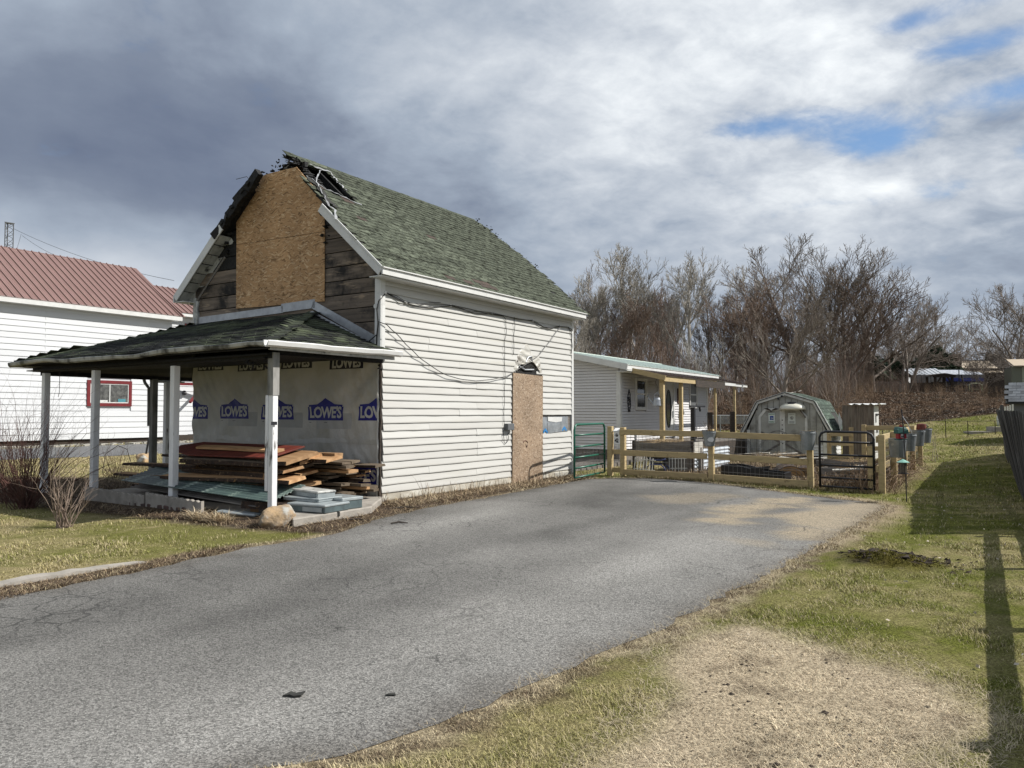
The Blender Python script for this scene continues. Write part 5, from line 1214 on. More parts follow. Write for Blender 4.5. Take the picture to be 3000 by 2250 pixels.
# porch roof
ps0, ps1 = .15, 7.9
pz0, pz1 = 2.98, 2.74; pp = 1.45
pa = math.atan((pz0 - pz1) / (pp - .33))
mbq = MB(); dl = (pp - .30) / math.cos(pa); mbq.box((0, 0, -.01), (.3, dl, 0)); 
for k in range(3): mbq.box((.05 + .1 * k, 0, 0), (.068 + .1 * k, dl, .02))
bp_ = mbq.mesh('porch_roof_panel', mRoofB)
for i in range(30):
    sp_ = ps0 + i * .302
    if sp_ > CL + .9: break
    dk_ = .42 if 4.7 < sp_ < 7.1 else 1
    o = inst('porch_roof_panel', bp_, CT, (sp_, -pp + (1 - dk_) * (pp - .3), pz1 + (1 - dk_) * (pz0 - pz1)), (pa, 0, 0), (1, dk_, 1))
for (a, b, m) in ((ps0 - .02, 2.9, mPT), ):
    MB().box((a, -pp + .04, pz1 - .17), (b, -pp + .08, pz1 - .02)).build('porch_beam', m, CT)
MB().beam((.1, -.36, 2.93), (.12, -pp, pz1 - .08), .05, .15).build('porch_rafter', mPT, CT)
MB().beam((CL - .05, -.33, 2.85), (CL + .0, -pp - .0, pz1 - .1), .05, .12).build('porch_rafter', mTrim, CT)
MB().box((2.9, -pp + .02, pz1 - .26), (6.0, -pp + .07, pz1 - .02)).build('porch_beam', mDarkW, CT)
MB().box((6.0, -pp + .04, pz1 - .12), (CL + .7, -pp + .08, pz1 - .02)).build('porch_beam', mTrim, CT)
def cpx(px, p):                                 # s for a screen column on the line parallel to the wall
    a = (px - 1500) / F; b = C0 - U2 * p; return (a * b.y - b.x) / (U1.x - a * U1.y)
for px, w, m, n in ((1940, .13, mPT, 'porch_post'), (1995, .11, mPT, 'porch_post'), (2095, .075, mPT, 'porch_post'), (2152, .075, mPT, 'porch_post')):
    s = cpx(px, 1.25); MB().box((s - w / 2, -1.25 - w / 2, .5), (s + w / 2, -1.25 + w / 2, pz1 + .02)).build(n, m, CT)
window(CT, 1.14, 2.02, 1.70, 2.75, mTrim, tw=.05, y=-.02, split='h'); window(CT, 6.1, 6.97, 1.78, 2.82, mTrim, tw=.05, y=-.02, split='h', glass=mGlassG)
dr = MB().box((3.56, -.02, .76), (4.44, .01, 2.72)).build('door', mTrim, CT)
mb = MB(); mb.box((3.46, -.04, .76), (3.56, .0, 2.82)); mb.box((4.44, -.04, .76), (4.54, 0, 2.82)); mb.box((3.56, -.04, 2.72), (4.44, 0, 2.82)); mb.build('door_frame', mTrim, dr)
mb = MB(); mb.add([(3.98 + .2 * math.cos(t / 20 * 2 * math.pi), -.026, 1.75 + .62 * math.sin(t / 20 * 2 * math.pi)) for t in range(20)], [tuple(range(20))]); mb.build('oval_pane', mGlass, dr)
mb = MB(); mb.tube([(3.98 + .23 * math.cos(t / 20 * 2 * math.pi), -.03, 1.75 + .66 * math.sin(t / 20 * 2 * math.pi)) for t in range(21)], .02, 5); mb.build('oval_trim', mBlack, dr)
MB().box((4.36, -.06, 1.45), (4.42, -.02, 1.68)).build('door_handle', mMetalG, dr)
# deck
for k in range(14): MB().box((2.2, -.16 - k * .142 - .135, .66), (8.6, -.16 - k * .142, .70)).build('deck_board', mGreyW, CT)
MB().box((2.2, -2.15, .05), (8.6, -2.12, .66)).build('deck_skirt', mDarkW, CT)
for i, (a, z) in enumerate(((2.2, .46), (2.55, .24))): MB().box((7.0, -a - .3, z - .05), (9.2, -a, z)).build('deck_step', mPT, CT); 
MB().box((6.9, -2.5, .0), (9.2, -2.46, .45)).build('deck_skirt', mPT, CT)
# low ramp boards toward the gate
for k in range(12): 
    o = MB().box((-3.6 + k * .29, -.2 - .02 * k, .0), (-3.34 + k * .29, 1.2, .045 + .01 * k)).build('boardwalk_board', mGreyW, None); o.matrix_world = CM; tag(o, 'weathered plank of the boardwalk between gate and cottage', 'plank', 'boardwalk planks behind the green gate')
# wall ornament, plaque, watering can, grill-post etc.
o = thing('wall_ornament', 'black wrought iron scroll ornament on cottage wall beside the window', 'ornament', CM @ Vector((.62, -.03, 1.97)), ANG)
mb = MB(); mb.tube([(.10 * math.sin(t / 16 * 6.283) * (1 + .15 * math.sin(t * 1.6)), 0, .32 * math.cos(t / 16 * 6.283)) for t in range(17)], .018, 5); mb.build('outer_scroll', mBlack, o)
mb = MB()
for a, b, c in ((.0, .1, .05), (.0, -.08, .045), (.04, .02, .04), (-.04, .05, .04), (0, -.24, .05), (.05, -.3, .03), (-.05, -.3, .03), (0, .34, .04)): mb.tube([(a + c * math.cos(t / 8 * 6.28), 0, b + c * math.sin(t / 8 * 6.28)) for t in range(9)], .012, 4)
mb.build('inner_scroll', mBlack, o)
o = MB().box((4.85, -.05, 1.95), (5.3, -.02, 2.5)).build('wall_plaque', mk('rust_plaque', (.09, .04, .03), (.04, .02, .02), scale=9)); o.matrix_world = CM; tag(o, 'rust brown plaque on the cottage wall right of the door', 'plaque')
o = MB(); o.lathe([(.05, 0), (.10, .1), (.06, .25), (.02, .3)], (5.1, -.1, 1.5), 8); o = o.build('wall_lantern', mBlack); o.matrix_world = CM; tag(o, 'small black lantern under the plaque by the door', 'lantern')
wc = thing('watering_can', 'galvanised watering can hanging from the porch edge', 'watering can', P(1925, 1190, 23.6))
mb = MB(); mb.lathe([(0, 0), (.125, 0), (.135, .02), (.12, .2), (.10, .26), (.0, .26)], n=14); mb.build('can_body', mMetalG, wc, smooth=False)
MB().tube([(-.10, 0, .05), (-.2, 0, .18), (-.27, 0, .28)], [.035, .025, .02], 7).build('spout', mMetalG, wc); MB().lathe([(.02, 0), (.055, .05), (0, .06)], n=8, M=Matrix.Translation((-.27, 0, .27)) @ Matrix.Rotation(-.7, 4, 'Y')).build('rose', mMetalG, wc)
MB().tube([(-.10, 0, .24), (-.07, 0, .36), (.0, 0, .42), (.08, 0, .36), (.11, 0, .22)], .012, 5).build('can_handle', mMetalG, wc)
MB().tube([(0, 0, .42), (.02, 0, .6), (-.05, 0, .72), (.02, 0, .95)], .008, 4).build('hanging_wire', mCable, wc)
o = thing('plant_stand', 'tall black post with flat arm standing on the deck', 'stand', CM @ Vector((cpx(2030, 1.9), -1.9, .5)), ANG)
MB().box((-.06, -.06, 0), (.06, .06, 1.28)).build('stand_post', mBlack, o); MB().beam((-.25, 0, 1.31), (1.05, 0, 1.31), .08, .05).build('stand_arm', mBlack, o); MB().beam((.6, 0, 1.28), (.66, 0, 1.16), .05, .05).build('stand_hook', mBlack, o)
o = thing('garden_machine', 'low black wheeled machine parked on the cottage deck', 'machine', CM @ Vector((4.6, -1.2, .70)), ANG)
MB().box((-.45, -.25, .06), (.55, .25, .2)).build('machine_body', mBlackP, o, bev=.04); MB().box((-.2, -.15, .2), (.1, .15, .3)).build('machine_motor', mBlackP, o, bev=.03)
for a, b in ((-.4, -.28), (.5, -.28), (-.4, .28), (.5, .28)): MB().lathe([(.0, -.03), (.09, -.03), (.09, .03), (0, .03)], n=10, M=Matrix.Translation((a, b, .09)) @ Matrix.Rotation(1.57, 4, 'X')).build('wheel', mBlackP, o)

# ================================================================== GARDEN FENCE
FR = random.Random(8)
FB = Vector((2.8, 19.5, 0)); ND = -U2          # along the front, rightwards
def gxy(a, b): p = FB + ND * a + U1 * b; return p      # a along the front, b back
GF_ = thing('garden_fence', 'new treated lumber post and rail fence with wire mesh around the vegetable garden', 'fence', FB, 0)
def wl(v): return Vector(v) - FB
def fpost(a, b, h=1.24, w=.125, m=mPT, dz=0):
    p = gxy(a, b); z = gzf(p.x, p.y); o = MB().box((-w / 2, -w / 2, -.1), (w / 2, w / 2, h)).build('fence_post', m, GF_, bev=.006); o.location = wl((p.x, p.y, z + dz)); o.rotation_euler = (FR.uniform(-.012, .012), FR.uniform(-.012, .012), ANG); return o
def col_a(px):                                  # a for screen column on the front line
    r = (px - 1500) / F; return (r * FB.y - FB.x) / (ND.x - r * ND.y)
aP = [col_a(1787), col_a(1825), col_a(2083), col_a(2372)]
print('posts', aP)
for a in aP[1:]: fpost(a, 0)
fpost(aP[0], 0, 1.26)
def rail(p, q, h=.14, w=.04, off=-.07): return MB().beam(p, q, w, h).build('fence_rail', mPT, GF_, bev=.004)
def gp3(a, b, z, off=0): p = gxy(a, b) - U1 * off; return wl((p.x, p.y, gzf(p.x, p.y) + z))
for (a0, a1) in ((aP[1] - .06, aP[2] + .02), (aP[2] - .02, aP[3] + .06)):
    for z, off in ((1.12, .085), (.60, .085), (.12, .085)): rail(gp3(a0 if z > 1 else a0 + .10, 0, z, off), gp3(a1 if z > 1 else a1 - .10, 0, z, off))
for z in (.62, .16): rail(gp3(aP[0], 0, z, 0), gp3(aP[1], 0, z, 0), .12)
def mesh_panel(p0, p1, z0, z1, px=.1, pz=.15, m=None, zf=True):
    mb = MB(); L = (Vector(p1) - Vector(p0)).length; n = int(L / px); d = (Vector(p1) - Vector(p0)) / L
    for i in range(n + 1):
        a = Vector(p0) + d * (i * L / n); mb.tube([a + Vector((0, 0, z0)), a + Vector((0, 0, z1))], .0035, 3, False)
    z = z0
    while z <= z1 + .01: mb.tube([Vector(p0) + Vector((0, 0, z)), Vector(p1) + Vector((0, 0, z))], .0035, 3, False); z += pz
    return mb.build('wire_mesh', m or mWire, GF_, fix=False)
mesh_panel(gp3(aP[1], 0, 0), gp3(aP[2], 0, 0), .1, 1.08); mesh_panel(gp3(aP[2], 0, 0), gp3(aP[3], 0, 0), .1, 1.08); mesh_panel(gp3(aP[0], 0, 0), gp3(aP[1], 0, 0), .1, 1.0)
# right run
aR = col_a(2580); bR = [0, 0.0]
def col_b(px, a):
    r = (px - 1500) / F; p = FB + ND * a; return (r * p.y - p.x) / (U1.x - r * U1.y)
bs = [0.0, col_b(2624, aR), col_b(2652, aR), col_b(2668, aR), col_b(2697, aR)]
print('bs', aR, bs)
bs = [0.0, 2.0, 4.1, 6.1, 8.2]
for b in bs: fpost(aR, b, 1.24)
fpost(aR - .22, .05, 1.0, .11)
for i in range(4):
    for z in (1.14, .52): rail(gp3(aR, bs[i] - .05, z) + ND * 0 - ND * .085, gp3(aR, bs[i + 1] + .05, z) - ND * .085, .14)
mesh_panel(gp3(aR, 0, 0) - ND * .06, gp3(aR, 8.2, 0) - ND * .06, .1, 1.1)
fpost(aR - 1.55, 8.2)
rail(gp3(aR + .05, 8.2, 1.14), gp3(aR - 1.6, 8.2, 1.14)); rail(gp3(aR + .05, 8.2, .5), gp3(aR - 1.6, 8.2, .5)); mesh_panel(gp3(aR - 1.55, 8.2, 0), gp3(aR, 8.2, 0), .1, 1.1)
# short rail section before the shed
SF = thing('rail_fence_section', 'short treated lumber fence section between the shed and the plywood outhouse', 'fence', P(2430, 1350, 24.5)); SF.location.z = gzf(SF.location.x, SF.location.y)
b0 = SF.location.copy(); w_ = (P(2495, 1350, 24.2) - P(2430, 1350, 24.5)); w_.z = 0
for d in (w_ * 0, w_): MB().box((d.x - .05, d.y - .05, 0), (d.x + .05, d.y + .05, 1.15 if d.length else .95)).build('fence_post', mPT, SF)
for z in (.92, .62, .25): MB().beam((0, -.06, z), (w_.x, w_.y - .06, z), .04, .1).build('fence_rail', mPT, SF)
# gates
def gate(name, lb, p0, p1, H_, m, r=.024, bars=(.12, .32, .52, .74), z0=.06, rise=0):
    p0, p1 = Vector(p0), Vector(p1); o = thing(name, lb, 'gate', p0); w = p1 - p0; L = math.hypot(w.x, w.y); o.rotation_euler = (0, 0, math.atan2(w.y, w.x)); dz = w.z; sl = dz / L
    c = .13; zz = lambda x: sl * x
    pts = [(0, 0, z0), (0, 0, H_ - c), (.04, 0, H_ - .04), (c, 0, H_ + zz(c)), (L - c, 0, H_ + zz(L - c)), (L - .04, 0, H_ - .04 + dz), (L, 0, H_ - c + dz), (L, 0, z0 + dz)]
    MB().tube(pts, r, 8).build('gate_frame', m, o, smooth=True)
    for b in bars: MB().tube([(0, 0, z0 + b * H_), (L, 0, z0 + b * H_ + dz)], r * .85, 8).build('gate_bar', m, o, smooth=True)
    mb = MB(); x = .1
    while x < L: mb.tube([(x, .02, z0 + .02), (x, .02, .56 * H_)], .003, 3, False); x += .1
    for k in range(5): mb.tube([(0, .02, z0 + .03 + k * .13), (L, .02, z0 + .03 + k * .13 + dz)], .003, 3, False)
    mb.build('gate_mesh', mWire, o, fix=False); return o
g = gate('green_gate', 'green tubular steel farm gate between burnt house and garden fence', G(1683, 1408, .03), tuple(gxy(aP[0] - .16, 0) + Vector((0, 0, .03))), 1.30, mGreenM, .026, (.0, .17, .36, .55, .76))
gA, gB = col_a(2399), col_a(2557)
pa_, pb_ = gxy(gA, 0), gxy(gB, 0)
g = gate('black_gate', 'black tubular steel farm gate at the right end of the garden fence', (pa_.x, pa_.y, gzf(pa_.x, pa_.y)), (pb_.x, pb_.y, gzf(pb_.x, pb_.y)), 1.28, mBlack, .026, (.02, .17, .38, .56, .78))
# mailbox with number
mm = thing('mailbox', 'white mailbox with dark emblem and number fixed between two fence posts', 'mailbox', gxy(col_a(1809), 0) + Vector((0, 0, .80)), ANG - math.pi / 2)
MB().box((-.085, -.06, 0), (.085, .06, .33)).build('box_body', mMail, mm, bev=.01); MB().prism([(-.09, -.08, .33), (.09, -.08, .33), (.09, .07, .40), (-.09, .07, .40)], (0, 0, .02)).build('box_lid', mMail, mm)
mb = MB(); mb.add([(.045 * math.cos(t / 12 * 6.283), -.063, .24 + .045 * math.sin(t / 12 * 6.283)) for t in range(12)], [tuple(range(12))]); mb.build('emblem', mBlack, mm)
mb = MB(); mb.tube([(.028 * math.cos(t / 12 * 6.283), -.066, .24 + .028 * math.sin(t / 12 * 6.283)) for t in range(10)], .005, 4); mb.build('emblem_ring', mMail, mm)
tm = text_me('42', .14, mBlack, .006, .8); o = link('house_number', tm, mm); o.matrix_local = Matrix.Translation((0, -.064, .10)) @ Matrix.Rotation(math.pi / 2, 4, 'X')
# buckets
def bucket(p, r, h, lb, grp=None, tilt=(0, 0), fill=mDarkW, rz=0):
    o = thing('planter_bucket', lb, 'bucket', p, rz, grp); o.rotation_euler = (tilt[0], tilt[1], rz)
    MB().lathe([(0, 0), (r * .74, 0), (r * .76, .01), (r * .97, h * .86), (r, h * .87), (r, h * .92), (r * .97, h * .93), (r * 1.0, h), (r * .95, h), (r * .90, h * .85), (0, h * .85)], n=20).build('bucket_shell', mMetalP, o, smooth=False)
    MB().lathe([(0, h * .9), (r * .93, h * .86)], n=12).build('soil', fill, o)
    mb = MB()
    for s in (-1, 1): mb.box((s * r * .95 - .015, -.02, h * .8), (s * r * 1.03 + .015, .02, h * .97))
    mb.build('bucket_ear', mMetalP, o); return o
def dry_stems(p, n, h, spread, m, seed, name='dry_stems', lb=None, cat='plant', r=.004):
    q = random.Random(seed); mb = MB()
    for _ in range(n):
        a = q.uniform(0, 6.28); s = q.uniform(.2, 1) * spread; hh = h * q.uniform(.4, 1); b = Vector((q.uniform(-.3, .3) * spread, q.uniform(-.3, .3) * spread, 0)); pts = [b + Vector((math.cos(a) * s * t * t + q.uniform(-.01, .01), math.sin(a) * s * t * t, hh * (t - .25 * t * t * (s / max(.01, spread))))) for t in (0, .3, .6, 1)]
        mb.tube(pts, [r, r * .9, r * .7, r * .4], 3, False)
    o = mb.build(name, m, fix=False); o.location = p
    if lb: tag(o, lb, cat)
    return o
mStraw = mk('dry_straw', (.42, .32, .19), (.26, .18, .10), scale=3, rough=.9)
mStem = mk('dead_stem', (.17, .12, .08), (.09, .06, .045), scale=3, rough=.9)
pb = gxy(aP[2], 0) - U1 * .14; z = gzf(pb.x, pb.y)
b1 = bucket((pb.x, pb.y, z + .84), .155, .36, 'grey flaking bucket planter on the middle fence post'); dry_stems((pb.x, pb.y, z + 1.15), 16, .38, .22, mStem, 3, lb='dead stems growing from the bucket on the middle post')
MB().prism([(-.06, -.152, .12), (.03, -.152, .10), (.07, -.15, .16), (.03, -.15, .22), (-.05, -.152, .21), (-.09, -.152, .16)], (0, -.004, 0)).build('peeled_paint', mTrim, b1)
pb = gxy(aP[3] - .02, 0) - U1 * .14; z = gzf(pb.x, pb.y)
bucket((pb.x, pb.y, z + .86), .165, .42, 'blue grey bucket planter on the right fence post beside the black gate'); dry_stems((pb.x, pb.y, z + 1.22), 60, .10, .18, mStraw, 4, lb='matted dry plant filling the right post bucket')
for i, (b, lb) in enumerate(((.95, 'zinc bucket nearest the gate on the side fence, behind feeder pole'), (3.0, 'second zinc bucket hung on the side fence rail'), (5.2, 'third zinc bucket on the side fence, half hidden'), (7.3, 'farthest zinc bucket on the side fence, nearest back corner'))):
    p = gxy(aR + .20, b); bucket((p.x, p.y, gzf(p.x, p.y) + .72), .19, .42, lb, 'zinc buckets along the side fence', (0, 0), rz=i)
o = thing('hanging_feeder', 'dark red feeder atop the farthest fence bucket', 'feeder', gxy(aR + .12, 7.2) + Vector((0, 0, 1.12)))
MB().lathe([(0, 0), (.14, 0), (.12, .16), (0, .18)], n=10).build('feeder_body', mRedBd, o); MB().tube([(.12, 0, .04), (.2, 0, .10), (.12, 0, .16)], .015, 5).build('feeder_handle', mBlack, o)
# feeder pole with barn feeder and tube feeder
fp = P(2648, 1210, 14.2); g0 = P(2656, 1464, 14.2); fx = (fp.x + g0.x) / 2
pole = thing('feeder_pole', 'thin black metal pole carrying the bird feeders beside the fence', 'pole', (g0.x, g0.y, gzf(g0.x, g0.y)))
MB().tube([(0, 0, 0), (-.01, 0, .8), (-.03, 0, 1.3), (g0.x * 0 - .06, 0, 1.72)], .010, 6).build('pole_shaft', mBlack, pole)
MB().tube([(-.05, 0, 1.6), (.0, 0, 1.52), (.05, 0, 1.45), (.12, 0, 1.28)], .007, 5).build('pole_hook', mMetalG, pole)
hb = P(2640, 1290, 14.35)
o = thing('barn_bird_feeder', 'red barn shaped bird feeder with dark green roof', 'bird feeder', hb + Vector((0, 0, .02))); o.scale = (.66, .66, .66)
MB().box((-.145, -.1, -.02), (.145, .1, .015)).build('feeder_tray', mBirdG, o, bev=.008); MB().box((-.11, -.085, .015), (.11, .085, .20)).build('feeder_body', mBirdR, o)
MB().prism([(-.16, -.13, .16), (-.15, -.13, .27), (-.10, -.07, .345), (.10, -.07, .345), (.15, -.13, .27), (.16, -.13, .16)], (0, .24, 0)).build('feeder_roof', mBirdG, o, bev=.01)
MB().box((-.035, -.03, .345), (.035, .03, .40)).build('feeder_cap', mBirdR, o)
w2 = MB().box((-.05, -.09, .05), (.03, -.086, .15)).build('feeder_window', mTrim, o); MB().box((-.04, -.094, .06), (-.014, -.091, .10)).build('pane', mBlack, w2); MB().box((-.006, -.094, .06), (.02, -.091, .10)).build('pane', mBlack, w2)
tb = P(2646, 1388, 14.1); o = thing('tube_bird_feeder', 'seed tube feeder with mint green cone roof on the pole', 'bird feeder', tb); o.scale = (.75, .75, .9)
MB().lathe([(0, .30), (.145, .235), (.14, .225), (.0, .26)], n=16).build('cone_roof', mMint, o); MB().lathe([(0, .02), (.085, .02), (.085, .23), (0, .23)], n=14).build('seed_tube', mSeed, o, smooth=False)
mb = MB()
for k in range(8): a = k * .785; mb.tube([(.09 * math.cos(a), .09 * math.sin(a), 0), (.09 * math.cos(a), .09 * math.sin(a), .24)], .004, 4)
mb.build('feeder_cage', mBlack, o); MB().lathe([(0, 0), (.125, 0), (.125, .012), (0, .012)], n=14).build('feeder_tray', mBlack, o)
# shepherd hooks and far wire fence
for (px, py, D, h, lb) in ((2604, 1236, 27, .9, 'black shepherd hook in the lawn behind the barn feeder'), (2088, 1208, 26.5, 1.0, 'thin grey shepherd hook by the deck post')):
    q = P(px, py, D); z = gzf(q.x, q.y); top = max(q.z, z + .9)
    o = MB().tube([(0, 0, 0), (0, 0, top - z - .18), (-.03, 0, top - z - .05), (-.12, 0, top - z), (-.21, 0, top - z - .05), (-.24, 0, top - z - .18)], .011, 5).build('shepherd_hook', mBlack if px > 2500 else mMetalG); o.location = (q.x, q.y, z); tag(o, lb, 'hook')

# ================================================================== GARDEN CONTENTS
def gthing(name, lb, cat, a, b, z=0, rz=0): 
    p = gxy(a, b); return thing(name, lb, cat, (p.x, p.y, gzf(p.x, p.y) + z), ANG - math.pi / 2 + rz)
def at_ground(px, py):                          # ground point under a pixel, following the terrain
    z = 0
    for _ in range(12): p = G(px, py, z); z = gzf(p.x, p.y)
    return Vector((p.x, p.y, z))
o = thing('raised_planter', 'long grey plank planter box on legs full of dry stalks', 'planter', at_ground(1852, 1378), ANG - math.pi / 2)
for k in range(2): MB().box((0, 0, .52 + k * .15), (1.75, .03, .665 + k * .15)).build('plank', mGreyW, o)
for k in range(2): MB().box((1.75, .03, .52 + k * .15), (1.78, .75, .665 + k * .15)).build('plank', mk('bleached_wood', (.50, .48, .43), (.36, .34, .3), scale=4, rough=.9) if k == 0 else MATS['bleached_wood'], o)
MB().box((0, .03, .52), (.03, .75, .815)).build('plank', mGreyW, o); MB().box((0, .75, .52), (1.78, .78, .815)).build('plank', mGreyW, o); MB().box((.03, .03, .52), (1.75, .75, .74)).build('soil', mDarkW, o)
for x, y in ((.02, -.02), (.42, .3), (1.25, .1), (1.70, -.02), (.02, .72), (1.70, .72)): MB().box((x, y, 0), (x + .08, y + .08, .52 if y >= 0 else .83)).build('leg', mDarkW if y < 0 else mGreyW, o)
q = HM  # keep
dry_stems(o.location + U1 * .3 + ND * .8 + Vector((0, 0, .74)), 150, .22, .75, mStraw, 5, lb='tangle of dry stalks heaped in the grey planter box', r=.006)
# white low border pieces leaning
for i, (px, n) in enumerate(((1856, 7), (1960, 6))):
    p = at_ground(px, 1384); o = thing('border_fence', ['white wire border panel leaning at the left under the planter', 'white wire border panel leaning at the right under the planter'][i], 'border fence', p, ANG - math.pi / 2); o.rotation_euler = (-.12, .05 * (1 - 2 * i), ANG - math.pi / 2)
    for k in range(n): MB().box((k * .085, 0, .02), (k * .085 + .02, .012, .42 + .03 * (k % 2))).build('picket', mWhiteS, o)
    for z in (.10, .36): MB().box((-.02, .012, z), (n * .085, .02, z + .02)).build('border_rail', mWhiteS, o)
o = thing('folding_chair', 'dark blue metal frame chair tipped under the planter', 'chair', at_ground(1893, 1384), ANG - math.pi / 2)
mBlu = mk('navy_metal', (.03, .04, .12), rough=.4)
for y in (0, .3): MB().tube([(0, y, 0), (.03, y, .15), (.12, y, .22), (.42, y, .22), (.52, y, .15), (.56, y, 0)], .018, 6).build('chair_frame', mBlu, o, smooth=True)
MB().tube([(.05, .1, .36), (.15, .08, .33), (.4, .08, .33), (.52, .1, .37)], .022, 6).build('chair_arm', mBlu, o, smooth=True); MB().box((.1, .02, .24), (.45, .3, .27)).build('seat', mBlackP, o); MB().box((.08, .28, .3), (.5, .31, .46)).build('backrest', mBlackP, o)
# corrugated raised bed running back
p0 = at_ground(2022, 1386); o = thing('corrugated_bed', 'raised bed walled with shiny corrugated steel beside the grey planter', 'raised bed', p0, ANG - math.pi / 2)
vs = []; nn = 40
for i in range(nn + 1): z = .0 + .62 * i / nn; vs += [(.02 * math.sin(i / nn * 6 * 6.283), 0, z), (.02 * math.sin(i / nn * 6 * 6.283), 3.4, z)]
MB().add(vs, [(2 * i, 2 * i + 1, 2 * i + 3, 2 * i + 2) for i in range(nn)]).build('corrugated_wall', mk('bright_zinc', (.62, .66, .70), (.50, .54, .58), scale=4, rough=.35, metal=.25), o, smooth=True)
MB().box((-.75, -.02, 0), (0, .01, .6)).build('end_wall', mGreyW, o); MB().box((.03, .55, 0), (.11, .63, .66)).build('stake', mGreyW, o); MB().box((-.75, 0, .5), (-.02, 3.4, .58)).build('soil', mDarkW, o); MB().box((-.03, -.02, .0), (.05, .05, .66)).build('stake', mGreyW, o)
dry_stems(p0 + U1 * 1.5 - ND * .35 + Vector((0, 0, .56)), 90, .2, .8, mStraw, 6, lb='dry straw mulch tufts on the corrugated raised bed')
# black tub trough
mb = MB(); o = thing('black_tub', 'long black rubber trough lying behind the lower fence rail', 'trough', gxy(aP[2] + .12, .32), ANG - math.pi / 2); L = aP[3] - aP[2] - .75
prof = []
for x, h in ((0, .36), (.35, .37), (.7, .30), (1.0, .34), (L - .5, .25), (L, .22)): prof.append((x, h))
top = [(x, 0, h) for x, h in prof]; MB().prism([(0, 0, 0)] + [(L, 0, 0)] + list(reversed(top)), (0, .05, 0)).build('tub_side', mBlackP, o); MB().prism([(0, .55, 0)] + [(L, .55, 0)] + list(reversed([(x, .55, h) for x, h in prof])), (0, .05, 0)).build('tub_side', mBlackP, o)
MB().box((0, .05, 0), (.04, .55, .36)).build('tub_end', mBlackP, o); MB().box((L - .04, .05, 0), (L, .55, .22)).build('tub_end', mBlackP, o); MB().box((.04, .05, .0), (L - .04, .55, .14)).build('soil', mDarkW, o)
# halved logs
for i, (px, py, r, lb, rz) in enumerate(((2310, 1403, .36, 'large hollow half log with pale cut face behind the fence rail', .35), (2352, 1398, .27, 'smaller split log beside the right fence post', .2))):
    p = at_ground(px, py); o = thing('half_log', lb, 'log', p + U1 * .25, ANG - math.pi / 2 + rz)
    n = 12; pts = [(r * math.cos(t / n * math.pi) * 1.05, 0, r * math.sin(t / n * math.pi) * .85) for t in range(n + 1)]
    mb = MB().prism(pts, (0, 1.0, 0)); o2 = mb.build('log_bark', mBark, o); MB().prism([(x * .95, -.006, z * .95) for x, y, z in pts], (0, .008, 0)).build('cut_face', mLog, o)
    mb = MB()
    for k in range(3): mb.tube([(x * (.8 - .22 * k), -.012, z * (.8 - .22 * k)) for x, y, z in pts], .006, 4)
    mb.build('growth_ring', mSlabG, o)
p = at_ground(2298, 1397); o = MB().prism([(0, 0, 0), (.08, 0, 0), (.14, 0, .45), (.02, 0, .42)], (0, .9, .0)).build('bleached_board', MATS['bleached_wood']); o.location = p + U1 * .5; o.rotation_euler = (0, 0, ANG - 1.57 + .6); tag(o, 'bleached sloping board propped behind the half log', 'board')
# low timber beds
bedlist = [((2172, 1336), 2.3, .9, 'brown timber bed under the green tub'), ((2150, 1352), 2.6, .8, 'low brown timber bed behind the black trough'), ((2390, 1372), 1.9, 1.0, 'timber bed seen through the black gate'), ((2405, 1395), 1.3, .7, 'old wooden box bed low behind the black gate')]
for (px, py), L, Wd, lb in bedlist:
    p = at_ground(px, py); o = thing('timber_bed', lb, 'raised bed', p, ANG - math.pi / 2)
    for y in (0, Wd): MB().box((0, y, 0), (L, y + .04, .22)).build('bed_side', mGreyW if px > 2160 else mDarkW, o)
    for x in (0, L): MB().box((x, .04, 0), (x + .04, Wd, .22)).build('bed_end', mDarkW, o)
    MB().box((.04, .04, 0), (L, Wd, .14)).build('soil', mStem, o)
    dry_stems(p + ND * L * .5 + U1 * Wd * .5 + Vector((0, 0, .14)), 110, .22, L * .42, mStraw, int(px), lb='dead stalks standing in the ' + lb.replace('brown ', ''), r=.005)
p = at_ground(2228, 1334) + Vector((0, 0, .2)); o = thing('green_tub', 'shallow sea green plastic tub in the vegetable garden', 'tub', p, ANG - math.pi / 2)
mb = MB(); mb.add([(.05, .05, 0), (.5, .05, 0), (.5, .35, 0), (.05, .35, 0), (0, 0, .17), (.56, 0, .13), (.56, .4, .13), (0, .4, .17)], [(0, 1, 5, 4), (1, 2, 6, 5), (2, 3, 7, 6), (3, 0, 4, 7), (0, 3, 2, 1)]); mb.build('tub_shell', mTub, o).modifiers.new('s', 'SOLIDIFY').thickness = .01
p = at_ground(2120, 1334); o = thing('black_crate', 'black plastic slatted crate near the deck steps', 'crate', p + Vector((0, 0, .05)), ANG - math.pi / 2)
for y in (0, .3):
    for z in (.0, .09, .18): MB().box((0, y, z), (.42, y + .015, z + .06)).build('slat', mBlackP, o)
for x in (0, .4): MB().box((x, .015, 0), (x + .02, .3, .24)).build('crate_end', mBlackP, o)
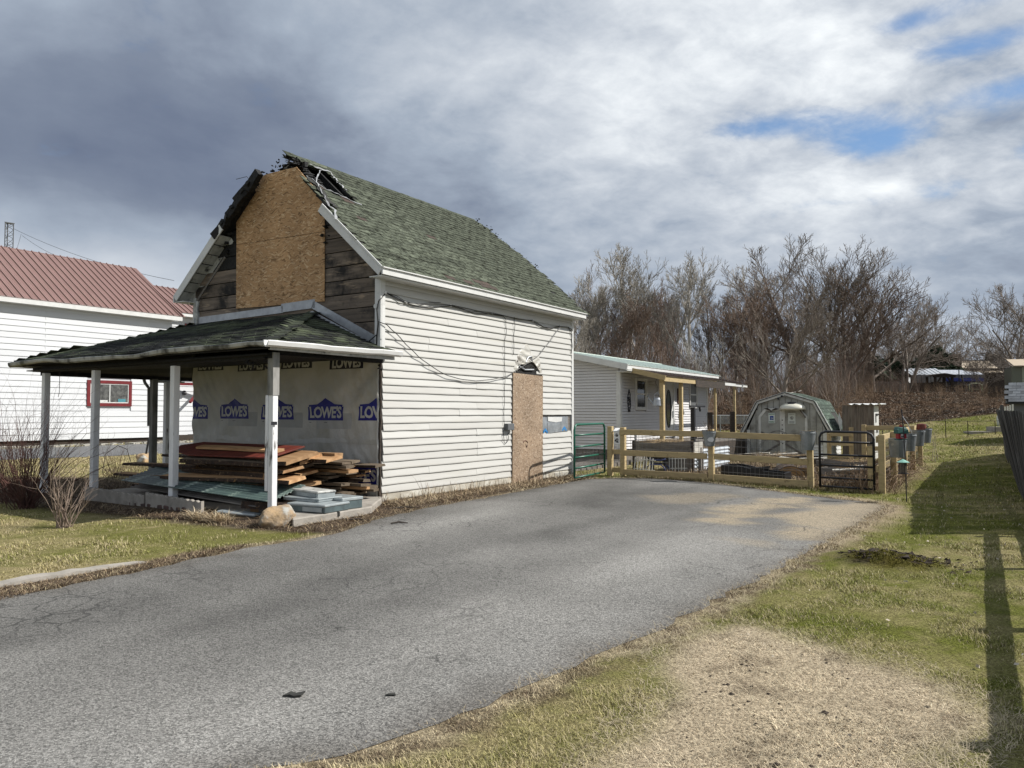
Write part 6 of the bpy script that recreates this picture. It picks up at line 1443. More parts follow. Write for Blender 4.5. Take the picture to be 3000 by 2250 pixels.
# wire arch trellis
p = at_ground(2150, 1338); o = thing('wire_trellis', 'arched wire mesh trellis bent over the garden bed', 'trellis', p, ANG - math.pi / 2)
for (x0, L, hh) in ((0.1, .5, .62), (.75, 1.5, .95)):
    mb = MB()
    for k in range(9): y = k * .1; mb.tube([(x0 + L * t / 12, y, hh * math.sin(math.pi * t / 12) ** .7) for t in range(13)], .004, 3, False)
    for t in range(1, 12, 1): mb.tube([(x0 + L * t / 12, 0, hh * math.sin(math.pi * t / 12) ** .7), (x0 + L * t / 12, .8, hh * math.sin(math.pi * t / 12) ** .7)], .004, 3, False)
    mb.build('mesh_arch', mWire, o, fix=False)
for i, (px, py, r) in enumerate(((2210, 1318, .30), (2250, 1322, .24), (2285, 1328, .22))):
    p = at_ground(px, py + 10); rock('bed_stone', p + Vector((0, 0, .1)), r, r * .5, .12, mRock, 60 + i, 'pale flat stone on the bed edge before the shed', 'stones before the shed', 2)
for (px, D, top, lb) in ((2080, 25.5, 1208, 'short dark wooden stake beside the third porch post'), (2145, 27.5, 1206, 'dark square post in front of the far porch post')):
    q = P(px, top, D); z = gzf(q.x, q.y); o = MB().box((-.07, -.07, 0), (.07, .07, q.z - z)).build('garden_post', mDarkW); o.location = (q.x, q.y, z); tag(o, lb, 'post')
for (px, py, L, w, rz, lb) in ((2215, 1352, 1.3, .12, .3, 'pale board lying across the bed behind the black trough'), (2335, 1362, 1.0, .14, -.5, 'bleached board lying among the stalks left of the black gate'), (2440, 1400, .8, .16, .2, 'whitish board low behind the black gate bars'), (2180, 1346, .9, .1, -.2, 'short light board beside the deck steps'), (2500, 1388, .9, .1, .7, 'thin bleached board leaning toward the side fence')):
    o = MB().box((0, 0, 0), (L, w, .035)).build('bleached_board', MATS['bleached_wood']); o.location = at_ground(px, py) + Vector((0, 0, .16)); o.rotation_euler = (.1, -.08, ANG - 1.57 + rz); tag(o, lb, 'board')
# tall dry weeds by the side fence
mVine = mk('bramble_stem', (.30, .21, .13), (.13, .085, .055), scale=3, rough=.9)
def bramble(name, pts, n, L, h, m, seed, r=.006):
    q = random.Random(seed); mb = MB()
    for _ in range(n):
        b = Vector(pts[q.randrange(len(pts))]) + Vector((q.gauss(0, .25), q.gauss(0, .25), 0)); b.z = gzf(b.x, b.y); a = q.uniform(0, 6.28); l = L * q.uniform(.4, 1); hh = h * q.uniform(.3, 1)
        P_ = [b + Vector((math.cos(a + .3 * t) * l * t, math.sin(a + .3 * t) * l * t, hh * 4 * t * (1 - t * .78))) + Vector((q.uniform(-.03, .03), q.uniform(-.03, .03), 0)) for t in (0, .25, .5, .75, 1)]
        mb.tube(P_, [r, r, r * .8, r * .6, r * .4], 3, False)
    return kind(mb.build(name, m, fix=False), 'stuff')
bramble('bramble_tangle', [gxy(aR - .3, b) for b in np.linspace(.2, 6, 12)], 420, .8, .45, mVine, 5, .007)
bramble('bramble_tangle', [gxy(a, .6) for a in np.linspace(gA, gB, 6)], 130, .6, .3, mVine, 6, .006)
# ================================================================== GAMBREL SHED
SA = at_ground(2421, 1346); SH = thing('gambrel_shed', 'grey gambrel garden shed with white trim, double doors and mossy green roof', 'shed', SA, ANG); SM = frame(SA)
Ws, Ds = 2.66, 2.6; g1, g2, gp = .98, 1.92, 2.20
pr_ = [(0, 0), (Ws, 0), (Ws, g1), (Ws - .42, g2), (Ws / 2, gp), (.42, g2), (0, g1)]
mb = MB(); mb.prism([(0, t, z) for t, z in pr_], (Ds, 0, 0)); mb.build('shed_body', mGreyS, SH)
for k in range(13): 
    t = .1 + k * .205; zt = (g1 + (g2 - g1) * min(1, min(t, Ws - t) / .42)) if min(t, Ws - t) < .42 else g2 + (gp - g2) * (min(t, Ws - t) - .42) / (Ws / 2 - .42)
    MB().box((-.004, t, .05), (.004, t + .012, zt - .05)).build('panel_groove', mDarkW, SH)
ro = [(-.22, g1 - .12), (.36, g2 + .06), (Ws / 2, gp + .09), (Ws - .36, g2 + .06), (Ws + .22, g1 - .12)]
for i in range(4):
    a, b = ro[i], ro[i + 1]; MB().beam((-.07, a[0], a[1] - .02), (-.07, b[0], b[1] - .02), .04, .12).build('rake_board', mWhiteS, SH)
    ax = Vector((0, b[0] - a[0], b[1] - a[1])); L = ax.length; ax.normalize(); nn = Vector((1, 0, 0)).cross(ax); nn = nn if nn.z > 0 else -nn
    MB().prism([(-.12, *a), (Ds + .1, *a), (Ds + .1, *b), (-.12, *b)], nn * .02).build('shed_roof_deck', mUnder, SH)
    if i < 2:
        rows = int(L / .13)
        for j in range(rows):
            mb = MB(); 
            for kx in range(18):
                x = -.13 + kx * .15 + (j % 2) * .07; 
                if x > Ds + .05 or (i == 0 and 1.55 < x < 2.35 and 2 <= j <= 5): continue
                c = Vector((x, *a)) + ax * (j * L / rows) + nn * (.022 + random.uniform(0, .006)); e = ax * (L / rows + .02); w_2 = Vector((.143, 0, 0)); mb.add([c + nn * .012, c + w_2 + nn * .012, c + w_2 + e, c + e, c, c + w_2], [(0, 1, 2, 3), (0, 4, 5, 1)])
            mb.build('shingle_course', mShinS, SH)
MB().box((-.03, -.03, 0), (.0, .09, g1)).build('corner_board', mWhiteS, SH); MB().box((0, -.03, 0), (.09, -.0, g1)).build('corner_board', mWhiteS, SH); MB().box((-.03, Ws - .09, 0), (0, Ws + .02, g1)).build('corner_board', mWhiteS, SH)
lap('side_siding', .05, Ds, .0, g1, .13, mTrim, SH, 'y'); lap('low_siding', .1, .75, .0, .52, .10, mTrim, SH, 'x')
MB().box((-.1, -.24, g1 - .17), (Ds + .1, -.21, g1 - .07)).build('eave_board', mWhiteS, SH)
# doors  (t: right door near t small)
def st_(px, py): p = SM.inverted() @ on_plane(px, py, SA, U1); return p.y, p.z
c8 = lambda x, y: (2150 + x / 4.706, 1140 + y / 4.706)
lx, _ = st_(*c8(345, 500)); rx_, _ = st_(*c8(1020, 500)); mx_, _ = st_(*c8(675, 500)); _, dt_ = st_(*c8(675, 262)); _, dk = st_(*c8(340, 380)); l2, _ = st_(*c8(440, 262)); r2_, _ = st_(*c8(905, 262))
print('shed doors', lx, mx_, rx_, dt_, dk, l2, r2_)
for (e, c, nm, lb) in ((lx, l2, 'door', None), (rx_, r2_, 'door', None)):
    sg = 1 if e > mx_ else -1
    d = MB().prism([(-.02, mx_ + sg * .01, .03), (-.02, e, .03), (-.02, e, dk), (-.02, c, dt_), (-.02, mx_ + sg * .01, dt_)], (-.02, 0, 0)).build(nm, mGreyS, SH)
    tr = MB(); bw = .085
    tr.beam((-.05, e - sg * bw / 2, .03), (-.05, e - sg * bw / 2, dk), .018, bw, (0, 1, 0)); tr.beam((-.053, e - sg * .03, dk - .02), (-.053, c, dt_ - .05), .018, bw); tr.beam((-.05, c, dt_ - bw / 2), (-.05, mx_, dt_ - bw / 2), .018, bw)
    tr.beam((-.05, mx_ + sg * bw / 2, .03), (-.05, mx_ + sg * bw / 2, dt_ - bw), .016, bw, (0, 1, 0)); tr.build('door_trim', mWhiteS, d)
    br = MB(); br.beam((-.046, e - sg * bw, .9), (-.046, mx_ + sg * bw, .55), .012, .07); br.beam((-.046, e - sg * bw, .1), (-.046, mx_ + sg * bw, .5), .012, .07); br.build('door_brace', mGreyW, d)
mb = MB()
for z in (.5, .72, .85, 1.0, 1.15, 1.32): mb.box((-.075, mx_ - .02, z), (-.06, mx_ + .02, z + .03))
mb.build('door_latch', mBlack, SH)
mb = MB(); a, z = st_(*c8(320, 240)); mb.box((-.03, a - .02, z - .12), (-.01, a + .02, z + .14)); a, z = st_(*c8(672, 105)); mb.box((-.14, a - .03, z - .02), (-.08, a + .03, z + .05)); a, z = st_(*c8(622, 128)); mb.box((-.14, a - .02, z - .05), (-.08, a + .02, z + .03)); mb.build('iron_fitting', mBlack, SH)
# signs on the doors
def sign(name, L, lb, paint):
    o = thing(name, lb, 'sign', SM @ Vector((-.045, 0, 0)), ANG)
    q = [st_(*c8(a, b)) for a, b in L]; t0, t1 = q[1][0], q[0][0]; z1, z0 = q[0][1], q[1][1]
    MB().box((-.018, t0, z0), (-.006, t1, z1)).build('sign_panel', mSignW, o); paint(o, t0, t1, z0, z1); return o
SMX = Matrix(((0, 0, -1, 0), (-1, 0, 0, 0), (0, 1, 0, 0), (0, 0, 0, 1)))
def stext(s, size, m, o, t, z, sx=1): q = link('lettering', text_me(s, size, m, .002, sx), o); q.matrix_local = Matrix.Translation((-.0195, t, z)) @ SMX
def pA(o, t0, t1, z0, z1):
    c = (t0 + t1) / 2; w = t1 - t0; h = z1 - z0
    stext('HANDICAP', w * .25, mSignG, o, c, z1 - h * .12, .75); stext('PARKING', w * .27, mSignG, o, c, z0 + h * .12, .8)
    MB().box((-.0195, c - w * .28, z0 + h * .32), (-.0182, c + w * .28, z1 - h * .28)).build('blue_square', mSignB, o)
    y = -.021; zc = (z0 + z1) / 2 + h * .02; r = w * .13; mb = MB()
    mb.tube([(y, c - .005 + r * math.cos(a), zc - r * .5 + r * math.sin(a)) for a in [2.2 + k * .42 for k in range(12)]], .006, 4)
    mb.tube([(y, c + .02, zc + r * 1.1), (y, c + .015, zc + .0), (y, c - .03, zc - .0), (y, c - .05, zc - r * .9)], .007, 4); mb.tube([(y, c + .02, zc + r * 1.25), (y, c + .02, zc + r * 1.5)], .009, 5); mb.build('wheelchair_symbol', mSignW, o)
def pB(o, t0, t1, z0, z1):
    c = (t0 + t1) / 2; w = t1 - t0; h = z1 - z0; y = -.021; zc = (z0 + z1) / 2 + h * .04; r = w * .2; mb = MB()
    mb.tube([(y, c + r * math.cos(k * .524), zc + r * math.sin(k * .524)) for k in range(13)], .006, 4); mb.tube([(y, c - r * .7, zc - r * .7), (y, c + r * .7, zc + r * .7)], .005, 4); mb.tube([(y, c, zc + r * .5), (y, c, zc - .1 * r), (y, c - r * .3, zc - r * .7)], .007, 4); mb.tube([(y, c, zc - .1 * r), (y, c + r * .35, zc - r * .6)], .006, 4); mb.build('prohibition_symbol', mBlack, o)
    mb = MB()
    for k in range(5): mb.box((y, c - w * .36, z0 + h * (.06 + k * .045)), (y + .001, c + w * .36, z0 + h * (.075 + k * .045)))
    for k in range(2): mb.box((y, c - w * .3, z1 - h * (.10 + k * .05)), (y + .001, c + w * .3, z1 - h * (.085 + k * .05)))
    mb.build('small_print', mGreyB, o)
sign('parking_sign', [(483, 330), (573, 470)], 'handicap parking sign with blue wheelchair square on left shed door', pA)
sign('notice_sign', [(752, 330), (856, 480)], 'white notice with round prohibition symbol on the right shed door', pB)
a, z = st_(*c8(520, 280)); o = thing('eagle_ornament', 'dark spread winged ornament above the left shed door', 'ornament', SM @ Vector((-.08, a, z)), ANG)
MB().prism([(0, .26, .04), (0, .12, .05), (0, .03, .0), (0, 0, -.06), (0, -.05, .0), (0, -.16, .05), (0, -.28, .02), (0, -.16, -.02), (0, -.03, -.03), (0, 0, -.10), (0, .05, -.03), (0, .15, -.01)], (.02, 0, 0)).build('wings', mDarkW, o)
a0_, z0_ = st_(*c8(640, 290)); a1_, z1_ = st_(*c8(1000, 270)); o = thing('plastic_canopy', 'cream domed plastic shell mounted as canopy over right shed door', 'canopy', SM @ Vector((-.06, (a0_ + a1_) / 2, z0_ + .02)), ANG)
w_ = abs(a1_ - a0_) / 2 * 1.02; vs = []; n, m = 20, 8
for j in range(m + 1):
    for i in range(n + 1):
        th = math.pi * i / n; ph = math.pi / 2 * j / m; vs.append((-.42 * math.sin(th) * math.cos(ph) , -w_ * math.cos(th) * math.cos(ph) ** .8, .24 * math.sin(ph) ** .9))
mb = MB().add(vs, [(j * (n + 1) + i, j * (n + 1) + i + 1, (j + 1) * (n + 1) + i + 1, (j + 1) * (n + 1) + i) for j in range(m) for i in range(n)]); q = mb.build('canopy_shell', mDome, o, smooth=True); q.modifiers.new('s', 'SOLIDIFY').thickness = .012
MB().prism([(-.16, -.16, .235), (-.12, -.06, .26), (-.12, .06, .26), (-.16, .16, .235), (-.26, .1, .20), (-.26, -.1, .20)], (0, 0, .01)).build('canopy_vent', mBlack, o)
MB().beam((-.05, -w_ * .55, -.02), (-.02, -w_ * .95, -.28), .03, .05).build('canopy_bracket', mGreyW, o)
# side fin left of the shed
MB().box((.02, Ws + .03, 0), (.08, Ws + .12, 1.35)).build('corner_board', mGreyW, SH)

# ================================================================== PLYWOOD OUTHOUSE
OA = at_ground(2562, 1346); O = thing('plywood_outhouse', 'tall narrow weathered plywood outhouse with thin tin roof', 'outhouse', OA, ANG); OMI = frame(OA).inverted()
hO = (OMI @ on_plane(2562, 1187, OA, U1)).z; wO = (OMI @ on_plane(2467, 1200, OA, U1)).y
MB().box((0, 0, 0), (.03, wO, hO)).build('plywood_wall', mPly, O); MB().box((.03, .03, 0), (1.1, wO, hO - .03)).build('outhouse_body', mPly, O)
sd = MB().box((.03, -.01, 0), (1.1, .03, hO - .02)).build('white_side', mTrim, O)
mb = MB(); mb.box((.3, -.035, hO - .35), (.9, -.011, hO - .29)); mb.box((.3, -.035, hO - .6), (.36, -.011, hO - .29)); mb.box((.45, -.03, hO - .95), (.7, -.011, hO - .75)); mb.tube([(.5, -.02, .7), (.7, -.02, .8)], .02, 4); mb.build('hinge_fitting', mBlack, sd)
mb = MB(); vs = []; nn = 24
for i in range(nn + 1): t = -.25 + (wO + .05) * i / nn; z = hO + .03 + .02 * math.sin(i * 1.1) + .01 * i / nn; vs += [(-.12, t, z + .01 * math.sin(i * 2)), (1.25, t, z + .02)]
q = mb.add(vs, [(2 * i, 2 * i + 1, 2 * i + 3, 2 * i + 2) for i in range(nn)]).build('tin_roof', mTrim, O); q.modifiers.new('s', 'SOLIDIFY').thickness = .012
MB().prism([(-.02, wO, hO - .55), (-.02, wO + .1, hO - .25), (-.02, wO + .14, hO - .5), (-.02, wO + .05, hO - 1.0)], (.03, 0, 0)).build('torn_board', mTrim, O)
# ================================================================== BOARD FENCE (right)
BF = thing('board_fence', 'dark leaning board fence running back along the right edge of the lawn', 'fence', (0, 0, 0)); br = random.Random(17)
fd_ = Vector((.609, 1, 0)).normalized(); fn = Vector((-fd_.y, fd_.x, 0))
bmv = MB().box((-.012, -.066, 0), (.012, .066, 1)); bmv.add([], []); bme = [bmv.mesh('fence_board', mFenceD)]
b2 = MB(); b2.box((-.010, -.055, 0), (.010, .055, 1)); bme.append(b2.mesh('fence_board', mFenceD))
y = 10.2
while y < 24.3:
    x = .79 + .609 * y; z = gzf(x, y) - .02; far = y > 21.2; lean = rad(4) if far else rad(2 + 9 * min(1, (y - 10.2) / 5)); h = ((1.82 if far else 1.60 + (y - 10) * .008) - z) / math.cos(lean) + br.uniform(-.02, .02)
    o = inst('fence_board', bme[br.randrange(2)], BF, (x + (.0 if not far else -.05), y, z)); 
    o.rotation_euler = (Matrix.Rotation(math.atan2(fn.y, fn.x), 3, 'Z') @ Matrix.Rotation(lean + br.uniform(-.012, .012), 3, 'Y') @ Matrix.Rotation(br.uniform(-.02, .02), 3, 'Z')).to_euler(); o.scale = (1, 1, h)
    y += .138 * fd_.y
for y0, y1 in ((10.2, 21.1), (21.3, 24.3)):
    for zz in (.35, 1.35):
        p = Vector((.79 + .609 * y0, y0, zz)) - fn * (.10 - (.03 * zz if y0 < 15 else .07 * zz)); q = Vector((.79 + .609 * y1, y1, zz + gzf(.79 + .609 * y1, y1))) - fn * (.14 - (.19 * zz if y0 < 15 else .07 * zz)); MB().beam(p, q, .04, .09).build('fence_rail', mDarkW, BF)
# open rail fence that continues it toward the street (outside the frame, casts the long shadows)
RF = thing('rail_fence', 'open two rail fence continuing the board fence toward the street', 'fence', (0, 0, 0))
for zz, w in ((.66, .12), (.27, .12)):
    MB().beam((.79 + .609 * -1, -1, zz), (.79 + .609 * 10.2, 10.2, zz), .06, w).build('fence_rail', mDarkW, RF)
for y in (10.0, 7.9, 5.7, 3.75, 1.6, -.6): MB().box((-.06, -.06, -.1), (.06, .06, .8)).build('fence_post', mDarkW, RF).location = (.79 + .609 * y, y, 0)

# ================================================================== FAR THINGS
def gpos(px, D): d = ray(px, 1210); x = d.x / d.y * D; return Vector((x, D, gzf(x, D)))
def zat(py, D, px=2700): return P(px, py, D).z
# chain link fence behind the cottage
CF = thing('chain_link_fence', 'grey chain link fence behind the cottage porch', 'fence', (0, 0, 0))
a, b = gpos(1900, 43), gpos(2215, 43); n = 9
zt = zat(1217, 43, 2000)
for i in range(n + 1): p = a.lerp(b, i / n); MB().tube([(p.x, p.y, gzf(p.x, p.y)), (p.x, p.y, zt)], .03, 6).build('fence_post', mMetalG, CF)
MB().tube([(a.x, a.y, zt), (b.x, b.y, zt)], .025, 6).build('top_rail', mMetalG, CF)
mb = MB(); L = (b - a).length
for s in (-1, 1):
    x = -1.2
    while x < L:
        p0 = max(0, x) ; p1 = min(L, x + 1.1)
        mb.tube([(a.x + (p0), a.y, .98 + ((p0 - x) / 1.1 if s > 0 else 1 - (p0 - x) / 1.1) * (zt - .98)), (a.x + p1, a.y, .98 + ((p1 - x) / 1.1 if s > 0 else 1 - (p1 - x) / 1.1) * (zt - .98))], .008, 3, False); x += .09
mb.build('chain_mesh', mMetalG, CF, fix=False)
# thin wire fence across the far lawn
WFc = thing('wire_fence', 'low thin wire fence with stakes across the far lawn', 'fence', (0, 0, 0)); D = 37
ptsw = [(2585, 1228), (2770, 1233), (2835, 1234), (2915, 1233), (2990, 1232)]
L = [P(px, py, D) for px, py in ptsw]
for i, (a, b) in enumerate(zip(L, L[1:])): MB().tube([a, b], .012, 4).build('fence_wire', mDarkW, WFc)
for p in L: MB().tube([(p.x, p.y, gzf(p.x, p.y)), p], .018, 5).build('fence_stake', mDarkW, WFc)
# concrete steps
o = thing('concrete_steps', 'three shallow grey concrete steps set in the far lawn', 'steps', gpos(2838, 38))
for k in range(3): MB().box((k * 1.15, -.3, -.3), (k * 1.15 + 1.15, .5, .12 + k * .22)).build('step', mConc, o)
# grey shingled shed behind the fence
D = 33; a = P(2946, 1198, D); GS = thing('grey_shingle_shed', 'small shed with slate grey shingle roof behind the board fence', 'shed', (a.x, a.y, 0), -rad(34)); zt, ze, zb = zat(1121, D), zat(1178, D), zat(1215, D)
MB().box((.15, .2, gzf(a.x, a.y)), (4.5, 3.5, ze)).build('shed_wall', mGreyB, GS)
rs = (zt - ze); rows = 7; me_s = MB().box((0, 0, 0), (.29, .32, .02)).mesh('shingle', mSlate); an_ = math.atan2(rs, 1.5)
MB().prism([(0, 0, ze - .03), (4.6, 0, ze - .03), (4.6, 1.5, zt - .03), (0.08, 1.5, zt - .03)], (0, 0, -.06)).build('roof_deck', mUnder, GS)
MB().prism([(0.08, 1.5, zt - .03), (4.6, 1.5, zt - .03), (4.6, 3.4, ze), (0, 3.4, ze)], (0, 0, -.06)).build('roof_deck', mUnder, GS)
for j in range(rows):
    for i in range(6): inst('shingle', me_s, GS, (i * .3 - (.15 if j % 2 else 0) + .02 * br.random() + .1, j * 1.5 / rows, ze + j * rs / rows), (an_ - .03, 0, 0))
# sage shed with tan roof
D = 52; a = P(2966, 1110, D); SG = thing('sage_shed', 'pale green sided shed with tan metal roof on the hill at right', 'shed', (a.x, a.y, 0), -rad(26)); zt, ze = zat(1050, D), zat(1073, D)
MB().box((.6, .3, 2.0), (6, 4, ze)).build('shed_wall', mSageS, SG); MB().box((0, .3, 2.0), (.6, 4, ze)).build('side_wall', mk('shaded_sage', (.14, .15, .11)), SG)  # left side: shade painted in as a darker copy of the sage siding
lap('siding', .6, 6, 2.0, ze, .16, mSageS, SG, 'y').location = (0, .29, 0)
for i in range(10): MB().prism([(.1 + i * .5, 0, ze), (.1 + i * .5 + .5, 0, ze), (.1 + i * .5 + .28, 1.8, zt), (.1 + i * .5 - .22, 1.8, zt)], (0, 0, .04 if i % 2 else .05)).build('roof_panel', mTan, SG)
# bank top: greenhouse, pergola, tarp shelter, houses
D = 66; a = P(2672, 1147, D); b = P(2772, 1147, D); gzv = 3.1; W_ = b.x - a.x; g = thing('greenhouse', 'long greenhouse with clear corrugated roof on top of the bank', 'greenhouse', (a.x, a.y, 0))
zr, zm, zl_, zb = zat(1078, D), zat(1099, D), zat(1121, D), zat(1148, D)
for i in range(14): MB().prism([(W_ / 14 * i, 0, zm), (W_ / 14 * (i + 1), 0, zm), (W_ / 14 * (i + 1), 1.6, zr), (W_ / 14 * i, 1.6, zr)], (0, 0, .03 + .04 * (i % 2))).build('roof_panel', mPoly, g)
for i in range(7): MB().box((W_ / 7 * i, 0, zl_), (W_ / 7 * (i + 1) - .05, .03, zm - .05)).build('pane', mk('dusty_pane', (.26, .26, .26), (.12, .12, .12), scale=1.5, rough=.4) if i == 0 else MATS['dusty_pane'], g)
MB().prism([(0, 0, zm), (W_, 0, zm), (W_, 1.6, zr), (0, 1.6, zr)], (0, 0, -.04)).build('roof_sheet', mPoly, g); MB().box((0, .05, gzv - .3), (W_, 2.5, zl_)).build('base_wall', mDarkW, g); MB().box((-.05, -.03, zm - .06), (W_, 0, zm)).build('eave_beam', mGreyB, g); MB().box((0, .2, zl_), (W_, .25, zm)).build('inner_screen', mDarkW, g)
D = 61; a = P(2742, 1150, D); W_ = P(2792, 1150, D).x - a.x; g = thing('pergola', 'dark timber garden swing frame with peaked top before the greenhouse', 'pergola', (a.x, a.y, 0)); zt, ze, zb = zat(1093, D), zat(1102, D), gzf(a.x, D)
for x in (0, W_): 
    for yy in (0, 1.2): MB().box((x - .08, yy, zb - .1), (x + .08, yy + .14, ze)).build('frame_post', mDarkW, g)
MB().beam((-.2, 0, ze), (W_ + .2, 0, ze), .14, .18).build('cross_beam', mDarkW, g); MB().prism([(-.3, -.1, ze + .08), (W_ / 2, -.1, zt), (W_ + .3, -.1, ze + .08), (W_ / 2, -.1, zt - .2)], (0, 1.6, 0)).build('peaked_top', mDarkW, g)
MB().beam((0, 0, ze - .7), (W_ * .35, 0, ze), .1, .1).build('brace', mDarkW, g); MB().beam((W_, 0, ze - .7), (W_ * .65, 0, ze), .1, .1).build('brace', mDarkW, g); MB().box((.1, .3, zb + .5), (W_ - .1, .8, zb + .58)).build('seat', mDarkW, g); MB().box((.1, .8, zb + .5), (W_ - .1, .86, zb + 1.0)).build('backrest', mDarkW, g)
D = 68; a = P(2772, 1147, D); W_ = P(2885, 1147, D).x - a.x; g = thing('tarp_shelter', 'shelter covered by silver and blue tarpaulins right of the greenhouse', 'shelter', (a.x, a.y, 0)); zt, z1, z2, z3, zb = zat(1080, D), zat(1097, D), zat(1108, D), zat(1117, D), 3.1
mb = MB(); vs = []; nn = 40
for i in range(nn + 1): x = W_ * i / nn; k = .25 * math.sin(i * 1.9) * math.sin(i * .37); vs += [(x, 0 + k * .4, z1 - .1 * abs(k)), (x, .8 + k * .3, (z1 + zt) / 2 + .1 * k), (x, 2.0, zt - max(0, x - W_ * .75) * .25)]
mb.add(vs, [(3 * i + j, 3 * i + 3 + j, 3 * i + 4 + j, 3 * i + 1 + j) for i in range(nn) for j in range(2)]); mb.build('silver_tarp', mTarpS, g)
MB().box((0, -.03, z2), (W_, 0, z1)).build('tarp_skirt', mk('tarp_grey', (.13, .14, .16), (.09, .09, .1), scale=3), g); MB().box((0, -.05, z3), (W_, -.03, z2 + .02)).build('blue_tarp', mTarpB, g)
MB().box((0, .6, zb - .3), (W_, 2.5, z2)).build('inner_wall', mBlackP, g)
for i in range(4): MB().box((i * W_ / 3 - .06, 0, zb - .2), (i * W_ / 3 + .06, .1, z3)).build('shelter_post', mGreyB, g)
a = gpos(2848, 63); g = thing('garden_bench', 'pale green bench with arched back in front of the tarp shelter', 'bench', a); mLim = mk('pale_green_paint', (.35, .38, .25))
MB().box((0, 0, .42), (1.15, .4, .48)).build('seat', mLim, g); MB().tube([(0, .4, .8), (.3, .4, .95), (.85, .4, .95), (1.15, .4, .8)], .035, 5).build('backrest', mLim, g)
for x in (.05, 1.1):
    for yy in (.02, .38): MB().box((x - .03, yy - .02, 0), (x + .03, yy + .02, .8 if yy > .2 else .45)).build('leg', mLim, g)
a = gpos(2812, 62); g = thing('patio_table', 'dark patio table and umbrella pole beside the bench', 'table', a)
MB().lathe([(0, .72), (.7, .72), (.7, .76), (0, .76)], n=14).build('table_top', mGreyB, g); MB().tube([(0, 0, 0), (0, 0, 2.0)], .04, 6).build('umbrella_pole', mBlack, g); MB().tube([(.5, 0, 0), (.2, 0, 1.6)], .08, 6).build('folded_umbrella', mBlack, g)
D = 95; a = P(2768, 1080, D); hz = thing('tan_roof_house', 'far house with tan metal roof, dark wing and brick chimney', 'house', (a.x, a.y, 0)); x1 = P(2958, 1080, D).x - a.x; xs_ = P(2810, 1080, D).x - a.x
zt, ze = zat(1051, D), zat(1085, D)
MB().box((xs_, .5, 2), (x1, 8, ze + .3)).build('house_wall', mDarkW, hz)
for i in range(16):
    w = (x1 - xs_) / 16; MB().prism([(xs_ + i * w - .6, 0, ze - .3), (xs_ + (i + 1) * w - .6, 0, ze - .3), (xs_ + (i + 1) * w + .2, 4.5, zt), (xs_ + i * w + .2, 4.5, zt)], (0, 0, .05 if i % 2 else .09)).build('roof_panel', mTan, hz)
MB().beam((xs_ - 2.2, 4.5, zt + .05), (x1, 4.5, zt + .05), .3, .2).build('ridge_cap', mSlate, hz)
MB().prism([(0, -.2, zat(1082, D)), (xs_ + .2, -.2, zat(1082, D)), (xs_ + .6, 4, zt - .1), (.8, 4, zt - .1)], (0, 0, .1)).build('wing_roof', mUnder, hz); MB().box((0.2, 0, 2), (xs_, 6, zat(1082, D))).build('wing_wall', mDarkW, hz)
cxp = P(2825, 1060, D).x - a.x; ch = MB().box((cxp - .38, 1.2, ze), (cxp + .38, 2.0, zat(1036, D))).build('chimney', mBrick, hz); MB().box((cxp - .45, 1.1, zat(1036, D)), (cxp + .45, 2.1, zat(1034, D))).build('chimney_cap', mBrick, ch)
cx2 = P(2772, 1060, D).x - a.x; ch = MB().box((cx2 - .3, -1.4, ze - 1), (cx2 + .3, -.8, zat(1060, D))).build('chimney', mBrick, hz)
# grey board fence on the bank
D = 64; a, b = gpos(2525, D), gpos(2668, D); GFn = thing('grey_board_fence', 'pale grey board fence at the top of the bank left of greenhouse', 'fence', (a.x, a.y, gzf(a.x, a.y)))
fbm_ = MB().box((0, 0, -.3), (.145, .03, zat(1118, D) - 3.1)).mesh('fence_board', mk('pale_grey_board', (.26, .26, .24), (.18, .18, .17), scale=3, rnd=.2)); n = int((b.x - a.x) / .16)
for i in range(n): inst('fence_board', fbm_, GFn, (i * .16, 0, 0))
g = thing('soccer_goal', 'small white goal frame on top of the bank', 'goal', gpos(2512, 60)); 
MB().tube([(0, 0, 0), (0, 0, .75), (.85, 0, .75), (.85, 0, 0)], .035, 5).build('goal_frame', mWhiteS, g)
g = thing('white_shed', 'low white shed roof seen beyond the bank fence', 'shed', gpos(2655, 75)); MB().prism([(0, 0, 1.0), (2.4, 0, 1.0), (2.0, 1, 2.0), (.7, 1, 2.0)], (0, .1, 0)).build('shed_roof', mTrim, g); MB().box((.1, .1, 0), (2.3, 1, 1.0)).build('shed_wall', mGreyB, g)
g = rock('garden_statue', gpos(2925, 40) + Vector((0, 0, .25)), .12, .12, .3, mWhiteS, 31, 'small pale statue figure by the fence end near the grey shed')
for k, px in enumerate((2934, 2940, 2946)): pass
o = thing('white_picket_panel', 'bit of white picket fence behind the board fence end', 'fence', P(2928, 1210, 30)); o.location.z = gzf(o.location.x, 30) + .9
for k in range(6): MB().box((k * .1, 0, 0), (k * .1 + .06, .02, .65 + .03 * k)).build('picket', mWhiteS, o)

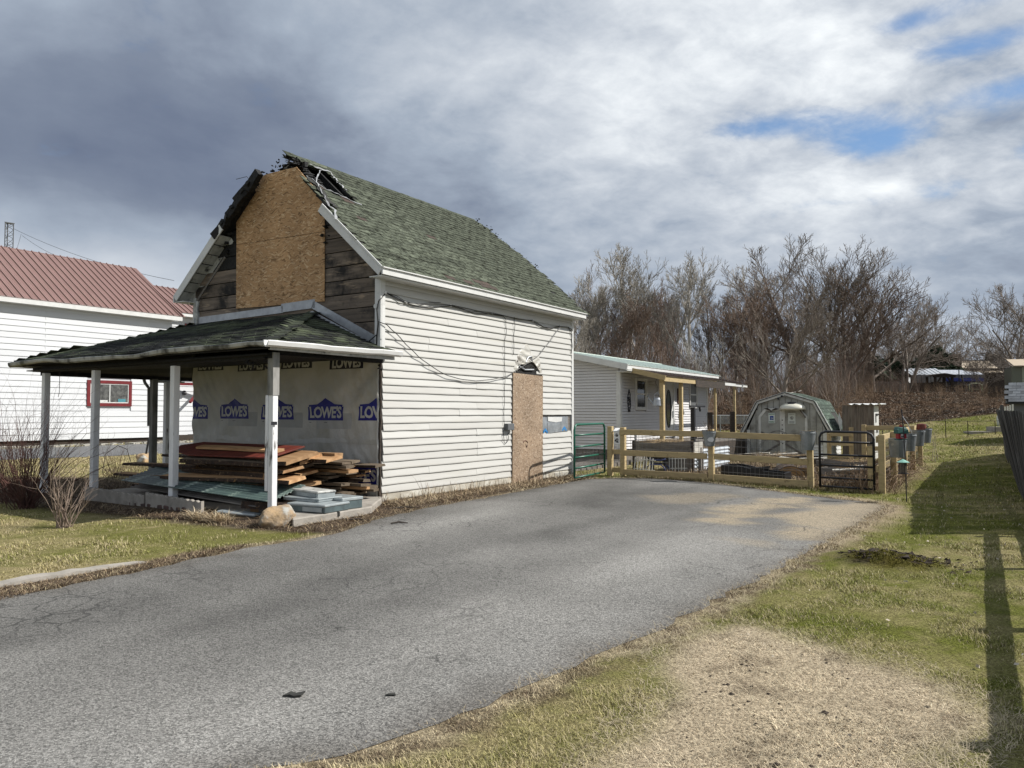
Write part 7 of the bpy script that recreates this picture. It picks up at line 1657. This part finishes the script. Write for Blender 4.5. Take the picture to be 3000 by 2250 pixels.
# ================================================================== TREES
def gen_tree(seed, H_, r0, n1=9, fork=.35, up=.35, spread=.9, trunk_lean=.05, l1=.42, n2=7, n3=6, n4=3, rmin=.011, multi=1, wig=.075, l2=.52, l3=.55, l4=.5, ca=.55):
    q = np.random.default_rng(seed); segs = []
    def branch(p, d, L, r, lev, nseg):
        st = L / nseg; pts = [p.copy()]; dirs = [d.copy()]; rs = [r]
        for i in range(nseg):
            t = (i + 1) / nseg
            d = d + q.normal(0, wig, 3) + np.array([0, 0, up * (.04, .085, .03, .01, 0)[lev]]); d /= np.linalg.norm(d); p2 = p + d * st; r2 = max(rmin, r * (1 - t * (.62 if lev == 0 else .78)))
            segs.append((p, p2, rs[-1], r2)); p = p2; pts.append(p); dirs.append(d.copy()); rs.append(r2)
        return pts, dirs, rs
    def kids(pts, dirs, rs, n, t0, L, lev, ang):
        for k in range(n):
            t = t0 + (1 - t0) * (k + q.uniform(.1, .9)) / n; f = t * (len(pts) - 1); i = min(int(f), len(pts) - 2); w = f - i; p = pts[i] * (1 - w) + pts[i + 1] * w; d0 = dirs[i + 1]
            a = q.uniform(0, 2 * np.pi) if lev < 2 else k * 2.4 + q.uniform(-.6, .6); x = np.cross(d0, [0, 0, 1.0]) if abs(d0[2]) < .95 else np.array([1.0, 0, 0]); x /= np.linalg.norm(x); y = np.cross(d0, x); th = ang * q.uniform(.65, 1.25)
            nd = d0 * np.cos(th) + (x * np.cos(a) + y * np.sin(a)) * np.sin(th); nd[2] += .22 * up; nd /= np.linalg.norm(nd)
            yield p, nd, L * q.uniform(.6, 1.15) * (1.15 - .55 * t), max(rmin, rs[i] * q.uniform(.42, .62))
    for m in range(multi):
        a = q.uniform(0, 6.28); ln = trunk_lean if multi == 1 else .32
        d = np.array([np.cos(a) * ln, np.sin(a) * ln, 1.0]); d /= np.linalg.norm(d); hh = H_ * (.78 if multi == 1 else q.uniform(.62, .80)); p = np.array([q.uniform(-.2, .2) * (multi > 1), q.uniform(-.2, .2) * (multi > 1), -.2])
        T_ = branch(p, d, hh, r0 * (1 if multi == 1 else .62), 0, 9)
        for (p1, d1, L1, r1) in kids(*T_, n1, fork, H_ * l1, 1, spread):
            B1 = branch(p1, d1, L1, r1, 1, 6)
            for (p2, d2, L2, r2) in kids(*B1, n2, .22, L1 * l2, 2, ca):
                B2 = branch(p2, d2, L2, r2, 2, 4)
                for (p3, d3, L3, r3) in kids(*B2, n3, .12, L2 * l3, 3, ca):
                    B3 = branch(p3, d3, L3, r3, 3, 3)
                    for (p4, d4, L4, r4) in kids(*B3, n4, .15, L3 * l4 + .2, 4, ca): branch(p4, d4, L4, rmin, 4, 1)
    return segs
def segmesh(name, segs, m, big=.05):
    A = np.array([s[0] for s in segs]); B = np.array([s[1] for s in segs]); ra = np.array([s[2] for s in segs]); rb = np.array([s[3] for s in segs]); V = []; Fc = []; o = 0
    for k, msk in ((3, ra < big), (6, ra >= big)):
        a, b, r1, r2 = A[msk], B[msk], ra[msk], rb[msk]; n = len(a)
        if not n: continue
        d = b - a; d /= np.linalg.norm(d, axis=1)[:, None] + 1e-9; b = b + d * (r1 * .3)[:, None]; ref = np.where(np.abs(d[:, 2:3]) < .9, np.array([[0, 0, 1.0]]), np.array([[1.0, 0, 0]])); x = np.cross(d, ref); x /= np.linalg.norm(x, axis=1)[:, None]; y = np.cross(d, x)
        t = np.arange(k) * 2 * np.pi / k; c, s = np.cos(t), np.sin(t)
        ring = x[:, None, :] * c[None, :, None] + y[:, None, :] * s[None, :, None]
        va = a[:, None, :] + ring * r1[:, None, None]; vb = b[:, None, :] + ring * r2[:, None, None]; v = np.concatenate([va, vb], 1).reshape(-1, 3)
        base = (np.arange(n) * 2 * k)[:, None]; i0 = np.arange(k)[None, :]; i1 = (i0 + 1) % k
        f = np.stack([base + i0, base + i1, base + k + i1, base + k + i0], 2).reshape(-1, 4); V.append(v); Fc.append(f + o); o += len(v)
    me = npmesh(name, np.concatenate(V), np.concatenate(Fc), m); me.polygons.foreach_set('use_smooth', [True] * len(me.polygons)); return me
def split_tree(segs, cut):
    return [s for s in segs if s[2] >= cut], [s for s in segs if s[2] < cut]
PROT = {}
def proto(key, m, **k):
    sg = gen_tree(**k); a, b = split_tree(sg, min(.055, k['r0'] * .35)); PROT[key] = (segmesh('trunk', a, m), segmesh('crown', b, m), k['H_'])
proto('tall', mTrunkG, seed=1, H_=13, r0=.22, n1=12, fork=.25, up=.9, spread=.62, l1=.46, n2=7, n3=6, n4=3, rmin=.014)
proto('tall2', mTrunkG, seed=2, H_=13, r0=.20, n1=9, fork=.25, up=1.0, spread=.58, l1=.44, n2=7, n3=5, n4=3, rmin=.014, multi=2)
proto('slim', mTrunk, seed=3, H_=12, r0=.14, n1=12, fork=.3, up=.9, spread=.6, l1=.28, n2=6, n3=5, n4=3, rmin=.012)
proto('maple', mTrunk, seed=4, H_=12, r0=.28, n1=12, fork=.14, up=.7, spread=.92, l1=.64, n2=8, n3=7, n4=3, rmin=.014, wig=.06)
proto('maple2', mTrunkR, seed=15, H_=12, r0=.26, n1=10, fork=.16, up=.75, spread=.82, l1=.58, n2=7, n3=6, n4=3, rmin=.014, multi=2, wig=.06)
proto('red', mTrunkR, seed=6, H_=10, r0=.12, n1=9, fork=.15, up=.8, spread=.55, l1=.40, n2=6, n3=5, n4=3, rmin=.012, multi=3)
proto('spread', mTrunk, seed=7, H_=7.5, r0=.20, n1=8, fork=.12, up=.4, spread=.95, l1=.66, n2=7, n3=6, n4=3, rmin=.011, multi=3)
proto('birch', mBirch, seed=8, H_=9, r0=.07, n1=7, fork=.3, up=.6, spread=.5, l1=.40, n2=4, n3=3, n4=2, rmin=.008, multi=2)
PROT['brush'] = None
tr_ = random.Random(99)
def tree(key, px, D, top, lb, group=None, rz=None, wx=1.0, base=None, cat='tree', name='bare_tree'):
    p = gpos(px, D); zt_ = zat(top, D); z = p.z if base is None else base; h = zt_ - z; tm, cm_, H_ = PROT[key]; s = h / (H_ * .97)
    o = thing(name, lb, cat, (p.x, p.y, z), tr_.uniform(0, 6.28) if rz is None else rz, group); o.scale = (s * wx, s * wx, s)
    inst('trunk', tm, o); inst('crown', cm_, o); return o
GW = 'bare trees of the wood behind the garden'
MAIN = [('tall', 1700, 62, 815, 'pale bare tree just right of the burnt house corner'), ('tall2', 1790, 60, 738, 'tall grey bare tree at the left of the wood behind cottage'), ('tall', 1865, 64, 728, 'tallest pale bare tree above the cottage roof'),
        ('tall2', 1945, 60, 722, 'tall spreading grey tree above the cottage door'), ('tall', 2015, 58, 752, 'dense grey bare tree left of the gap in the treetops'), ('slim', 2075, 60, 800, 'slim bare tree with thin top before the treetop gap'),
        ('tall', 2150, 66, 795, 'lone pale tree rising between the grey and the brown groups'), ('maple2', 2250, 56, 850, 'reddish brown tree behind the shed peak'),
        ('maple', 2335, 58, 762, 'large round crowned dark tree above the shed'), ('maple', 2420, 62, 800, 'dark tree between the two big round crowned trees'), ('maple2', 2480, 58, 770, 'large round crowned tree above the outhouse'),
        ('maple', 2560, 62, 800, 'open crowned tree with long rightward limbs'), ('slim', 2610, 66, 860, 'thin bare tree right of the open crowned tree'), ('spread', 2655, 58.5, 905, 'low spreading tree on the bank in front of the greenhouse'),
        ('spread', 2990, 60, 880, 'wide bare tree at the right edge above the sage shed'), ('maple', 3040, 75, 850, 'bare tree partly outside the frame at far right'), ('spread', 2885, 59, 1040, 'dense leafless bush left of the sage shed'),
        ('slim', 1745, 66, 860, 'slender grey tree low beside the burnt house'), ('maple2', 2195, 58, 870, 'brown bare tree left of the shed peak'), ('birch', 2050, 48, 955, 'white barked birch behind the cottage roof'),
        ('slim', 2120, 62, 850, 'slim brown tree in the notch of the wood'), ('spread', 2760, 90, 960, 'dark bare crown beyond the greenhouse roof')]
for i, (k, px, D, top, lb) in enumerate(MAIN): tree(k, px, D, top, lb, None, wx=(1.2 if k.startswith('maple') else .9 if k in ('slim',) else 1.0))
for i in range(27):                               # the rest of the wood: alike, told apart by nothing
    px = tr_.uniform(1640, 2560); D = tr_.uniform(52, 92)
    env = np.interp(px, [1640, 1780, 1960, 2060, 2140, 2200, 2330, 2480, 2560], [860, 790, 780, 850, 900, 900, 860, 850, 900])
    top = env + tr_.uniform(10, 140); k = tr_.choice(['tall2', 'slim', 'slim', 'red', 'red', 'maple2', 'tall', 'red']); 
    tree(k, px, D, top, 'leafless tree standing in the wood behind the garden', GW, wx=tr_.uniform(.75, 1.05))
for i in range(10):
    px = tr_.choice([tr_.uniform(2540, 2740), tr_.uniform(2965, 3080)]); D = tr_.uniform(100, 125); tree(tr_.choice(['maple', 'tall2']), px, D, tr_.uniform(960, 1040), 'distant bare tree behind the houses on the hill', 'far trees behind the hill houses')
# trunk with a sawn limb behind the shed
o = tree('maple', 2290, 48, 880, 'stout dark tree with a broken pale limb just behind the shed peak', wx=.9, rz=1.0)
MB().tube([(.1, -.1, 2.6), (1.2, -.9, 2.75), (2.0, -1.6, 2.95)], [.09, .07, .05], 6).build('broken_limb', mBirch, o)
# evergreens
def conifer(px, D, top, lb, wid):
    p = gpos(px, D); h = zat(top, D) - p.z; q = np.random.default_rng(int(px)); o = thing('evergreen_tree', lb, 'tree', p); n = 5200
    t = q.random(n) ** .7; hgt = .1 + .9 * (1 - t); rr_ = wid * (1 - hgt) ** .75 * (q.random(n) ** .4) * (.8 + .35 * np.sin(hgt * 25 + q.random(n))); a = q.random(n) * 6.283
    c = np.stack([rr_ * np.cos(a), rr_ * np.sin(a), hgt * h], 1); s = .28; v = (c[:, None, :] + q.normal(0, s, (n, 3, 3))).reshape(-1, 3)
    link('crown', npmesh('crown', v, np.arange(n * 3).reshape(-1, 3), mPine), o); MB().tube([(0, 0, -.2), (0, 0, h * .9)], [.25, .05], 6).build('trunk', mTrunk, o)
conifer(2745, 84, 1022, 'dark evergreen behind the greenhouse', 4.2); conifer(2700, 100, 1045, 'second dark evergreen left of the grey roof', 3.2); conifer(2903, 120, 1040, 'tiny far evergreen on the skyline right of chimney', 1.6); conifer(2560, 88, 1050, 'evergreen half hidden behind the bank trees', 3.5)
conifer(2625, 95, 1040, 'broad evergreen filling the gap behind the low spreading tree', 4.5)
# undergrowth
def shrub_segs(seed, n, h, spread, r, forks=3, lev=2):
    q = np.random.default_rng(seed); segs = []
    for _ in range(n):
        a = q.uniform(0, 6.283); ln = q.uniform(.05, 1) * spread; d = np.array([np.cos(a) * ln, np.sin(a) * ln, 1.0]); d /= np.linalg.norm(d); p = np.array([q.normal(0, .08), q.normal(0, .08), -.05]) * h * .6; L = h * q.uniform(.55, 1.1)
        def go(p, d, L, r, lv):
            k = 4
            for i in range(k):
                d = d + q.normal(0, .12, 3); d[2] += .02; d /= np.linalg.norm(d); p2 = p + d * L / k; segs.append((p, p2, r, max(r * .72, r * .4))); p = p2
                r = r * .82
                if lv and i >= 1:
                    for _ in range(forks - 1 if i < 3 else forks):
                        if q.random() < .75:
                            nd = d + q.normal(0, .45, 3); nd /= np.linalg.norm(nd); go(p, nd, L * q.uniform(.25, .5), r * .6, lv - 1)
        go(p, d, L, r, lev)
    return segs
def scatter_mesh(name, protos, places, m):
    V = []; Fc = []; o = 0; bases = [(np.array([v.co[:] for v in me.vertices]), np.array([p.vertices[:] for p in me.polygons])) for me in protos]
    for (k, x, y, z, s, rz, sz) in places:
        v, f = bases[k % len(bases)]; c, sn = math.cos(rz), math.sin(rz); w = np.stack([(v[:, 0] * c - v[:, 1] * sn) * s + x, (v[:, 0] * sn + v[:, 1] * c) * s + y, v[:, 2] * sz + z], 1); V.append(w); Fc.append(f + o); o += len(w)
    me = npmesh(name, np.concatenate(V), np.concatenate(Fc), m); return kind(link(name, me), 'stuff')
ub = [segmesh('u', shrub_segs(40 + i, 9, 1.0, .75, .008, 2, 2), None, 9) for i in range(5)]
ur = random.Random(12)
def upl(n, pxr, Dr, hr): 
    out = []
    for _ in range(n):
        px = ur.uniform(*pxr); D = ur.uniform(*Dr); p = gpos(px, D); h = ur.uniform(*hr); out.append((ur.randrange(5), p.x, p.y, p.z - .05, h * ur.uniform(.6, 1), ur.uniform(0, 6.28), h))
    return out
scatter_mesh('undergrowth', ub, upl(150, (1560, 2560), (50, 72), (1.8, 4.0)), mTrunkR)
scatter_mesh('undergrowth', ub, upl(130, (1560, 2540), (48, 60), (1.2, 3.0)), mTrunk)
scatter_mesh('brush', ub, upl(240, (2150, 2560), (45, 57), (.6, 1.6)), mVine)
scatter_mesh('brush', ub, upl(230, (2540, 2960), (45.5, 60), (.3, .9)), mVine)
scatter_mesh('brush', ub, upl(60, (2400, 2700), (56, 60), (.8, 2.0)), mTrunkR)
# dark mass of distant wood
dw = random.Random(4); pl = []
for _ in range(150): px = dw.uniform(1500, 3100); D = dw.uniform(95, 140); p = gpos(px, D); h = dw.uniform(5, 9); pl.append((dw.randrange(5), p.x, p.y, p.z, h * .8, dw.uniform(0, 6.28), h))
scatter_mesh('distant_wood', [segmesh('u', shrub_segs(60 + i, 9, 1.0, .5, .011, 2, 2), None, 9) for i in range(5)], pl, mTrunk)
# leaf litter chips on the bank
def chips(name, n, fxy, size, m, zoff=.01, seed=1, up=.5):
    q = np.random.default_rng(seed); x, y = fxy(q, n); z = gz(x, y) + zoff; c = np.stack([x, y, z], 1); s = size * q.uniform(.5, 1.3, (n, 1)); a = q.normal(size=(n, 3)); a[:, 2] *= up; a /= np.linalg.norm(a, axis=1)[:, None]; b = np.cross(a, q.normal(size=(n, 3)) * [1, 1, up]); b /= np.linalg.norm(b, axis=1)[:, None]
    v = np.stack([c - a * s, c + b * s * .6, c + a * s, c - b * s * .6], 1).reshape(-1, 3); return kind(link(name, npmesh(name, v, np.arange(n * 4).reshape(-1, 4), m)), 'stuff')
mLeafB = mk('dead_leaf', (.17, .105, .06), (.07, .05, .035), scale=.9, rough=.8, lo=.4, hi=.6, dirt=((.40, .33, .24), 3, .62, .66)); mPale = mk('bleached_leaf', (.50, .46, .38), (.34, .28, .2), scale=2, rough=.7)
def bankxy(q, n): D = q.uniform(44.6, 60, n); px = q.uniform(2100, 2990, n); return (px - 1500) / F * D, D
chips('leaf_litter', 75000, bankxy, .05, mLeafB, .02, 2); chips('pale_leaves', 1500, bankxy, .045, mPale, .06, 3)
# ================================================================== NEAR SHRUBS
def shrub(px, py, h, spread, n, m, r, seed, lb, name='bare_shrub', lev=2, forks=2, rz=0, sub=None):
    p = at_ground(px, py); segs = shrub_segs(seed, n, h, spread, r, forks, lev); o = link(name, segmesh(name, segs, m, .05)); o.location = p; tag(o, lb, 'shrub'); return o
shrub(75, 1490, 1.5, .95, 105, mShrubR, .009, 5, 'large bare shrub of arching maroon stems at the left edge', lev=2)
shrub(20, 1475, 1.9, .7, 40, mShrubR, .006, 15, 'taller thin twigged shrub behind the maroon one at frame edge', lev=2)
o = shrub(187, 1548, .80, .48, 30, mShrubP, .010, 6, 'small vase shaped shrub with pale bare stems on the lawn', lev=1, forks=2)
shrub(335, 1400, 1.0, .9, 16, mShrubR, .006, 7, 'reddish brown tangle of dead stems between two porch posts', lev=1)
shrub(2742, 1352, 1.15, .35, 3, mTrunk, .013, 9, 'little leafless sapling standing in the lawn by side fence', name='sapling', lev=2)
shrub(1245, 1466, .42, .35, 3, mStem, .006, 10, 'dead weed stalk against the white siding', name='dead_weed', lev=1); shrub(1125, 1478, .3, .6, 6, mStem, .005, 11, 'short dead weed at the corner of the siding', name='dead_weed', lev=1)
o = MB().tube([(0, 0, 0), (.02, .1, .5), (.3, .2, .72), (.6, .1, .62), (.75, 0, .3)], .010, 5).build('hoop', mDarkW); o.location = at_ground(300, 1385); tag(o, 'bent dark vine hoop in the bed behind the porch posts', 'vine')
p = gpos(432, 22); p.z = 0; rock('tan_mound_stone', P(425, 1325, 24) * 1.0, .45, .3, .3, mRock, 44, 'round tan rock with a stick behind the far porch posts')
bpy.data.objects['tan_mound_stone'].location = Vector((P(425, 1325, 24).x, 24, .12))
o = MB().tube([(0, 0, 0), (.08, 0, .5)], .03, 6).build('dark_stake', mBlack); o.location = (P(428, 1300, 24).x, 24, .3); tag(o, 'short dark stake leaning on the tan rock', 'stake')
# flat shingle scrap on the drive, mound lump, sticks
p = G(860, 2042); o = MB().prism([(-.10, -.03, 0), (-.05, .035, .006), (.01, .03, .0), (.10, .045, .008), (.09, -.02, .004), (.02, -.035, .0), (-.03, -.02, .004)], (0, 0, .008)).build('shingle_scrap', mUnder); o.location = p + Vector((0, 0, .008)); o.scale = (.55, .8, 1); o.rotation_euler = (0, 0, -.1); tag(o, 'torn black shingle scrap lying on the driveway', 'scrap')
p = G(1145, 2040); o = MB().prism([(-.03, -.01, 0), (.03, -.012, 0), (.02, .015, 0), (-.015, .012, 0)], (0, 0, .006)).build('shingle_scrap', mUnder); o.location = p + Vector((0, 0, .008)); tag(o, 'tiny dark fragment on the driveway right of the larger scrap', 'scrap')
for i, (px, py, L, rz, lb) in enumerate(((1150, 1495, .9, .5, 'dark curled strip of debris lying at the slab corner'), (1165, 1537, .35, .3, 'dark stick on the asphalt edge near the siding'), (1030, 1527, .5, .1, 'flat grey wood splinter in the litter before the slab'))):
    o = MB().tube([(0, 0, .02), (L * .35, .04, .03), (L * .7, 0, .015)], [.010, .014, .006], 5).build('debris_stick', mDarkW); o.location = at_ground(px - 20, py); o.rotation_euler = (0, 0, rz); tag(o, lb, 'stick')

# ================================================================== GRASS AND STRAW
def blades(name, x, y, h, w, lean, col, seed=1, zoff=0, curl=.5, flat=0):
    q = np.random.default_rng(seed); n = len(x); z = gz(x, y) + zoff; a = q.uniform(0, 6.283, n); l = lean * (q.uniform(.3, 1.4, n) if lean is None or np.max(lean) < 1.2 else q.uniform(.75, 1.12, n)); dx, dy = np.cos(a), np.sin(a); hz_ = h * np.cos(np.minimum(l, 1.45)); ho = h * np.sin(np.minimum(l, 1.45)); px, py_ = -dy * w / 2, dx * w / 2
    if flat: t = q.uniform(0, 6.283, n); px, py_ = np.cos(t) * w / 2, np.sin(t) * w / 2
    b = np.stack([x, y, z - .004], 1); P1 = np.stack([px, py_, 0 * px], 1); m = b + np.stack([dx * ho * .4, dy * ho * .4, hz_ * .62], 1); t_ = b + np.stack([dx * ho, dy * ho, hz_ * (1 - curl * q.random(n) * .5)], 1)
    v = np.stack([b - P1, b + P1, m + P1 * .8, m - P1 * .8, t_], 1).reshape(-1, 3); i = (np.arange(n) * 5)[:, None]; 
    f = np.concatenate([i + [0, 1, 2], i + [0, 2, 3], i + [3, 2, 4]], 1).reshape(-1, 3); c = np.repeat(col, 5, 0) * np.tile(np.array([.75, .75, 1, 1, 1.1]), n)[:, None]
    return kind(link(name, npmesh(name, v, f, mBlade, np.clip(c, 0, .9))), 'stuff')
def dsample(q, n, d0, d1, lo, hi, p=1.0):
    u = q.random(n); D = d0 * (d1 / d0) ** (u ** p); s = q.uniform(lo, hi, n); return s * D, D
GQ = np.random.default_rng(77)
def lawn(name, n, d0, d1, lo, hi, hfun, seed, p=1.0):
    x, y = dsample(GQ, n, d0, d1, lo, hi, p); k = (sdist(x, y, DRIVE) > .02) & (sdist(x, y, LITTER) > -.1)
    L = HI @ Matrix.Identity(4); lx = (x - A0.x) * U1.x + (y - A0.y) * U1.y; ly = (x - A0.x) * U2.x + (y - A0.y) * U2.y
    k &= ~((lx > -3.1) & (lx < LW + .2) & (ly > -1.05) & (ly < 7.3)); k &= ~((md_(x, y) < .3) & (GQ.random(len(x)) < .5)); nb = sdist(x, y, NB); k &= nb > .1
    k &= ~((y > 44.3) & (x > 2)); x, y = x[k], y[k]; c = gcol(x, y); st = sdist(x, y, STRAW); isS = st < .1
    j = GQ.random(len(x)); c = c * (.65 + .75 * GQ.random(len(x)))[:, None]
    mixd = GQ.random(len(x)) < .32; c = np.where(mixd[:, None] & ~isS[:, None], np.array([.46, .385, .235]) * (.6 + .6 * GQ.random(len(x)))[:, None], c * np.where(isS, 1.25, 1.12)[:, None])
    D = y; w = np.maximum(.0032, D * .00062) * GQ.uniform(.7, 1.3, len(x)); h = hfun(x, y, D) * GQ.uniform(.5, 1.3, len(x)); lean = np.where(isS, 1.25, .75)
    return blades(name, x, y, h, w, lean, c, seed)
def md_(x, y): return np.hypot(x - mound.x, y - mound.y)
clump = lambda x, y: .5 + 1.1 * ss(.3, .75, fbm(x, y, 2.6, 3, 31))
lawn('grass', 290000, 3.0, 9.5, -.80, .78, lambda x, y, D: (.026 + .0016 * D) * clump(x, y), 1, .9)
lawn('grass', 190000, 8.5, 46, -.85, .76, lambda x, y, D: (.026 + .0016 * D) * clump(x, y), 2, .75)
def edge_pts(q, n, poly, lo, hi, cond=None):
    P_ = np.array(poly); A_ = P_; B_ = np.roll(P_, -1, 0); L = np.hypot(*(B_ - A_).T); i = q.choice(len(P_), n, p=L / L.sum()); t = q.random(n)[:, None]; p = A_[i] * (1 - t) + B_[i] * t; d = (B_ - A_)[i]; nn = np.stack([-d[:, 1], d[:, 0]], 1) / (L[i][:, None] + 1e-9); o = q.uniform(lo, hi, n)[:, None] * q.choice([-1, 1], n)[:, None]
    p = p + nn * o; return p[:, 0], p[:, 1]
# long dead straw spilling over the drive edge
x, y = edge_pts(GQ, 42000, DRIVE, 0, .20); s = sdist(x, y, DRIVE); k = (s > -.05) & (y < 19) & (y > 2.8) & (x > -9); k &= (x - A0.x) * U2.x + (y - A0.y) * U2.y < .2; x, y = x[k], y[k]
c = np.array([.42, .35, .23]) * GQ.uniform(.45, 1.15, (len(x), 1)); bb = GQ.random(len(x)) < .3; c[bb] = np.array([.13, .09, .06]) * GQ.uniform(.6, 1.2, (bb.sum(), 1))
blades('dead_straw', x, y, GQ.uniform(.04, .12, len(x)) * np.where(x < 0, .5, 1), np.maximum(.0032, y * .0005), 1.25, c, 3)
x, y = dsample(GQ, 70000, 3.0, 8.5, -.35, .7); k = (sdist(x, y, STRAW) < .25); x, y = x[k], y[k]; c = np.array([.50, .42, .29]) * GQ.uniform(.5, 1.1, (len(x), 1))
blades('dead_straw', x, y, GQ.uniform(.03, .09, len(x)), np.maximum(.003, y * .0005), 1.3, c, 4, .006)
# litter along the house wall and before the porch
def litter(name, n, poly, cols, hr, seed, w=.006, lean=1.3):
    P_ = np.array(poly); x = GQ.uniform(P_[:, 0].min(), P_[:, 0].max(), n * 4); y = GQ.uniform(P_[:, 1].min(), P_[:, 1].max(), n * 4); k = sdist(x, y, poly) < 0; lx = (x - A0.x) * U1.x + (y - A0.y) * U1.y; ly = (x - A0.x) * U2.x + (y - A0.y) * U2.y; k &= ~((lx > -2.95) & (lx < LW) & (ly > -.05) & (ly < 5.4)); x, y = x[k][:n], y[k][:n]
    C = np.array(cols)[GQ.integers(0, len(cols), len(x))] * GQ.uniform(.5, 1.3, (len(x), 1)); return blades(name, x, y, GQ.uniform(*hr, len(x)), np.full(len(x), w), lean, C, seed, .004)
cols = [(.40, .31, .19), (.20, .14, .09), (.10, .07, .05), (.30, .22, .14), (.07, .05, .035)]
litter('litter', 24000, LITTER, cols, (.05, .20), 5)
WALLS = [tuple((HM @ Vector(q))[:2]) for q in ((-.3, -.05, 0), (7.0, -.05, 0), (7.0, -.75, 0), (4.5, -.85, 0), (1.5, -.75, 0), (-.3, -.9, 0))]
litter('straw_heap', 12000, WALLS, cols[:2] + [cols[3], (.50, .41, .27), (.08, .06, .04)], (.05, .24), 6, .010, 1.38); litter('dead_stalks', 260, WALLS, [(.40, .31, .2), (.2, .14, .09)], (.15, .38), 16, .010, .45)
litter('curb_litter', 8000, CURBD, cols, (.04, .10), 7, .005)
CL_ = Gp((560, 1500), (610, 1470), (680, 1480), (720, 1520), (650, 1535), (560, 1525)); litter('straw_clump', 4200, CL_, [(.62, .52, .36), (.48, .38, .24), (.28, .2, .12)], (.12, .36), 8, .009, 1.25)
YB = Gp((300, 1380), (420, 1350), (500, 1400), (480, 1470), (300, 1440)); litter('bed_litter', 5000, YB, cols[1:3] + [cols[4]], (.06, .2), 9, .009)
fr = [(aP[1], -.25), (aR, -.35), (aR, .2), (aP[1], .2)]; FG = [tuple(gxy(a, b)[:2]) for a, b in fr]; litter('fence_foot_straw', 9000, FG, [(.33, .28, .15), (.16, .14, .05), (.12, .13, .04), (.25, .18, .11)], (.04, .14), 10, .008, .9)
GD = [tuple(gxy(a, b)[:2]) for a, b in ((.6, .4), (aR - .2, .3), (aR - .2, 7.5), (.6, 6))]; litter('garden_straw', 16000, GD, cols, (.06, .22), 11, .011, 1.0)
# dark clods in the dead patch, pale leaves on the lawn
def strawxy(q, n): x = q.uniform(.6, 5, n * 5); y = q.uniform(3.2, 8, n * 5); k = (sdist(x, y, STRAW) < -.1) & (fbm(x, y, 1.5, 3, 40) > .58); return x[k][:n], y[k][:n]
q = np.random.default_rng(5); x, y = strawxy(q, 300); mb = MB()
for a, b in zip(x, y):
    r = random.Random(int(a * 1e5)); z = gzf(a, b) + .012; s = r.uniform(.004, .014) * (1 + (r.random() < .08)); mb.add([(a + s, b, z), (a, b + s, z), (a - s, b, z), (a, b - s, z), (a, b, z + s * .5), (a, b, z - s)], [(0, 1, 4), (1, 2, 4), (2, 3, 4), (3, 0, 4)])
kind(mb.build('soil_crumbs', mk('dark_soil', (.05, .036, .026), (.03, .022, .016), scale=20, rough=1), fix=False), 'stuff')
def lawnxy(q, n): D = q.uniform(3.5, 26, n * 3); s = q.uniform(.3, .7, n * 3); x = s * D; k = (sdist(x, D, DRIVE) > .3); return x[k][:n], D[k][:n]
chips('scattered_leaves', 240, lawnxy, .017, mPale, .03, 8, .3)
def mxy(q, n): a = q.uniform(0, 6.28, n); r = .5 * q.random(n) ** .6; return mound.x + r * np.cos(a) + .25 * r, mound.y + r * np.sin(a)
x, y = mxy(np.random.default_rng(3), 5000); kx = fbm(x, y, 5, 3, 12) > .47; x, y = x[kx], y[kx]; zz_ = .11 * np.exp(-((np.hypot(x - mound.x, (y - mound.y) * .8)) / .42) ** 3) * (.1 + 1.5 * fbm(x, y, 7, 3, 9))
blades('moss_tuft', x, y, np.full(len(x), .03), np.full(len(x), .006), .6, np.array([.13, .115, .02]) * GQ.uniform(.6, 1.4, (len(x), 1)), 12, zz_)
q = random.Random(6); mb = MB()
for _ in range(420):
    a = q.gauss(0, .28); b = q.gauss(0, .22) - .22 * a; x0, y0 = mound.x + a + .15, mound.y + b + .12; r = q.uniform(.008, .035); z = gzf(x0, y0) + .11 * math.exp(-(math.hypot(x0 - mound.x, (y0 - mound.y) * .8) / .42) ** 3) * .75
    c = [Vector((x0, y0, z)) + Vector((q.gauss(0, r), q.gauss(0, r), abs(q.gauss(0, r * .6)))) for _ in range(4)]; mb.add(c, [(0, 1, 2), (0, 2, 3), (0, 3, 1), (1, 3, 2)])
kind(mb.build('turned_soil', MATS['dark_soil'], fix=False), 'stuff')
print('OBJECTS', len(bpy.data.objects))
